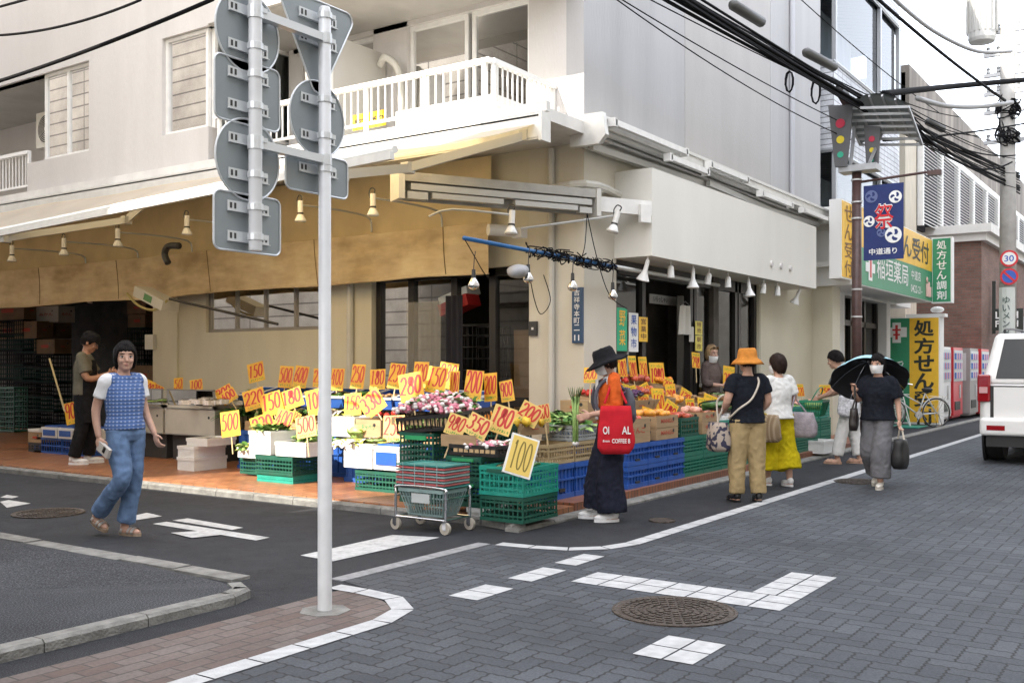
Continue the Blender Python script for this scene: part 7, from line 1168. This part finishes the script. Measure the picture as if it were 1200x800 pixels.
g.add([v for r in rs for v in r], [(13 * i + q, 13 * i + q + 1, 13 * i + q + 14, 13 * i + q + 13) for i in range(4) for q in range(12)]); part(man.t, 'apron', g, BLK, True)
def cap(hu, m): g = MB(); g.lathe([(.108, .03), (.11, .06), (.1, .1), (.07, .128), (.01, .136)], n=24); g.v = [(x * .98 - .006, y * .86, z) for x, y, z in g.v]; g.prism([(.08, -.075), (.14, -.07), (.175, -.03), (.18, 0), (.175, .03), (.14, .07), (.08, .075)], (0, 0, .035), (1, 0, -.12), (0, 1, 0), (0, 0, 1), .008); part(hu.t, 'cap', hu.H(g), m, True, sharp=40)
cap(man, BLK)
# 3 --- shopper in the black hat
p = gnd(716, 609); d = facing(p, -82); NVY = cloth('navy_linen', (.016, .018, .03), .25); ORG = cloth('orange_knit', (.55, .1, .02), .15); REDC = cloth('red_canvas', (.5, .02, .03), .08)
hat = Human('shopper in a wide black hat and orange cardigan holding leeks beside the crates', p, d, 1.6, dict(elL=(-.0, .22, 1.05), wrL=(.2, .13, .98), elR=(.0, -.21, 1.05), wrR=(.22, -.08, .95), hdL=(.9, -.4, -.3), hdR=(.9, .4, -.3), thL=(0, 0, 1), thR=(0, 0, 1), cuL=.9, cuR=.9, pitch=.35, head=(.05, 0, 1.455), ankL=(.0, .1, .085), ankR=(.12, -.1, .085), kneeR=(.08, -.1, .46)))
hat.body().face(False).hair(HAIRN, .03, -.05, -.08, 1.08); hat.mask(low=.0); hat.top(WHITET, 'shirt', 0, .96, .0, .006, 2., neckr=.08); hat.trousers(NVY, (.112, .12, .135), .98, .016, 3.); hat.shoes(WHITET)
g = MB(); hat.torso(g, [(.12, .125, .17), (.5, .118, .165), (1, .122, .172), (1.5, .108, .175), (1.75, .085, .14), (1.92, .062, .072)])
for a in 'LR': S_, E, Wr = hat.J['sh' + a], hat.J['el' + a], hat.J['wr' + a]; limb(g, [S_ + (hat.J['neck'] - S_) * .4, S_, E, E.lerp(Wr, .45)], [.052, .06, .053, .046])
me = remesh(g, .0095, 3, wrinkle(.012, 9, 6, 7)); me.materials.append(ORG); link('cardigan', me, hat.t)
part(hat.t, 'shirt_front', MB().prism([(-.05, 1.3), (.05, 1.3), (.055, 1.1), (.045, .93), (-.045, .93), (-.055, 1.1)], (.124, 0, 0), (0, 1, 0), (0, 0, 1), (1, 0, 0), .016), WHITET)
def brim_hat(hu, m, rb, hb, rc_, droop=.03, z0=.035, name='hat', seed=0):
    g = MB(); g.lathe([(rb, z0 - droop), (rb * .85, z0 - droop * .55), (rc_ * 1.06, z0), (rc_ * 1.02, z0 + .03), (rc_ * .95, z0 + hb * .75), (rc_ * .8, z0 + hb), (.01, z0 + hb * 1.02)], n=40); g.rings([[Vector((r * math.cos(2 * math.pi * q / 40), r * math.sin(2 * math.pi * q / 40), z)) for q in range(40)] for r, z in ((rb, z0 - droop - .003), (rc_ * 1.06, z0 - .005))], False); g.v = [(x * 1.06 - .006, y * .96, z + .012 * mnoise.noise(Vector((x * 9 + seed, y * 9, z * 4))) * (1.6 if math.hypot(x, y) > rc_ * 1.1 else .8)) for x, y, z in g.v]; return part(hu.t, name, hu.H(g), m, True)
brim_hat(hat, BLK, .2, .1, .1, .045)
hw = hat.world; sh = hat.J['shL']; c0 = hat.W(sh + Vector((.0, .11, -.22))); t = tote('tote_bag', 'large red tote bag with white letters on the shopper in the black hat', 'bag', c0, .31, .11, .43, REDC, math.atan2(d.y, d.x), [[hat.W(sh + Vector((.1, .1, -.2))), hat.W(sh + Vector((.06, .07, -.1))), hat.W(sh + Vector((.0, -.01, .055))), hat.W(sh + Vector((-.06, .06, -.1))), hat.W(sh + Vector((-.1, .1, -.2)))]]); g = MB(); MX = Matrix.Rotation(0, 3, 'Z'); EX = Vector((-1, 0, 0)); y0 = .072
for tx, x, z, w_, h_ in (('OI', .125, -.25, .055, .07), ('AL', -.045, -.25, .08, .07), ('COFFEE B', .045, -.33, .165, .04), ('from', .125, -.32, .06, .022)): write(g, tx, (x, y0, z), EX, Z, w_, h_, .02)
part(t, 'lettering', g, mat('print_white', (.7, .68, .66), .8))
c0 = hat.W(Vector((-.165, -.0, 1.2))); t = thing('backpack', 'grey backpack worn by the shopper in the black hat', 'backpack', c0, math.atan2(d.y, d.x)); g = MB(); g.ell((0, 0, -.16), (.06, .11, .17), 14, 10, None, .1); g.ell((-.03, 0, -.22), (.04, .09, .09), 12, 8); GRB = cloth('grey_nylon', (.1, .1, .12)); part(t, 'pack', g, GRB, True); g = MB(); [g.tube(cat_rom([(.05, q * .1, .0), (.19, q * .1, .1), (.3, q * .11, .02), (.31, q * .12, -.16), (.14, q * .15, -.34)], 4), .018, 6) for q in (-1, 1)]; part(t, 'strap', g, GRB, True)
c0 = hat.W(Vector((.33, .02, 1.02))); t = thing('leek_bundle', 'bundle of leeks held upright by the shopper in the black hat', 'leeks', c0, math.atan2(d.y, d.x)); g = MB(); [g.tube([(.02 * math.cos(q), .02 * math.sin(q), -.3), (.018 * math.cos(q), .018 * math.sin(q), -.05), (.03 * math.cos(q), .03 * math.sin(q), .12)], [.011, .012, .014], 6) for q in (0, 1.3, 2.5, 3.8, 5.1)]; part(t, 'stalks', g, LGN, True); g = MB(); [leaf(g, (.025 * math.cos(q), .025 * math.sin(q), .06), (.25 * math.cos(q), .25 * math.sin(q), 1), .2, .035, 5, .2) for q in range(12)]; part(t, 'leaves', g, GL_); part(t, 'root_ends', MB().ell((0, 0, -.31), (.035, .035, .025), 8, 6), PW)
# 4 --- shop assistant
u = u_on(833, 6.12); p = Vector((u, 6.12, .12)); d = facing(p, 62); BRT = cloth('brown_linen', (.12, .09, .08))
as_ = Human('fair haired shop assistant in a brown shirt holding a packed bag behind the stall', p, d, 1.62, dict(elL=(.06, .22, 1.06), wrL=(.27, .14, 1.0), elR=(.02, -.22, 1.05), wrR=(.25, -.1, 1.0), hdL=(1, -.3, .1), hdR=(1, .3, .1), thL=(0, 0, 1), thR=(0, 0, 1), yaw=R(-20), pitch=.1)); as_.body().face().hair(HAIRB, .055, -.04, -.09, 1.1, .03); as_.mask(low=.032); as_.top(BRT, 'shirt', 1.45, 1.16, -.35, .01, 9., neckr=.066); as_.trousers(BLK, (.1, .08, .07), .97); as_.shoes(BLK)
g = MB(); [g.tube([(.07 * math.cos(a) + .055, q * .04 + .032 * math.sin(a), .105 + .012 * math.cos(a)) for a in [x * .5236 for x in range(13)]], .004, 5) for q in (-1, 1)]; part(as_.t, 'glasses', as_.H(MB().tube([(.05, -.085, .06), (.075, -.05, .1), (.08, 0, .1), (.075, .05, .1), (.05, .085, .06)], .005, 6).ell((.085, .035, .092), (.006, .028, .02), 10, 6).ell((.085, -.035, .092), (.006, .028, .02), 10, 6)), mat('shell_frame', (.08, .04, .015), .2), True)
c0 = as_.W(Vector((.36, .02, 1.02))); t = thing('packed_bag', 'bag of wrapped produce held by the shop assistant', 'bag', c0); part(t, 'contents', MB().ell((0, 0, 0), (.1, .08, .06), 12, 8, None, .2), PR['peach'].materials[0], True); part(t, 'wrap', MB().ell((0, 0, 0), (.13, .1, .075), 12, 8, None, .3), BAG, True)
# 5 --- woman in the orange hat
p = gnd(876, 588); d = facing(p, -155); KHK = cloth('khaki_cotton', (.36, .27, .14), .1); OHT = cloth('orange_felt', (.5, .2, .04), .15); BLT = cloth('black_tee', (.012, .014, .02), .2)
oh = Human('woman in an orange bucket hat, black tee and khaki trousers seen from behind', p, d, 1.6, dict(elL=(.0, .23, 1.05), wrL=(.2, .17, .95), elR=(.0, -.23, 1.05), wrR=(.15, -.17, .93), hdL=(1, -.1, -.1), hdR=(1, .3, -.2), thL=(0, 0, 1), thR=(0, 0, 1), ankL=(.03, .11, .085), ankR=(-.03, -.11, .085), kneeL=(.03, .1, .46), kneeR=(.0, -.1, .46), yaw=.25)); oh.body(1.1).face().hair(HAIRN, .04, -.04, -.07, 1.05); oh.top(BLT, 'shirt', .6, 1.2, -.12, .009, 5., wide=1.3, loose=.012); oh.trousers(KHK, (.112, .092, .078), .97, .013, 6.); oh.shoes(mat('black_leather', (.012, .012, .013), .35)); brim_hat(oh, OHT, .172, .105, .1, .062, .03, seed=4)
g = MB(); g.tube(cat_rom([oh.J['shR'] + Vector((.02, .06, .05)), oh.J['shR'] + Vector((-.115, .09, -.04)), oh.J['chest'] + Vector((-.15, .02, -.05)), oh.J['pelvis'] + Vector((-.12, .15, .12)), oh.J['pelvis'] + Vector((.02, .2, .02)), oh.J['pelvis'] + Vector((.13, .05, .16)), oh.J['chest'] + Vector((.15, -.05, .0)), oh.J['shR'] + Vector((.02, .06, .05))], 5), .011, 6); part(oh.t, 'shoulder_strap', g, mat('strap_pale', (.5, .45, .38), .8), True)
c0 = oh.W(oh.J['elL'] + Vector((.1, .05, -.22))); BAGP = NG('leaf_print'); _l = BAGP.noise(BAGP.pos, 16., 1.); BAGP.col(BAGP.ramp(_l, [(.5, (.36, .3, .25)), (.54, (.03, .03, .06))])); BAGP.rough(.9); tote('drawstring_bag', 'pale drawstring bag with dark print beside the woman in the orange hat', 'bag', c0, .3, .2, .3, BAGP.m, math.atan2(d.y, d.x), [[c0 + Vector((0, 0, -.02)), oh.W(oh.J['elL'] + Vector((.14, .05, .0))), oh.W(oh.J['elL'] + Vector((.1, -.03, .05))), c0 + Vector((.03, .03, -.02))]], sm=mat('strap_pale', (.5, .45, .38)))
c0 = oh.W(Vector((.32, .2, 1.0))); t = thing('vegetable_bag', 'bag of green vegetables in the hand of the woman in the orange hat', 'vegetables', c0, math.atan2(d.y, d.x) + .9); part(t, 'vegetables', MB().tube([(-.16, 0, .03), (.16, 0, -.02)], [.03, .045], 8), GL_, True); part(t, 'wrap', MB().ell((0, 0, 0), (.21, .065, .06), 12, 8), BAG, True)
# 6 --- woman in white blouse and mustard trousers
p = gnd(912, 569); d = facing(p, -140); YLW = cloth('mustard_linen', (.45, .36, .01), .12); BLS = cloth('white_linen', (.66, .66, .64), .05)
yw = Human('woman in a white blouse and wide mustard cropped trousers seen from behind', p, d, 1.56, dict(elL=(.03, .2, 1.05), wrL=(.22, .1, 1.1), elR=(-.02, -.22, 1.05), wrR=(.16, -.15, 1.0), hdL=(.5, -.4, .8), hdR=(1, .2, .3), thL=(0, 0, 1), thR=(0, 0, 1), ankL=(.1, .08, .085), ankR=(-.1, -.09, .085), kneeL=(.08, .09, .46), kneeR=(-.02, -.09, .45), yaw=R(25), pitch=.1)); yw.body().face().hair(HAIRN, .035, -.05, -.095, 1.15, .02, 8.); yw.mask(); yw.top(BLS, 'blouse', .75, 1.24, -.15, .012, 12., wide=1.4, neckr=.075, loose=.02); yw.trousers(YLW, (.118, .135, .16), .66, .02, 8.); yw.shoes(WHITET)
c0 = yw.W(yw.J['shR'] + Vector((-.06, -.1, -.38))); tote('shoulder_bag', 'grey quilted shoulder bag on the woman in the white blouse', 'bag', c0, .4, .14, .3, cloth('grey_quilt', (.3, .27, .29), .2, .5, 60), math.atan2(d.y, d.x) + .5, [[c0 + Vector((.12, -.06, -.02)), yw.W(yw.J['shR'] + Vector((.05, -.04, -.1))), yw.W(yw.J['shR'] + Vector((.0, .02, .06))), yw.W(yw.J['shR'] + Vector((-.06, -.04, -.12))), c0 + Vector((-.12, .06, -.02))]])
WOV = NG('woven_beige'); _x, _y, _z = WOV.sep(WOV.pos); _w = WOV.M('MULTIPLY', WOV.M('SINE', WOV.M('MULTIPLY', WOV.M('ADD', _z, _x), 120.)), WOV.M('SINE', WOV.M('MULTIPLY', WOV.M('SUBTRACT', _z, _y), 120.))); WOV.col(WOV.ramp(_w, [(.3, (.2, .14, .08)), (.6, (.42, .34, .24))])); WOV.rough(.9)
c0 = yw.W(yw.J['shL'] + Vector((-.08, .07, -.4))); tote('woven_bag', 'beige woven bag between the two women seen from behind', 'bag', c0, .3, .12, .32, WOV.m, math.atan2(d.y, d.x) + .4, [[c0 + Vector((.08, -.04, -.02)), yw.W(yw.J['shL'] + Vector((.02, 0, .06))), c0 + Vector((-.08, .04, -.02))]])
# 7 --- young man picking vegetables
p = gnd(993, 543); d = facing(p, -100); GRT = cloth('grey_tee', (.16, .17, .175)); WHP = cloth('white_denim', (.62, .61, .59), .05)
ym = Human('young man in a grey tee and white trousers reaching into a green basket', p, d, 1.7, dict(pelvis=(-.06, 0, .85), hipL=(-.06, .08, .83), hipR=(-.06, -.08, .83), chest=(.02, 0, 1.1), neck=(.1, 0, 1.29), head=(.16, 0, 1.42), shL=(.085, .16, 1.245), shR=(.085, -.16, 1.245), elL=(.16, .21, 1.0), wrL=(.36, .12, .9), elR=(.14, -.21, 1.0), wrR=(.34, -.1, .92), hdL=(.9, -.2, -.4), hdR=(.9, .3, -.4), thL=(0, -.4, 1), thR=(0, .4, 1), ankL=(.12, .1, .085), kneeL=(.05, .1, .45), ankR=(-.14, -.1, .085), kneeR=(-.06, -.1, .46), pitch=.25, yaw=R(0))); ym.body(1.05).face().hair(HAIR, .035, .0, -.05, 1.16, 0, 6.); ym.top(GRT, 'shirt', .7, 1.24, -.2, .011, 15., wide=1.45, loose=.012); ym.trousers(WHP, (.1, .084, .075), .9, .012, 9.); ym.shoes(mat('tan_leather', (.42, .26, .18), .6), None, True)
c0 = ym.W(Vector((.47, .0, .68))); t = thing('shopping_basket', 'green shopping basket of vegetables held by the young man in the grey tee', 'basket', c0, math.atan2(d.y, d.x) + 1.57); part(t, 'body', basket_mb(.5, .34, .24), pl('basket_green', (.01, .2, .1))); part(t, 'handle', MB().tube(cat_rom([(-.24, 0, .23), (-.2, .08, .38), (0, .1, .43), (.2, .08, .38), (.24, 0, .23)], 4), .009, 6), pl('basket_green', (.01, .2, .1)), True); part(t, 'contents', MB().ell((0, 0, .16), (.2, .13, .08), 14, 8, None, .3), LGN, True)
c0 = ym.W(Vector((-.06, .24, 1.0))); tote('shoulder_bag', 'pale printed bag under the arm of the young man in the grey tee', 'bag', c0, .3, .1, .3, cloth('pale_print', (.5, .5, .52), .35, .2, 60, 30), math.atan2(d.y, d.x) + .2, [[c0 + Vector((.1, 0, -.02)), ym.W(ym.J['shL'] + Vector((0, 0, .06))), c0 + Vector((-.1, 0, -.02))]])
# 8 --- woman with the sun umbrella
p = gnd(1029, 571); d = facing(p, -18); GRP = cloth('grey_wool', (.13, .13, .14), .15)
uw = Human('woman with a face mask walking under a black umbrella in black top and grey trousers', p, d, 1.56, dict(elR=(.02, -.22, 1.05), wrR=(.2, -.22, 1.14), elL=(-.03, .22, 1.04), wrL=(.0, .25, .82), hdR=(.3, .1, 1), hdL=(.1, .05, -1), thR=(.3, 1, 0), cuR=.9, cuL=.9, ankL=(.14, .07, .085), kneeL=(.13, .08, .47), ankR=(-.2, -.08, .14), kneeR=(.03, -.09, .46), toeR=(1, 0, -.4), yaw=R(-5), pitch=.05)); uw.body().face(False).hair(HAIR, .03, -.05, -.09, 1.13, .03, 2.); uw.mask(); uw.top(BLT, 'blouse', .85, 1.26, -.15, .011, 18., wide=1.5, loose=.02, neckr=.085); uw.trousers(GRP, (.108, .112, .118), .86, .014, 11.); uw.shoes(mat('shoe_cream', (.55, .52, .47), .6))
gh = uw.W(uw.J['wrR'] + Vector((.03, .02, .08))); ax = (Vector((0, 0, 1)) * .72 + Vector((.8258, .564, 0)) * .5 + RIGHT * .12).normalized(); RU, DU = .46, .25
cen = at(1018, 437, dep(gh.x, gh.y) + .42); hub = cen + ax * .15
t = thing('umbrella', 'black sun umbrella with pale blue outer edge over the masked woman', 'umbrella', hub); Mu = Vector((0, 0, 1)).rotation_difference(ax).to_matrix()
def up_(r, a, off=0): sc2 = 1 - .05 * (1 - abs(math.cos(a * 4))) * r; return Mu @ Vector((RU * r * sc2 * math.cos(a), RU * r * sc2 * math.sin(a), -DU * r ** 1.9 + off + .03 * (1 - r)))
g = MB(); g.sheet(lambda i, j: up_(max(.01, j), 2 * math.pi * i, .006), 48, 8); part(t, 'outer_canopy', g, cloth('umbrella_blue', (.35, .6, .68), .03), True); g = MB(); g.sheet(lambda i, j: up_(max(.01, j), 2 * math.pi * i), 48, 8); part(t, 'lining', g, mat('umbrella_lining', (.012, .012, .015), .7), True)
for k in range(8): part(t, 'rib', MB().tube([up_(q / 5, k * math.pi / 4, -.008) for q in range(6)], .003, 4), CHR)
part(t, 'shaft', MB().tube([Mu @ Vector((0, 0, .06)), gh - hub + Vector((0, 0, -.12))], .006, 6), CHR); part(t, 'handle', MB().tube([gh - hub + Vector((0, 0, .04)), gh - hub + Vector((0, 0, -.14))], .014, 8), LD)
c0 = uw.W(uw.J['wrL'] + Vector((.01, .02, -.16))); tote('tote_bag', 'black tote bag carried low by the woman with the umbrella', 'bag', c0 + Vector((0, 0, -.06)), .3, .14, .34, mat('black_nylon', (.01, .01, .011), .55), math.atan2(d.y, d.x), [[c0 + Vector((.05, .05, -.08)), c0 + Vector((0, 0, .08)), c0 + Vector((-.05, -.05, -.08))]], sm=mat('strap_pale', (.5, .45, .38)))
c0 = uw.W(uw.J['elR'] + Vector((.1, -.03, -.1))); tote('handbag', 'small dark brown handbag on the forearm of the woman with the umbrella', 'bag', c0, .26, .1, .26, mat('dark_leather', (.018, .013, .012), .45), math.atan2(d.y, d.x) + .3, [[c0 + Vector((.08, .0, -.02)), uw.W(uw.J['elR'] + Vector((.1, 0, .04))), c0 + Vector((-.08, 0, -.02))]])
